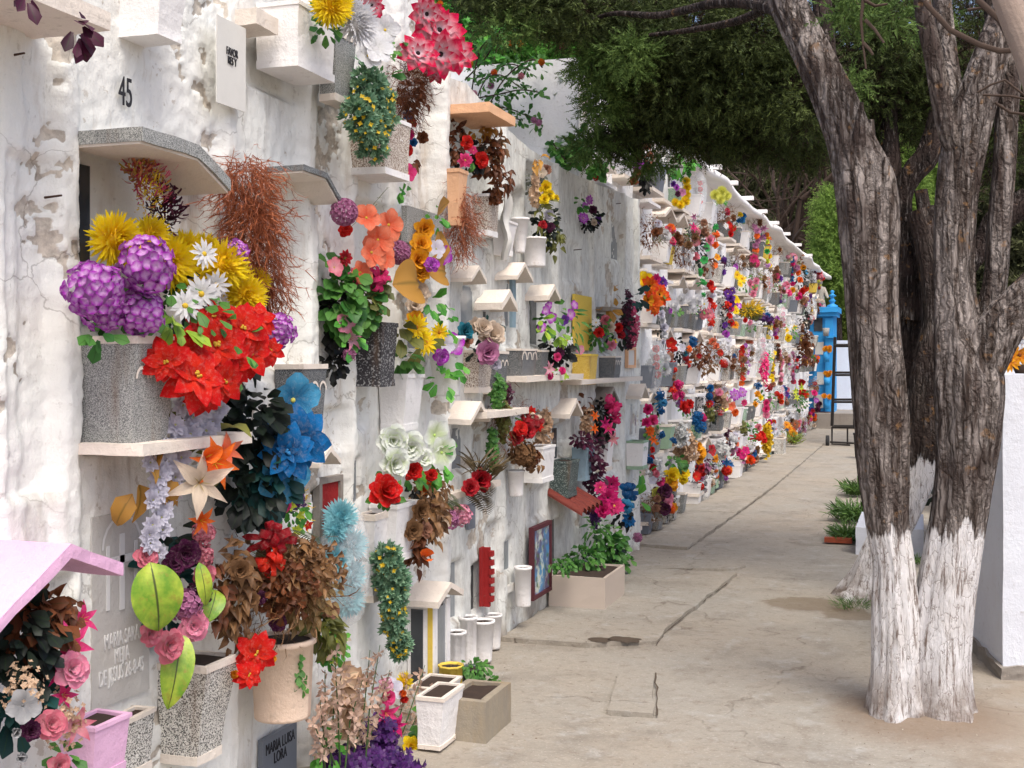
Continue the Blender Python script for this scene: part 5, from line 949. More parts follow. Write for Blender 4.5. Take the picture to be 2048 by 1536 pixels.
fq('green and orange butterfly garland hanging over three rows',1412,520,[('bow','green',1428,455,10,.24),('bow','orange',1432,470,9,.24),('hib','green',1412,495,10,.24),('hib','green',1408,520,9,.24),('bow','green',1400,545,9,.24),('bow','green',1405,565,9,.24),('bow','green',1404,590,8,.24),('carn','pink',1418,480,12,.24),('carn','orange',1430,490,8,.24),('hib','gold',1434,515,8,.24),('hib','orange',1430,530,8,.24)],[('leaf','dark',1400,500,10,34,50,10,.18),('dry','brown',1415,530,14,30,30,12,.18)],name='flower_garland',cat='garland',rr=40)
fq('bright red flowers with white just below the roof',1460,460,[('dahl','red',1458,450,9,.24),('dahl','red',1466,457,8,.24),('carn','red',1460,468,8,.24),('daisy','white',1452,452,7,.22)],[('leaf','green',1460,460,10,14,14,6,.2)])
fq('string of yellow and green round blooms on the upper far wall',1536,510,[('carn','limey',1534,484,6,.22),('carn','yellow',1538,494,6,.22),('carn','green',1534,503,6,.22),('carn','yellow',1539,512,6,.22),('carn','limey',1535,522,6,.22),('carn','yellow',1539,531,6,.22)],[],name='flower_garland',cat='garland')
fq('big yellow daisies with pink blossoms, upper rows of the far wall',1485,560,[('daisy','yellow',1474,550,10,.26),('daisy','yellow',1484,558,10,.26),('daisy','yellow',1480,568,8,.26),('carn','pink',1500,566,8,.26),('carn','rosepink',1508,575,9,.26),('carn','pink',1512,562,8,.26),('carn','pink',1506,588,8,.26)],[('leaf','green',1490,570,22,20,30,8,.2)],rr=34)
fq('bright cerise bunch of roses and ribbons hanging vertically',1450,640,[('bow','red',1456,610,9,.24),('carn','hot',1462,618,8,.24),('rose','red',1458,632,8,.24),('carn','red',1462,646,8,.24),('dahl','violet',1450,650,8,.24),('daisy','gold',1470,650,9,.26),('carn','purple',1452,668,8,.24),('hib','lilac',1458,678,7,.24)],[('leaf','black',1450,640,10,34,40,8,.2)],rr=30)
fq('yellow green feathery foliage above small mixed blooms in a red pot',1505,625,[('carn','blue',1534,632,8,.26),('rose','pink',1500,645,6,.26),('daisy','white',1512,648,5,.26),('carn','red',1490,640,6,.24)],[('needle','ylw',1502,618,26,14,260,12,.24),('tiny','olive',1505,625,26,14,200,6,.24),('tiny','purple',1520,636,26,7,90,5,.25),('leaf','green',1500,655,14,8,20,7,.22)],rr=36)
fq('dark wreath with a glossy blue bow and orange blossoms',1375,690,[('bow','blue',1383,683,13,.24),('rose','orange',1378,698,7,.24),('hib','lilac',1364,695,9,.24),('bud','orange',1376,725,9,.24),('rose','teal',1370,708,6,.24)],[('leaf','black',1356,700,14,30,60,9,.18)],name='wreath',cat='wreath',rr=30)
fq('spreading rust brown dried flower bunch, third row of the far wall',1405,710,[('carn','coral',1425,683,9,.26),('carn','coral',1432,692,8,.26),('rose','dryrose',1395,715,7,.24),('rose','crimson',1398,712,6,.28)],[('dry','brown',1402,708,30,28,120,11,.24),('fil','dry',1410,705,30,30,90,18,.22,.05,.2),('dry','dry',1415,735,22,20,50,10,.22)],rr=38)
fq('tall magenta feather duster shaped bunch in the middle rows',1530,735,[],[('leaf','pinkleaf',1529,735,8,36,160,7,.24,.03,.9)],name='magenta_plume',cat='plume',rr=20)
bpy.data.objects['magenta_plume'].children[0].data.materials[0]=leafm((236,40,130),(200,20,100))
fq('yellow and white lilies with pale ribbons, middle rows far along',1580,665,[('lily','yellow',1572,660,9,.26),('lily','white',1580,650,9,.26),('carn','yellow',1576,676,9,.26),('lily','yellow',1588,655,8,.26),('lily','white',1585,640,8,.26)],[('leaf','green',1578,665,14,22,20,8,.2)],rr=26)
fq('magenta, pink and coral bunch in the middle of the far wall',1358,790,[('hyd','fuchs',1356,770,11,.24),('hyd','magenta',1360,790,10,.24),('carn','hot',1350,792,9,.24),('hyd','purple',1362,808,10,.24)],[('leaf','green',1356,790,12,26,20,8,.18)])
fq('bright red carnations in a white pot below the magenta bunch',1370,808,[('carn','red',1366,812,12,.28),('carn','red',1378,808,11,.28),('carn','crimson',1372,820,10,.28)],[('leaf','green',1372,820,16,10,16,8,.24)])
fq('yellow and pink bouquets with purple poinsettia star, lower middle',1478,795,[('poin','purple',1470,790,14,.28),('poin','purple',1485,785,12,.28),('hib','coral',1462,812,11,.28),('carn','rosepink',1445,800,10,.26),('carn','pink',1438,785,9,.26),('dahl','hot',1488,805,8,.28),('carn','orange',1470,825,9,.26)],[('crumple','beige',1438,800,22,24,90,8,.24),('leaf','dark',1425,825,12,30,40,9,.2)],rr=40)
fq('blue ribbon bunch beside orange and pink roses, near lower corner',1322,805,[('bow','blue',1318,790,12,.24),('bow','sky',1324,805,12,.24),('bow','blue',1320,822,10,.24)],[('leaf','dark',1318,800,14,24,30,9,.18)])
fq('hot pink and orange hanging bouquet at the near lower corner of the far wall',1300,830,[('carn','fuchs',1295,818,12,.26),('carn','hot',1305,840,13,.26),('carn','fuchs',1292,845,11,.26),('dahl','orange',1300,862,12,.26),('lily','orange',1305,880,13,.26),('carn','cream',1312,860,10,.26),('bud','gold',1310,888,10,.26),('rose','red',1304,900,7,.24),('rose','red',1304,915,6,.24),('bow','blue',1322,870,9,.24)],[('leaf','green',1300,850,18,36,50,10,.2)],rr=40)
fq('two large yellow carnations on stalks in a grey ground pot',1353,950,[('carn','yellow',1342,950,18,.3),('carn','yellow',1366,946,15,.3),('carn','gold',1342,962,15,.3),('carn','yellow',1366,958,12,.3)],[('leaf','green',1350,925,28,14,26,16,.28),('leaf','bright',1290,950,18,10,4,30,.3)],rr=40)
fq('orange silk roses and dark red leaves in a clear wrap near the ground',1402,905,[('carn','gold',1395,893,12,.3),('rose','gold',1400,905,13,.32),('carn','gold',1397,918,11,.3),('hib','crimson',1422,900,12,.28),('poin','gold',1432,918,10,.3),('carn','crimson',1402,938,9,.28)],[('leaf','plum',1408,925,20,26,50,9,.24),('crumple','white',1440,900,20,26,70,9,.22)],rr=36)
fq('pink and white wrapped bunch low at the near end of the far wall',1312,945,[('carn','hot',1320,962,11,.28),('carn','rosepink',1312,948,9,.28),('hib','lilac',1305,960,9,.28),('bow','blue',1300,920,9,.26),('carn','crimson',1305,935,9,.26)],[('crumple','white',1310,940,16,26,60,9,.24),('dry','grey',1318,955,14,14,20,8,.24)],rr=28)
fq('blue bow on a pale plastic wrapped bunch near the ground',1347,885,[('bow','blue',1346,882,9,.3)],[('crumple','beige',1372,895,22,40,160,10,.26),('crumple','white',1362,870,14,30,60,10,.26)],rr=34)
fq('scarlet ribbons and red blooms next to the yellow wrapped stick',1518,868,[('bow','red',1515,875,12,.3),('carn','red',1522,872,11,.3),('carn','rosepink',1516,855,9,.28),('carn','red',1528,880,8,.3)],[('leaf','green',1505,865,10,26,30,8,.24)])
fq('tall yellow cellophane wrapped flower stick standing on the ground',1534,890,[('carn','pink',1532,830,8,.3),('rose','magenta',1538,845,7,.3),('carn','hot',1532,818,9,.3)],[('crumple','ylw',1534,880,8,36,130,8,.3,.04)],name='wrapped_flower_stick',cat='wrapped flowers',rr=24)
fq('bright yellow lilies with red roses and green leaves far along the wall',1598,785,[('lily','limey',1588,782,10,.28),('lily','limey',1600,775,10,.28),('carn','red',1605,785,9,.28),('lily','limey',1592,795,9,.28),('carn','orange',1612,790,8,.28),('carn','crimson',1603,765,8,.26),('rose','fuchs',1628,787,7,.28)],[('leaf','green',1598,800,18,22,50,8,.22)],rr=32)
fq('mixed red, yellow and pink bouquet above the wrapped stick',1530,790,[('bow','crimson',1536,775,10,.28),('carn','yellow',1520,795,8,.28),('carn','gold',1515,788,7,.28),('rose','mauve',1538,798,7,.28),('carn','hot',1532,805,8,.28),('bow','blue',1515,772,9,.26),('carn','gold',1510,808,7,.28)],[('leaf','green',1528,800,22,18,50,8,.22)],rr=30)
fq('dark brown dried wreath near the far end of the wall',1612,690,[('carn','brown',1610,690,10,.3),('carn','dry',1618,705,10,.3)],[('dry','brown',1610,690,14,34,120,9,.28),('leaf','black',1610,640,10,24,60,7,.26),('dry','brown',1616,720,18,12,60,9,.3)],rr=30)
fq('orange and red garland beneath the end of the roof',1600,560,[('carn','orange',1596,545,7,.26),('carn','gold',1606,535,7,.26),('carn','red',1604,582,8,.28),('carn','orangered',1612,577,7,.28),('carn','orange',1600,560,7,.26),('hib','sky',1612,545,5,.26),('carn','gold',1585,580,7,.26)],[('leaf','dark',1602,555,12,36,70,8,.22),('dry','brown',1598,525,10,18,30,8,.22)],name='flower_garland',cat='garland',rr=32)
fq('striped green grassy plant in a pot on the ground far along',1590,880,[],[('grass','olive',1586,885,8,6,70,26,.34,.05),('grass','lime',1586,885,8,6,40,24,.34,.05)],name='grassy_plant',cat='plant',rr=16)
pot('white square ground pot, fourth-nearest along the far wall',1296,992,1036,24,.25,'paint_white','ledge',.9,WC,off=.05); pot('grey square ground pot behind the yellow carnations',1332,962,1018,16,.2,'terr_d','conc',.86,WC,off=.12)
pot('sage green ground pot in front of the red leaf bunch',1418,930,975,16,.2,'sage','sage',.86,WC,off=.1); pot('white block shaped ground pot with white base',1455,930,956,26,.3,'paint_white','paint_white',.9,WC,off=.05)
pot('cream ground planter below the grassy plant',1548,876,910,20,.4,'terr_l','ledge',.95,WC,off=.08)
pot('dark red tilted clay pot in the third row from the top',1410,644,674,20,.2,'clay','clay',.8,WC,off=.0); pot('red pot with lime stripe under the feathery yellow foliage',1488,660,686,18,.2,'clay','clay',.86,WC)
# ---------------------------------------------------------------- far wall: the remaining niches
FOL={}
def folmesh(kind,mk,n,sz,v=0):
    key=(kind,mk,n,sz,v)
    if key not in FOL:
        mb=MB(); scatter(mb,kind,(0,0,0),(.8,.8,1),n,sz,(.5,-.7,.1),.3); FOL[key]=mb.mesh('foliage',lm(mk))
    return FOL[key]
def potproto(mat,rim,sc):
    D,L,H,tp=.2,.2,.22,.84; b=MB(); a_=.016; hexa(b,[(0,a_,0),(D*tp,a_,0),(D*tp,L-a_,0),(0,L-a_,0),(0,0,H*.93),(D,0,H*.93),(D,L,H*.93),(0,L,H*.93)],2,.002); r=MB(); z=H*.93
    for (a1,a2,b1,b2) in ((0,D+.004,-.004,.014),(0,D+.004,L-.014,L+.004),(D-.014,D+.004,.014,L-.014),(0,.014,.014,L-.014)): box(r,a1,a2,b1,b2,z,H)
    if sc:
        for k_ in range(3):
            yc=L*(k_+.5)/3; V=[]
            for i in range(7):
                a1=PI*i/6
                for q in (1,.6): V.append((D*.96+.006,yc-.03*q*math.cos(a1),z-H*.35+.04*q*math.sin(a1)))
            r.add(V,gridq(6,1))
    s=MB(); box(s,.014,D-.014,.014,L-.014,H-.03,H-.018); return [('body',b.mesh('body',M[mat],False)),('rim',r.mesh('rim',M[rim],False)),('soil',s.mesh('soil',M['soil'],False))]
PP=[(potproto(a_,b_,c_),d_) for a_,b_,c_,d_ in (('terr_d','ledge',1,'dark terrazzo pot with white trim'),('terr','ledge',0,'grey terrazzo pot'),('paint_white','paint_white',0,'white painted pot'),('terr_l','paint_white',0,'pale speckled pot'),('terr_g','paint_white',1,'green speckled pot with white trim'),('paint_white','ledge',1,'white pot with scalloped trim'),('sage','ledge',0,'sage green pot'),('yellowp','terr_d',0,'yellow and grey pot'),('slate','slate',0,'slate grey pot'))]
ROWN=['ground row','second row up','third row up','fourth row up','fifth row up','top row']
def ordn(n): return str(n)+('th' if 10<=n%100<=20 else {1:'st',2:'nd',3:'rd'}.get(n%10,'th'))
CK=['white','cream','dry','dryrose','pink','lilac','plum','brown','white','mauve','dryrose','yellow','gold','purple','violet','white','lilac','red','crimson','orange','coral','mauve','pink','hot','magenta','blue','cream','rosepink','fuchs','lemon','white','red','dryrose','brown','orangered','pinkwhite']
CN={'dry':'dried brown','brown':'dark brown','gold':'golden','violet':'violet','hot':'hot pink','dryrose':'faded pink','rosepink':'rose pink','fuchs':'fuchsia','lemon':'lemon yellow','orangered':'flame orange','pinkwhite':'pink and white'}
MET=['mum','pom','rose','carn','dahl','daisy','hyd','hib','lily','carn','rose']
nth={}
LMK=[(1308,590,'fiery orange dahlias'),(1375,605,'white shaggy mums'),(1325,655,'string of white flowers'),(1366,385,'fluffy yellow wreath'),(1440,387,'lemon yellow mums'),(1292,330,'dark leaf garland'),(1412,520,'green and orange garland'),(1460,460,'red flowers below the roof'),(1536,510,'string of round blooms'),(1485,560,'big yellow daisies'),(1450,640,'cerise roses'),(1505,625,'yellow feathery foliage'),(1375,690,'blue bow wreath'),(1405,710,'rust brown dried bunch'),(1530,735,'magenta plume'),(1580,665,'yellow and white lilies'),(1358,790,'magenta and coral bunch'),(1378,812,'bright red carnations'),(1478,795,'purple poinsettia star'),(1322,805,'blue ribbon bunch'),(1300,850,'hot pink and orange bouquet'),(1353,950,'two large yellow carnations'),(1402,905,'orange silk roses'),(1347,885,'low blue bow'),(1518,868,'scarlet ribbons'),(1534,880,'yellow wrapped stick'),(1598,785,'bright yellow lilies'),(1612,690,'dark brown wreath'),(1600,560,'orange and red garland'),(1590,880,'striped grassy plant')]
LABS=set()
def mklabel(d,r_,q):
    row=['ground row','second row','third row','fourth row','fifth row','top row'][r_]
    for (x,y,nm) in sorted(LMK,key=lambda u:(u[0]-q[0])**2+(u[1]-q[1])**2)[:12]:
        dx,dy=q[0]-x,q[1]-y; rel=('left of' if dx<0 else 'right of') if abs(dx)>abs(dy) else ('above' if dy<0 else 'below'); dd=math.hypot(dx,dy)
        s=f"{d}, {row}, {'just ' if dd<32 else ('well ' if dd>70 else '')}{rel} the {nm}"
        if len(s.split())<=16 and s not in LABS: LABS.add(s); return s
    return s
bay0=None; ppn=0; bn=0
for (b,r_,y,wd,z0,hh) in sorted(cells):
    qx,qy=proj((-WC+.2,y+wd/2,z0+.2)); 
    if qx<1290 and not (z0>3.0 and qx>1215): continue
    if qx>1640: continue
    if bay0 is None: bay0=b
    zb=z0+.022; bn_=b-bay0+1; far=y>19
    # pots
    yy=y-.02; npot=random.choices((0,1,2),(1.2,4,4))[0] if not (r_==5 and y>13) else random.choice((0,1))
    tops_=[]
    for i in range(npot):
        pr,d_=random.choices(PP,(5,5,5,4,1.6,4,.8,.6,1.5))[0]; s=random.uniform(.82,1.15)
        key=(r_,b,d_); nth[key]=nth.get(key,0)+1
        lab=mklabel(('near-side ' if i==0 and npot==2 else '')+d_,r_,proj((-WC+.2,yy+.1,zb+.1)))
        r=empty('flower_pot',(-WC+.012,yy,zb if r_ else .0),lab,'flower pot','pots along the far niche wall')
        for nm,me in pr: o=link(nm,me,r); 
        r.scale=(s*1.0,s*.95,s); tops_.append((yy+.1*s,(zb if r_ else 0)+.2*s)); yy+=.2*s+random.uniform(.04,.14)
        ppn+=1
    for i in range(random.choice((2,2,3,3)) if y<20 else 2):
        yc,zc = tops_[i] if i<len(tops_) else (y+wd*random.uniform(.1,1.5),z0+random.uniform(.12,.5))
        qx,qy=proj((-WC+.2,yc,zc+.08))
        if any(abs(qx-u[0])<u[2]*.8 and abs(qy-u[1])<u[2]*.9 for u in used): continue
        if r_==5 and random.random()<.5: continue
        if random.random()>.9: continue
        st=random.choices(('cluster','garland','dark','dried','plant','wrap'),(8,2.6,3,5,1.6,2.2))[0]
        c1,c2,c3=random.sample(CK,3); n1=CN.get(c1,c1); n2=CN.get(c2,c2); loc_=(-WC+.17,yc,zc+.04)
        nm={'cluster':'bouquet','garland':'flower_garland','dark':'wreath','dried':'dried_bunch','plant':'potted_plant','wrap':'wrapped_bouquet'}[st]
        desc={'cluster':f'{n1} and {n2} flower bunch','garland':f'hanging string of {n1} and {n2} flowers','dark':f'dark leaf wreath with {n1} flowers','dried':'brown dried flower bunch','plant':'small green plant','wrap':f'clear wrapped bunch of {n1} flowers'}[st]
        r=empty(nm,loc_,mklabel(desc,r_,(qx,qy)),{'cluster':'bouquet','garland':'garland','dark':'wreath','dried':'dried bunch','plant':'plant','wrap':'bouquet'}[st],'flowers along the far niche wall'); bn+=1
        L=Vector(loc_); fs=random.uniform(.75,1.15)
        def ff(ty,col,d,rad): place(FN[ty],flower(ty,col),r,L+Vector(d)*fs,(tocam(L)+Vector((.7,0,.2))*.6+rdir()*.5),rad*fs)
        def fo(kind,mk,n,sz,d,sc): o=link('leaves' if kind!='fil' else 'twigs',folmesh(kind,mk,n,sz,random.randrange(2)),r); o.location=Vector(d)*fs; o.scale=Vector(sc)*fs; o.rotation_euler=(0,0,random.uniform(-.4,.4))
        if st=='cluster':
            t1,t2=random.sample(MET,2); n=random.randint(5,8); big=random.random()<.3
            for k_ in range(n):
                a_=random.uniform(0,2*PI); q=random.uniform(.05,.14); ff(random.choice((t1,t1,t2)),random.choice((c1,c1,c2,c3 if random.random()<.5 else c1)),(random.uniform(0,.1),q*math.cos(a_),.05+q*math.sin(a_)),random.uniform(.05,.075)*(1.25 if big else 1))
            fo('leaf',random.choice(('green','bright','dark','olive')),90,.2,(0,0,0),(.13,.17,.14)); (fo('crumple',random.choice(('white','beige')),40,.2,(0,0,-.08),(.07,.09,.1)) if random.random()<.3 else 0)
        elif st=='garland':
            t1=random.choice(('rose','carn','hib','bow','dahl')); n=random.randint(6,9)
            for k_ in range(n): ff(t1 if k_%3 else random.choice(MET),(c1,c1,c2)[k_%3],(random.uniform(0,.05),random.uniform(-.05,.05),.18-k_*.07),random.uniform(.045,.06))
            fo('leaf',random.choice(('green','dark','black','brown')),50,.22,(-.04,0,-.08),(.07,.09,.32))
        elif st=='dark':
            for k_ in range(5): ff(random.choice(MET),random.choice((c1,c2)),(.05,random.uniform(-.09,.09),random.uniform(-.15,.15)),.05)
            fo('leaf',random.choice(('black','dark')),120,.2,(0,0,0),(.1,.13,.24))
        elif st=='dried':
            for k_ in range(3): ff(random.choice(('carn','rose')),random.choice(('dry','dryrose','brown',c1)),(.06,random.uniform(-.09,.09),random.uniform(-.05,.12)),.045)
            fo('dry',random.choice(('dry','brown')),120,.2,(0,0,.03),(.13,.17,.17)); fo('fil','dry',60,.5,(0,0,.03),(.14,.18,.18))
        elif st=='plant': fo(random.choice(('lance','leaf','tiny','grass')),random.choice(('green','bright','olive')),70,.3,(0,0,.06),(.13,.14,.13))
        else:
            fo('crumple','white',70,.22,(0,0,-.05),(.07,.09,.24))
            for k_ in range(4): ff(random.choice(MET),c1,(.05,random.uniform(-.05,.05),.15-.09*k_),.045)
            mb=MB(); lathe(mb,(0,0,-.3),[(.02,0),(.08,.1),(.11,.3),(.1,.45),(.05,.55)],12,0,.08,5); o=link('cellophane_wrap',mb.mesh('wrap',M['cello']),r)
print('pots',ppn,'bouquets',bn)
# ---------------------------------------------------------------- blue tomb and the end of the alley
YT=30.4
def bx2(name,parent,mat,x0,x1,yt,yb,Y,dep,extra=0,loc=None):
    a_,t=atY(x0,yt,Y); b_,_=atY(x1,yb,Y); mb=MB(); box(mb,a_.x-extra,b_.x+extra,Y-extra,Y+dep,b_.z,a_.z,2,.004); return mb.build(name,M[mat],parent,parent.location if parent else (0,0,0),False)
a_,t=atY(1600,827,YT); bt=empty('blue_tomb',(a_.x,YT,a_.z),'bright blue tomb pillar with white plaques and a turned finial at the alley end','tomb')
bx2('body','','blue',0,0,0,0,1,1) if False else None
bx2('body',bt,'blue',1560,1667,632,827,YT,1.2); bx2('pilaster',bt,'blue',1650,1666,636,827,YT-.05,.06); bx2('plinth',bt,'maroon',1560,1668,822,829,YT-.07,.05,.0)
bx2('cornice',bt,'blue',1556,1673,624,632,YT-.12,1.3); bx2('cornice',bt,'blue',1550,1676,615,624,YT-.18,1.4); bx2('ledge',bt,'blue',1652,1671,671,676,YT-.12,.12)
p,t=atY(1664.5,615,YT+.1); mb=MB(); lathe(mb,p,[(.13,0),(.13,.05),(.06,.08),(.05,.12),(.09,.16),(.04,.22),(.04,.25),(.1,.29),(.04,.33),(.03,.35),(.055,.385),(.03,.42),(.002,.43)],14); mb.build('finial',M['blue'],bt,bt.location)
for (x0,x1,a1,b1,m_) in ((1628,1645,636,662,'glass'),(1630,1647,684,709,'paper'),(1634,1648,744,769,'paper'),(1628,1646,789,816,'paper')): bx2('plaque',bt,m_,x0,x1,a1,b1,YT-.02,.02)
for i,(x,y0,y1,m_) in enumerate(((1652,656,672,'terr'),(1653,705,724,'blue'),(1654,755,771,'blue'),(1654,800,818,'blue'))):
    p,t=atY(x,y1,YT-.2); r=empty('flower_pot',p,['grey pot standing on the blue tomb ledge','upper blue pot fixed to the blue tomb','middle blue pot fixed to the blue tomb','lowest blue pot fixed to the blue tomb'][i],'flower pot'); mb=MB(); H=(y1-y0)*t
    lathe(mb,p,[(.01,0),(.06,0),(.085,H),(.07,H),(.06,H-.02)],10); mb.build('body',M[m_],r,p); mb=MB(); lathe(mb,p,[(.07,H-.02),(.004,H-.02)],8); mb.build('soil',M['soil'],r,p)
    if i:
        r=empty('bouquet',p+Vector((0,0,H)),['','yellow blooms in the upper blue pot of the blue tomb','yellow blooms in the middle blue pot of the blue tomb','yellow blooms in the lowest blue pot of the blue tomb'][i],'bouquet')
        for k_ in range(5): place('chrysanthemum',flower('mum','gold'),r,p+Vector((random.uniform(-.09,.09),random.uniform(-.1,0),H+.05+random.random()*.07)),(rdir()*.4+Vector((0,-1,.3))),.07)
# step, back wall
a_,_=atY(1600,857,29.9); mb=MB(); box(mb,a_.x-1,a_.x+6,29.9,34,-.05,.36,4,.01); o=mb.build('step',M['conc'],None,(a_.x,29.9,0),False); o['kind']='structure'
a_,_=atY(1668,681,32.4); b_,_=atY(2400,681,32.4); mb=MB(); box(mb,a_.x-.5,b_.x,32.4,32.7,0.3,a_.z,6,.006); o=mb.build('boundary_wall',M['bluewhite'],None,(a_.x,32.4,0),False); tag(o,'pale blue white block wall closing the alley behind the black ladder','wall')
# statue: robed figure with veil and open arms
p,t=atY(1639,617,31.3); r=empty('statue',p,'weathered stone statue of a veiled robed woman above the blue tomb','statue'); mb=MB(); V=[];n=20; pr=[(.02,0),(.17,0),(.16,.04),(.13,.2),(.12,.35),(.13,.46),(.12,.53),(.05,.58),(.055,.61),(.075,.65),(.07,.70),(.04,.735),(.003,.745)]
for (rr,z) in pr:
    for j in range(n+1): a1=2*PI*j/n; fl=1+.07*math.sin(a1*7)*(z<.5); V.append((p.x+rr*fl*math.cos(a1),p.y+rr*.75*fl*math.sin(a1),p.z+z))
mb.add(V,gridq(len(pr)-1,n)); 
for sg in (-1,1): tube(mb,[p+Vector((sg*.1,0,.52)),p+Vector((sg*.16,-.04,.38)),p+Vector((sg*.2,-.1,.28)),p+Vector((sg*.22,-.13,.25))],[.045,.045,.035,.015],8)
lathe(mb,p+Vector((0,-.045,.615)),[(.01,0),(.035,.02),(.04,.05),(.03,.085),(.005,.1)],8); mb.build('figure',M['statue'],r,p)
mb=MB(); box(mb,p.x-.2,p.x+.2,p.y-.16,p.y+.16,p.z-.35,p.z,2,.003); mb.build('pedestal',M['statue'],r,p,False)
# rolling ladder
Yl=24.0
def L_(x,y,Y=Yl): return atY(x,y,Y)[0]
r=empty('rolling_ladder',L_(1690,890),'tall black steel rolling ladder with wheels parked in the alley','ladder')
def bar(name,pts,rad,mat='metal'): mb=MB(); tube(mb,pts,rad,8,0,True); return mb.build(name,M[mat],r,r.location)
bar('rail',[L_(1670,674),L_(1664,852)],.03); bar('rail',[L_(1712,674),L_(1709,852)],.03); bar('rail',[L_(1757,674,Yl+.9),L_(1764,852,Yl+.9)],.03)
for y in (691,745,750,799,804,852): bar('rung',[L_(1668,y),L_(1712,y)],.022 if y!=691 else .035)
bar('base_bar',[L_(1664,854),L_(1760,856)],.025); bar('base_bar',[L_(1664,854),L_(1664,888),L_(1700,890)],.018); bar('base_bar',[L_(1695,856),L_(1695,888)],.016); bar('base_bar',[L_(1660,884),L_(1740,888)],.018); bar('base_bar',[L_(1710,800),L_(1724,800,Yl+.9)],.02)
for x in (1655,1742):
    p=L_(x,884); mb=MB(); V=[]
    for i in range(17):
        a1=2*PI*i/16
        for (dx,rr) in ((-.03,.02),(-.03,.11),(.03,.11),(.03,.02)): V.append((p.x+dx,p.y+rr*math.cos(a1),p.z+.02+rr*math.sin(a1)))
    mb.add(V,gridq(16,3)); mb.build('wheel',M['rubber'],r,r.location)
rpot('tall black plastic pot beside the tree in the distance',1720,866,915,24,'plum',ground=(1719,915),bot=.7)
# ---------------------------------------------------------------- tombs on the right
def tomb(label,pts,h,mat,foot=.0,name='tomb'):
    r=empty(name,(pts[0][0],pts[0][1],0),label,'tomb'); mb=MB(); c=[(x,y,-.05) for x,y in pts]+[(x,y,h) for x,y in pts]; hexa(mb,c,16,.004); mb.build('body',M[mat],r,(pts[0][0],pts[0][1],0),False); return r
A_=gp(2006,1352); d=Vector((-.264,1.45,0)).normalized(); e_=Vector((d.y,-d.x,0))
p0=A_; p1=A_+e_*1.6; p3=A_+d*1.5; p2=p1+d*1.5
r=tomb('large smooth white painted tomb at the right edge, behind the whitewashed tree',[(p0.x,p0.y),(p1.x,p1.y),(p2.x,p2.y),(p3.x,p3.y)],1.575,'tombside')
f0=p0-e_*.03-d*.03; f1=p1-d*.03; f3=p3-e_*.03; f2=p2; mb=MB(); hexa(mb,[(q.x,q.y,-.05) for q in (f0,f1,f2,f3)]+[(q.x,q.y,.055) for q in (f0+e_*.012,f1,f2,f3+e_*.012)],20,.016); mb.build('crumbling_footing',M['conc'],r,r.location,False)
q=A_+e_*.26+d*.5; r=empty('bouquet',(q.x,q.y,1.575),'brown basket of yellow and white daisies on the right hand tomb','bouquet'); mb=MB(); lathe(mb,(q.x,q.y,1.575),[(.01,0),(.07,0),(.09,.05),(.08,.05)],16); mb.build('basket',M['twig'],r,r.location)
for (dx,dz,ty,c_) in ((-.05,.1,'daisy','gold'),(.05,.12,'daisy','white'),(0,.18,'daisy','white'),(-.03,.26,'daisy','cream'),(.08,.22,'daisy','gold'),(-.1,.07,'daisy','gold')): place('daisy',flower(ty,c_),r,(q.x+dx,q.y-.05,1.575+dz),(-.2,-1,.25),.065)
a_=gp(1718,1125); tomb('low white kerb of a small grave beside the whitewashed roots',[(a_.x-.05,a_.y+.5),(a_.x+.5,a_.y+.5),(a_.x+.5,a_.y+1.6),(a_.x-.05,a_.y+1.6)],.22,'tombside',name='grave_kerb')
tomb('tall pale grave block glimpsed between the two trunks',[(.16,10.2),(1.6,10.2),(1.6,12.4),(.16,12.4)],1.2,'tombside')
tomb('white grave block far behind the second tree',[(.35,13.5),(1.9,13.5),(1.9,16.5),(.35,16.5)],1.5,'bluewhite')
LC['lawn']=((96,128,60),(52,84,36))
def tuft(label,x,y,w_,h_,n,mk='lawn'):
    p=gp(x,y); _,t=onground(x,y); mb=MB(); scatter(mb,'grass',p+Vector((0,0,.01)),(w_*t,w_*t*1.2,.01),n,h_*t,(0,-.3,.3)); o=mb.build('grass',lm(mk),None,p); o['kind']='stuff'; o['label']=label
tuft('bright green grass tuft at the white kerb',1694,1080,30,38,420); tuft('green grass growing along the path edge',1710,1040,40,42,520); tuft('green grass farther along the path edge',1722,990,34,36,360); tuft('green weeds behind the first trunk',1712,1215,50,18,260); tuft('weeds between trunks',1842,1130,16,30,60)
p=gp(1672,1085); mb=MB(); box(mb,p.x-.1,p.x+.14,p.y-.04,p.y+.04,0,.045,3,.004); o=mb.build('loose_brick',M['clay'],None,p,False); tag(o,'loose red brick lying beside the grass tuft','brick')
p=gp(1722,970); mb=MB(); hexa(mb,[(p.x-.12,p.y-.1,0),(p.x+.1,p.y-.1,0),(p.x+.1,p.y+.1,0),(p.x-.12,p.y+.1,0),(p.x-.08,p.y-.05,.1),(p.x+.06,p.y-.06,.12),(p.x+.05,p.y+.06,.1),(p.x-.07,p.y+.05,.09)],5,.02); o=mb.build('stone',M['conc'],None,p,False); tag(o,'pale rough stone at the path edge beside the trunk','stone')
p=atY(1868,985,10.0)[0]; r=empty('potted_plant',p,'dark green round leaved plant on the grave between the trunks','plant'); mb=MB(); scatter(mb,'leaf',p,(.08,.08,.09),30,.09,(0,-1,.2),0); mb.build('leaves',lm('dark'),r,p)
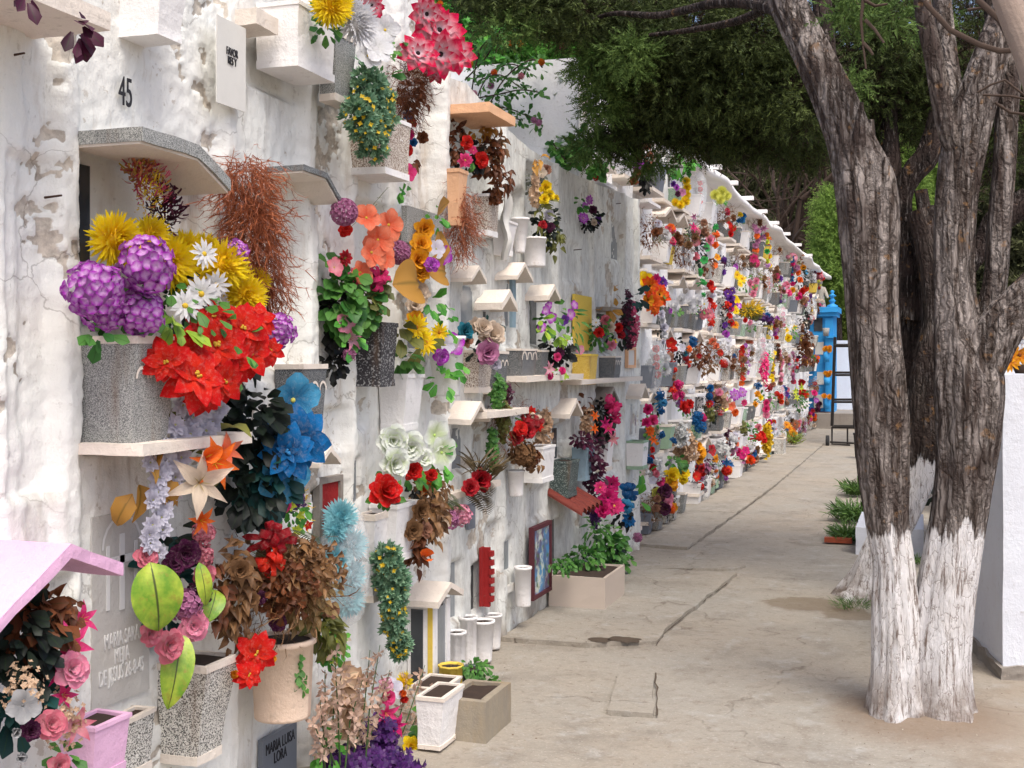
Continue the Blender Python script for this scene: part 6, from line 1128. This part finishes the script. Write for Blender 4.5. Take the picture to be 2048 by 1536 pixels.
# ---------------------------------------------------------------- trees
def crom(pts,n):
    out=[]; P_=[pts[0]]+pts+[pts[-1]]
    for i in range(1,len(P_)-2):
        for j in range(n):
            t=j/n; p0,p1,p2,p3=[np.array(q) for q in P_[i-1:i+3]]; out.append(.5*((2*p1)+(-p0+p2)*t+(2*p0-5*p1+4*p2-p3)*t*t+(-p0+3*p1-3*p2+p3)*t**3))
    out.append(np.array(P_[-2])); return out
def limb(mb,pts,seed=0,ring_=64,amp=.10,n=16,flare=None,stretch=1.):
    """pts: (px,py,Y,rad_px) -> ridged tapering limb"""
    W_=[]
    for (x,y,Y,r) in pts: p,t=atY(x,y,Y); W_.append((p.x,p.y,p.z,r*t*.91))
    C=crom(W_,n); V=[];U=[]; ref=Vector((1,0,0)); N_=len(C)
    for i,c in enumerate(C):
        p=Vector(c[:3]); a_=Vector(C[max(0,i-1)][:3]); b_=Vector(C[min(N_-1,i+1)][:3]); t=(b_-a_).normalized(); ref=(ref-t*ref.dot(t)).normalized(); bb=t.cross(ref); s=i*.9*np.linalg.norm(np.array(C[1][:3])-np.array(C[0][:3]))
        for j in range(ring_+1):
            an=2*PI*(j%ring_)/ring_; ca,sa=math.cos(an),math.sin(an); q=Vector((ca*2.6,sa*2.6,s*1.2+seed)); q2=Vector((ca*7,sa*7,s*2.6+seed)); q3=Vector((ca*16,sa*16,s*9+seed))
            d=1+amp*(mnoise.noise(Vector((ca*1.3,sa*1.3,s*1.5+seed)))*1.5+mnoise.noise(q)*1.1+(.3-abs(mnoise.noise(q2)))*1.3+(.25-abs(mnoise.noise(q3)))*.8)
            if flare and c[2]<.3: d*=1+flare*(1-c[2]/.3)**2*(1+.6*math.sin(an*4+seed)+.3*math.sin(an*7))
            V.append(tuple(p+(ref*ca+bb*sa)*c[3]*d)); U.append((i/N_,j/ring_))
    mb.add(V,gridq(N_-1,ring_),U)
    return C
def tree_root(name,label,x,y): p=gp(x,y); return empty(name,p,label,'tree')
bk=bark('bark_whitewashed',.86); bk2=bark('bark_whitewashed_rear',.98,(34,27,24),(84,75,69)); bkd=bark('bark_dark',None,(26,20,18),(58,50,46)); bkg=bark('bark_grey',None,(80,70,66),(140,130,122))  # rear and dark bark deepened to paint in the shaded gap between trunks
T1=tree_root('juniper_tree','big old juniper with two whitewashed trunks and dark shaggy bark, right foreground',1840,1425); Y0=5.85
def mk(name,pts,mat,parent,**k): mb=MB(); limb(mb,pts,**k); return mb.build(name,mat,parent,parent.location)
mk('trunk',[(1795,1450,Y0,58),(1794,1400,Y0,58),(1794,1300,Y0,56),(1791,1200,Y0,51),(1788,1130,Y0,46),(1776,1050,Y0,48),(1768,950,Y0,55),(1765,850,Y0,58),(1757,750,Y0,56),(1748,650,Y0,54),(1742,550,Y0,55),(1738,450,Y0,60),(1730,370,Y0,60),(1703,290,Y0,48),(1668,200,Y0,42),(1625,110,Y0,38),(1580,20,Y0,36),(1555,-60,Y0,34)],bk,T1,seed=3,amp=.12,flare=.25)
mk('trunk',[(1876,1450,Y0+.05,62),(1872,1400,Y0+.05,64),(1873,1300,Y0+.05,64),(1888,1190,Y0+.05,60),(1910,1060,Y0+.05,57),(1925,950,Y0+.05,60),(1932,850,Y0+.05,68),(1932,760,Y0+.05,72),(1918,680,Y0+.05,56),(1908,600,Y0+.05,44),(1906,500,Y0+.05,42),(1910,400,Y0+.05,44),(1925,300,Y0+.05,46),(1945,220,Y0+.05,44),(1975,130,Y0+.05,36),(2010,30,Y0+.1,32),(2040,-60,Y0+.1,30)],bk,T1,seed=11,amp=.12,flare=.22)
mk('limb',[(1925,800,Y0+.05,50),(1965,720,Y0+.02,54),(2005,650,Y0,50),(2060,590,Y0,44),(2130,520,Y0,40)],bkd if False else bk,T1,seed=20)
mk('limb',[(1930,740,Y0+.12,40),(1968,650,Y0+.12,30),(1990,560,Y0+.12,25),(1998,450,Y0+.12,25),(2008,330,Y0+.12,24),(2015,200,Y0+.15,24),(2030,60,Y0+.2,20),(2040,-60,Y0+.2,18)],bk,T1,seed=24)
mk('limb',[(1925,330,Y0+.03,22),(1898,265,Y0-.02,22),(1882,200,Y0-.04,21),(1868,120,Y0-.05,20),(1850,40,Y0-.05,19),(1838,-50,Y0-.05,18)],bkg,T1,seed=31)
mk('limb',[(1930,260,Y0+.08,26),(1905,180,Y0+.1,22),(1892,90,Y0+.14,20),(1880,-40,Y0+.2,18)],bk,T1,seed=35)
mk('limb',[(1990,170,Y0+.2,16),(1985,60,Y0+.25,15),(1975,-40,Y0+.3,14)],bkd,T1,seed=36)
mk('broken_stub',[(1712,330,Y0-.06,20),(1717,280,Y0-.08,15),(1720,240,Y0-.09,10),(1723,205,Y0-.09,4)],bk,T1,seed=40,n=6,ring_=24)
mk('broken_stub',[(1742,340,Y0-.02,12),(1744,290,Y0-.02,9),(1742,240,Y0-.02,7)],bk,T1,seed=42,n=6,ring_=24)
mk('broken_stub',[(1762,400,Y0-.05,18),(1768,350,Y0-.07,12),(1772,315,Y0-.07,7)],bk,T1,seed=44,n=6,ring_=24)
mk('limb',[(1672,240,Y0+.12,26),(1655,150,Y0+.2,24),(1648,60,Y0+.25,22),(1640,-50,Y0+.3,20)],bkd,T1,seed=50)
mk('limb',[(1600,60,Y0-.0,20),(1540,15,Y0+.3,14),(1440,5,Y0+.6,11),(1320,30,Y0+1.,8),(1220,28,Y0+1.3,5),(1150,60,Y0+1.5,3)],bkd,T1,seed=55,ring_=20)
mk('limb',[(1560,0,Y0+.4,12),(1480,40,Y0+.8,9),(1380,60,Y0+1.2,6),(1300,70,Y0+1.4,4)],bkd,T1,seed=57,ring_=16)
T3=tree_root('juniper_tree','second juniper close behind, its leaning whitewashed trunk with a root poking onto the path',1740,1200); Y3=8.7
mk('trunk',[(1738,1215,Y3,52),(1742,1180,Y3,44),(1760,1110,Y3,38),(1800,1040,Y3,36),(1838,960,Y3,34),(1856,880,Y3,40),(1862,800,Y3,46),(1876,720,Y3,48),(1890,640,Y3,44),(1880,560,Y3,40),(1860,480,Y3,34),(1840,420,Y3,30)],bk2,T3,seed=60,flare=.3)
mk('root',[(1745,1180,Y3,28),(1720,1185,Y3-.05,20),(1700,1190,Y3-.1,12),(1686,1190,Y3-.14,7),(1680,1196,Y3-.15,3)],bk2,T3,seed=61,n=6,ring_=20)
mk('trunk',[(1800,1010,Y3+.3,40),(1800,900,Y3+.3,44),(1805,800,Y3+.3,44),(1812,700,Y3+.3,42),(1812,600,Y3+.3,40),(1805,500,Y3+.3,34),(1790,420,Y3+.3,26),(1782,330,Y3+.3,20),(1775,200,Y3+.4,16)],bkd,T3,seed=64)
mk('limb',[(1815,640,Y3+.2,30),(1822,540,Y3+.2,24),(1812,470,Y3+.2,18),(1806,400,Y3+.2,18),(1822,350,Y3+.2,24),(1855,310,Y3+.2,26),(1874,250,Y3+.2,22),(1885,170,Y3+.2,18),(1880,60,Y3+.2,15)],bkd,T3,seed=66)
mk('limb',[(1850,560,Y3+.1,20),(1860,480,Y3+.1,17),(1850,430,Y3+.1,14),(1842,380,Y3+.1,13)],bkd,T3,seed=68)
mk('limb',[(1878,600,Y3+.4,24),(1960,500,Y3+.4,22),(2000,440,Y3+.4,30),(2060,400,Y3+.4,28)],bkd,T3,seed=70)
# bare hanging twigs
for pts in ([(1728,-20),(1722,40),(1726,90),(1732,138)],[(1728,0),(1750,12),(1775,8)],[(1730,40),(1750,60),(1768,86)],[(1726,86),(1740,100),(1746,110)]):
    mb=MB(); tube(mb,[atY(x,y,5.4)[0] for x,y in pts],[.009,.007,.005,.004][:len(pts)],5); mb.build('bare_twig',M['twig'],T1,T1.location)
for pts,rd in (([(1850,5),(1900,60),(1960,90),(2000,102),(2050,100)],.010),([(1955,185),(1980,170),(2010,160),(2048,190)],.004),([(1965,190),(2020,192),(2060,200)],.004),([(1935,20),(1965,15),(2000,40),(2048,70)],.006),([(1955,0),(2000,40),(2020,80)],.012),([(1990,205),(2020,225),(2060,230)],.005)):
    mb=MB(); tube(mb,[atY(x,y,4.6)[0] for x,y in pts],rd,6); mb.build('bare_twig',M['twig'],T1,T1.location)
# grey smooth branch of a nearer tree in the top right corner
r=empty('tree_branch',atY(2060,160,4.2)[0],'smooth grey leaning branch crossing the top right corner','branch'); mb=MB(); limb(mb,[(2085,190,4.2,34),(2055,100,4.2,32),(2030,40,4.2,30),(1995,-50,4.2,28)],seed=80,amp=.03); mb.build('bark_surface',plaster('smooth_grey_bark',(150,134,122),(120,104,92),.5,.5),r,r.location)
# ---- juniper foliage: many feathery sprays
def sprays(mb,c,R,n,L=.11,m=16,wd=.0045,mi=0,down=.25,outw=.9,shell=.3):
    """vectorised feathery sprays in an ellipsoid"""
    d=rng.normal(size=(n,3)); d/=np.linalg.norm(d,axis=1)[:,None]; rr=(shell+(1-shell)*rng.random(n)**.6)[:,None]; P_=np.array(c)+d*np.array(R)*rr
    h=d*outw+rng.normal(size=(n,3))*.6; h[:,2]-=down; h/=np.linalg.norm(h,axis=1)[:,None]; s=np.cross(h,rng.normal(size=(n,3))); s/=np.linalg.norm(s,axis=1)[:,None]; Ls=L*(.6+.8*rng.random(n))
    T_=[]
    u=np.linspace(.05,1,m)
    for k_ in range(m):
        base=P_+h*(Ls*u[k_])[:,None]; sg=1 if k_%2 else -1; ln=Ls*(.42*(1-u[k_]*.75)); dr=s*sg*.8+h*.75+rng.normal(size=(n,3))*.22; dr/=np.linalg.norm(dr,axis=1)[:,None]; tip=base+dr*ln[:,None]
        w_=np.cross(dr,rng.normal(size=(n,3))); w_/=np.linalg.norm(w_,axis=1)[:,None]; T_.append(np.stack([base-w_*wd,base+w_*wd,tip],1))
    V=np.concatenate(T_).reshape(-1,3); mb.add(V,np.arange(len(V)).reshape(-1,3),None,None,mi,True)
def folm(name,c1,c2,tr=.25):
    k=NT(name); v=k.coord(); g=k.n('NewGeometry'); c=k.mix(g.outputs['Random Per Island'],lin(c1),lin(c2)); c=k.mix(k.ramp(k.noise(v,1.6,3),.4,.6),c,k.mix(.5,c,lin(c2))); k.fin(c,.7,.15)
    tn=k.n('BsdfTranslucent'); k.l(c,tn.inputs[0]); mx=k.n('MixShader'); mx.inputs[0].default_value=tr; k.l(k.b.outputs[0],mx.inputs[1]); k.l(tn.outputs[0],mx.inputs[2]); k.l(mx.outputs[0],k.out.inputs[0]); return k.m
jun=folm('juniper_green',(92,104,54),(42,52,30),.15); junb=folm('juniper_dead_shaded_brown',(78,64,50),(42,35,29),.05); junl=folm('juniper_lit_edge',(116,140,72),(62,84,42))  # brown: dead inner sprays plus painted crown shade; light: lit edges put into colour
def crown(name,parent,clumps,mats,L=.11,wd=.0045,m=16):
    mb=MB()
    for (x,y,Y,rx,ry,n,mi) in clumps:
        p,t=atY(x,y,Y); sprays(mb,p,(rx*t,max(rx,ry)*t*.9,ry*t),n,L,m,wd,mi)
    return mb.build(name,mats,parent,parent.location,False)
cl=[]
for (x,y,Y,rx,ry,n) in [(1000,-10,7.2,90,50,800),(1080,10,7.2,80,55,900),(1170,30,7.4,90,60,1000),(1275,60,7.6,90,80,1200),(1380,60,7.6,110,80,1300),(1500,60,7.6,100,80,1200),(1255,150,7.8,72,70,1000),(1350,160,7.8,110,90,1500),(1470,160,7.8,110,90,1500),(1580,180,7.8,90,100,1300),
    (1290,240,8.2,80,50,900),(1400,250,8.2,110,66,1400),(1520,255,8.2,110,68,1300),(1620,268,8.4,64,50,800),(1230,285,8.2,50,30,330),(1460,290,8.6,100,28,600),(1590,318,8.8,60,20,240),(960,-40,7,60,60,500),
    (1720,120,8.8,90,120,1300),(1800,60,8.8,90,90,900),(1790,210,9.2,100,80,1000),(1860,200,9.2,60,120,700),(1950,100,9.2,80,120,900),(2020,200,9.4,70,110,800),(1980,320,9.6,60,70,400),(1740,320,9.6,50,60,350),(1700,230,9.6,70,90,700),(1690,0,9.2,70,50,600)]:
    cl+= [(x,y,Y,rx,ry,int(n*.45),0),(x+10,y-8,Y+.3,rx*.95,ry*.9,int(n*.6),1),(x,y-30,Y+1.2,rx*.9,ry*.8,int(n*.4),1)]
for (x,y,Y,rx,ry,n) in [(1190,130,7.5,50,40,260),(1210,200,7.7,50,44,300),(1180,290,8,40,26,160),(1260,110,7.3,50,40,200),(1010,60,7.1,60,26,120),(1300,330,8.2,50,14,120),(1700,25,5.5,34,24,60),(1780,35,5.6,20,26,40),(1860,40,6.5,40,40,80),(1700,170,7.6,34,20,60)]: cl.append((x,y,Y,rx,ry,n,2))
crown('crown',T1,cl,[jun,junb,junl])
# ---------------------------------------------------------------- bright and dark trees beyond
def bgtree(label,x,yb,Y,w_,h0,h1,n,mats,L=.5,wd=.02,trunk=True,lean=0,name='tree',mm=14,parts=5):
    """x px, crown between heights (px) h0 (bottom) and h1 (top)"""
    p,t=atY(x,yb,Y); r=empty(name,(p.x,Y,0),label,'tree'); mb=MB(); q,t=atY(x,(h0+h1)/2,Y); hh=(h0-h1)/2*t
    for i in range(parts):
        f=(i+.5)/parts; zc=q.z-hh+2*hh*f; rr=w_*t*(.95-.55*f)*random.uniform(.85,1.1)
        sprays(mb,(p.x+lean*f*t+random.uniform(-.2,.2)*rr,Y+random.uniform(-.3,.3)*rr,zc),(rr,rr,hh/parts*1.7),n//parts,L,mm,wd,0)
    mb.build('crown',mats,r,r.location,False)
    if trunk: mb=MB(); tube(mb,[(p.x,Y,-.1),(p.x+lean*t*.3,Y,q.z*.6),(p.x+lean*t*.8,Y,q.z+hh*.5)],[.22,.16,.05],8); mb.build('trunk',bkd,r,r.location)
    return r
brt=folm('bright_conifer',(152,180,88),(88,116,54),.4); dkf=folm('dark_wood_foliage',(104,110,72),(60,60,44)); olf=folm('olive_foliage',(130,146,66),(78,94,40),.35); brd=folm('broad_green',(96,150,58),(48,92,34),.3)
bgtree('bright yellow green feathery conifer above the end of the flowered wall',1672,560,35,52,585,400,4200,brt,.42,.014,name='conifer')
bgtree('light green conifer seen between the two junipers',1800,500,24,60,560,310,4200,brt,.3,.011,name='conifer')
bgtree('pale green bush tree right of the second trunk',1870,420,26,50,520,320,2200,brt,.3,.011)
bgtree('light olive tree behind the pale wall and black ladder',1700,600,44,60,720,560,2600,olf,.5,.018)
WOOD='dark trees in the wood beyond the alley'
for i,(x,Y,w_,a_,b_,ln) in enumerate([(1400,52,110,640,150,0),(1500,50,90,600,200,10),(1590,54,90,640,180,-10),(1330,56,110,600,100,0),(1690,52,90,640,150,0),(1780,50,100,700,100,0),(1880,52,100,760,100,0),(1990,50,110,760,60,0),(2080,46,100,800,60,0),(1240,58,110,600,60,0),(1620,46,50,520,330,0)]):
    r=bgtree(['dark wood tree behind the yellow wreath and the green roof leaves','dark wood tree behind the bare branches over the roof','dark wood tree left of the bright feathery conifer','dark wood tree behind the hanging juniper sprays','dark wood tree right behind the bright feathery conifer','dark wood tree between the forked trunks','dark wood tree behind the right hand trunk','dark wood tree near the right edge of the view','farthest right dark wood tree','dark wood tree above the cracked end wall','small dark tree under the bright conifer top'][i],x,500,Y,w_,a_,b_,5200,dkf,.8,.035,True,ln,'wood_tree'); r['group']=WOOD
# bare branches of a leafless tree above the roof
r=empty('bare_tree',(atY(1560,700,40)[0].x,40,0),'leafless tangled grey tree above the wavy roof','tree')
mb=MB()
def brn(p,h,L,rad,dep):
    pts=[p];
    for i in range(4): h=(h+rdir()*.28).normalized(); pts.append(pts[-1]+h*L/4)
    tube(mb,pts,[rad*(1-.13*i) for i in range(5)],5)
    if dep:
        for k_ in range(3): brn(pts[random.choice((2,3,4))],(h+rdir()*.85).normalized(),L*.72,rad*.55,dep-1)
for (x,y,x2,y2,L,rd) in ((1470,560,1540,330,3.,.12),(1530,560,1545,340,3.,.10),(1555,560,1600,350,3,.10),(1500,600,1480,360,3,.09),(1430,470,1420,350,2.4,.08),(1600,560,1640,330,3,.09),(1580,600,1570,330,3.,.1)):
    a_=atY(x,y,40)[0]; b_=atY(x2,y2,40)[0]; brn(a_-Vector((0,0,2)),(b_-a_).normalized(),(b_-a_).length*.75+2,rd*1.6,4)
mb.build('branches',M['twig'],r,r.location); 
# ---------------------------------------------------------------- lantana shrub over the grey wall
def shrub(label,name,stems,leafsz,mk_,fl_,Y):
    r=empty(name,atY(stems[0][0][0],stems[0][0][1],Y)[0],label,'shrub'); ms=MB(); ml=MB()
    for pts in stems:
        P_=[atY(x,y,Y+random.uniform(-.15,.15))[0] for x,y in pts]; P_=[Vector(q[:3]) for q in crom([tuple(p) for p in P_],8)]; tube(ms,P_,[.006]*len(P_),4)
        for i in range(1,len(P_)):
            for sg in (-1,1):
                if random.random()<.75: scatter(ml,'leaf',P_[i]+rdir()*.03,(.04,.04,.03),2,leafsz,(.3,-.7,.2),.2)
    ms.build('stems',M['twig'],r,r.location); ml.build('leaves',lm(mk_),r,r.location)
    for (x,y,c_) in fl_: p,t=atY(x,y,Y-.1); place('flower_head',flower('hyd',c_),r,p,(.2,-1,.3),7*t)
    return r
shrub('lantana shrub arching over the wall with tiny orange and pink flower heads','lantana_shrub',[[(930,330),(960,180),(1010,130),(1060,140)],[(940,300),(1000,170),(1060,120),(1085,135)],[(935,250),(960,100),(1010,80),(1030,95)],[(930,230),(1000,215),(1050,230),(1080,250)],[(930,200),(990,190),(1040,180),(1080,185)],[(960,160),(1000,150),(1040,175)],[(960,240),(1010,235),(1045,240)],[(930,100),(960,50),(1000,20)],[(930,160),(975,110),(1000,60)],[(940,120),(990,70),(1040,60)]],.06,'green',
   [(1023,86,'orangered'),(1040,87,'gold'),(1083,124,'orangered'),(1042,152,'rosepink'),(982,172,'mauve'),(940,126,'gold'),(988,145,'orange'),(1068,240,'mauve'),(1078,245,'mauve'),(1125,92,'magenta'),(948,187,'pink')],8.9)
shrub('young leafy shoot with one tall stalk growing on the grey wall top','leafy_shoot',[[(1130,330),(1128,300),(1125,240),(1122,165)],[(1140,330),(1150,300),(1148,270)],[(1130,320),(1115,300),(1105,285)],[(1145,335),(1165,310),(1180,300)],[(1135,330),(1140,290),(1160,280)],[(1190,350),(1195,335),(1205,330)]],.085,'green',[(1192,355,'red')],9.15)
shrub('dense bright green shrub behind the magenta dahlias','green_shrub',[[(860+dx,140),(870+dx+random.uniform(-30,30),60),(880+dx+random.uniform(-50,50),-40)] for dx in range(-40,130,9)]+[[(900,120),(950,60),(990,10)],[(900,140),(960,90),(1010,40)]]*4,.075,'bright',[(880,8,'orangered'),(835,24,'pink')],9.6)
bgtree('leafy green tree rising behind the shrub above the wall',960,100,17,160,230,-160,5200,brd,.3,.024,name='leafy_tree')
bgtree('green tree half hidden above the cracked end wall',1130,60,20,140,140,-160,3600,brd,.34,.026,name='leafy_tree')
# far wooded slope that closes the view
mb=MB(); sprays(mb,(-14,72,6),(30,3,9),9000,2.2,12,.14,0,shell=0); sprays(mb,(20,66,5),(26,3,9),7000,2.2,12,.14,0,shell=0); o=mb.build('distant_wood',dkf,None,(0,70,0),False); o['kind']='stuff'
mb=MB(); V=[]
for i in range(41):
    X=-90+i*4.5
    for (Y,Z) in ((70,-1),(76,5),(90,11+2*math.sin(i*.7)),(130,16+3*math.sin(i*.45))): V.append((X,Y,Z))
mb.add(V,gridq(40,3)); o=mb.build('hillside',dkf,None,(0,70,0)); o['kind']='structure'
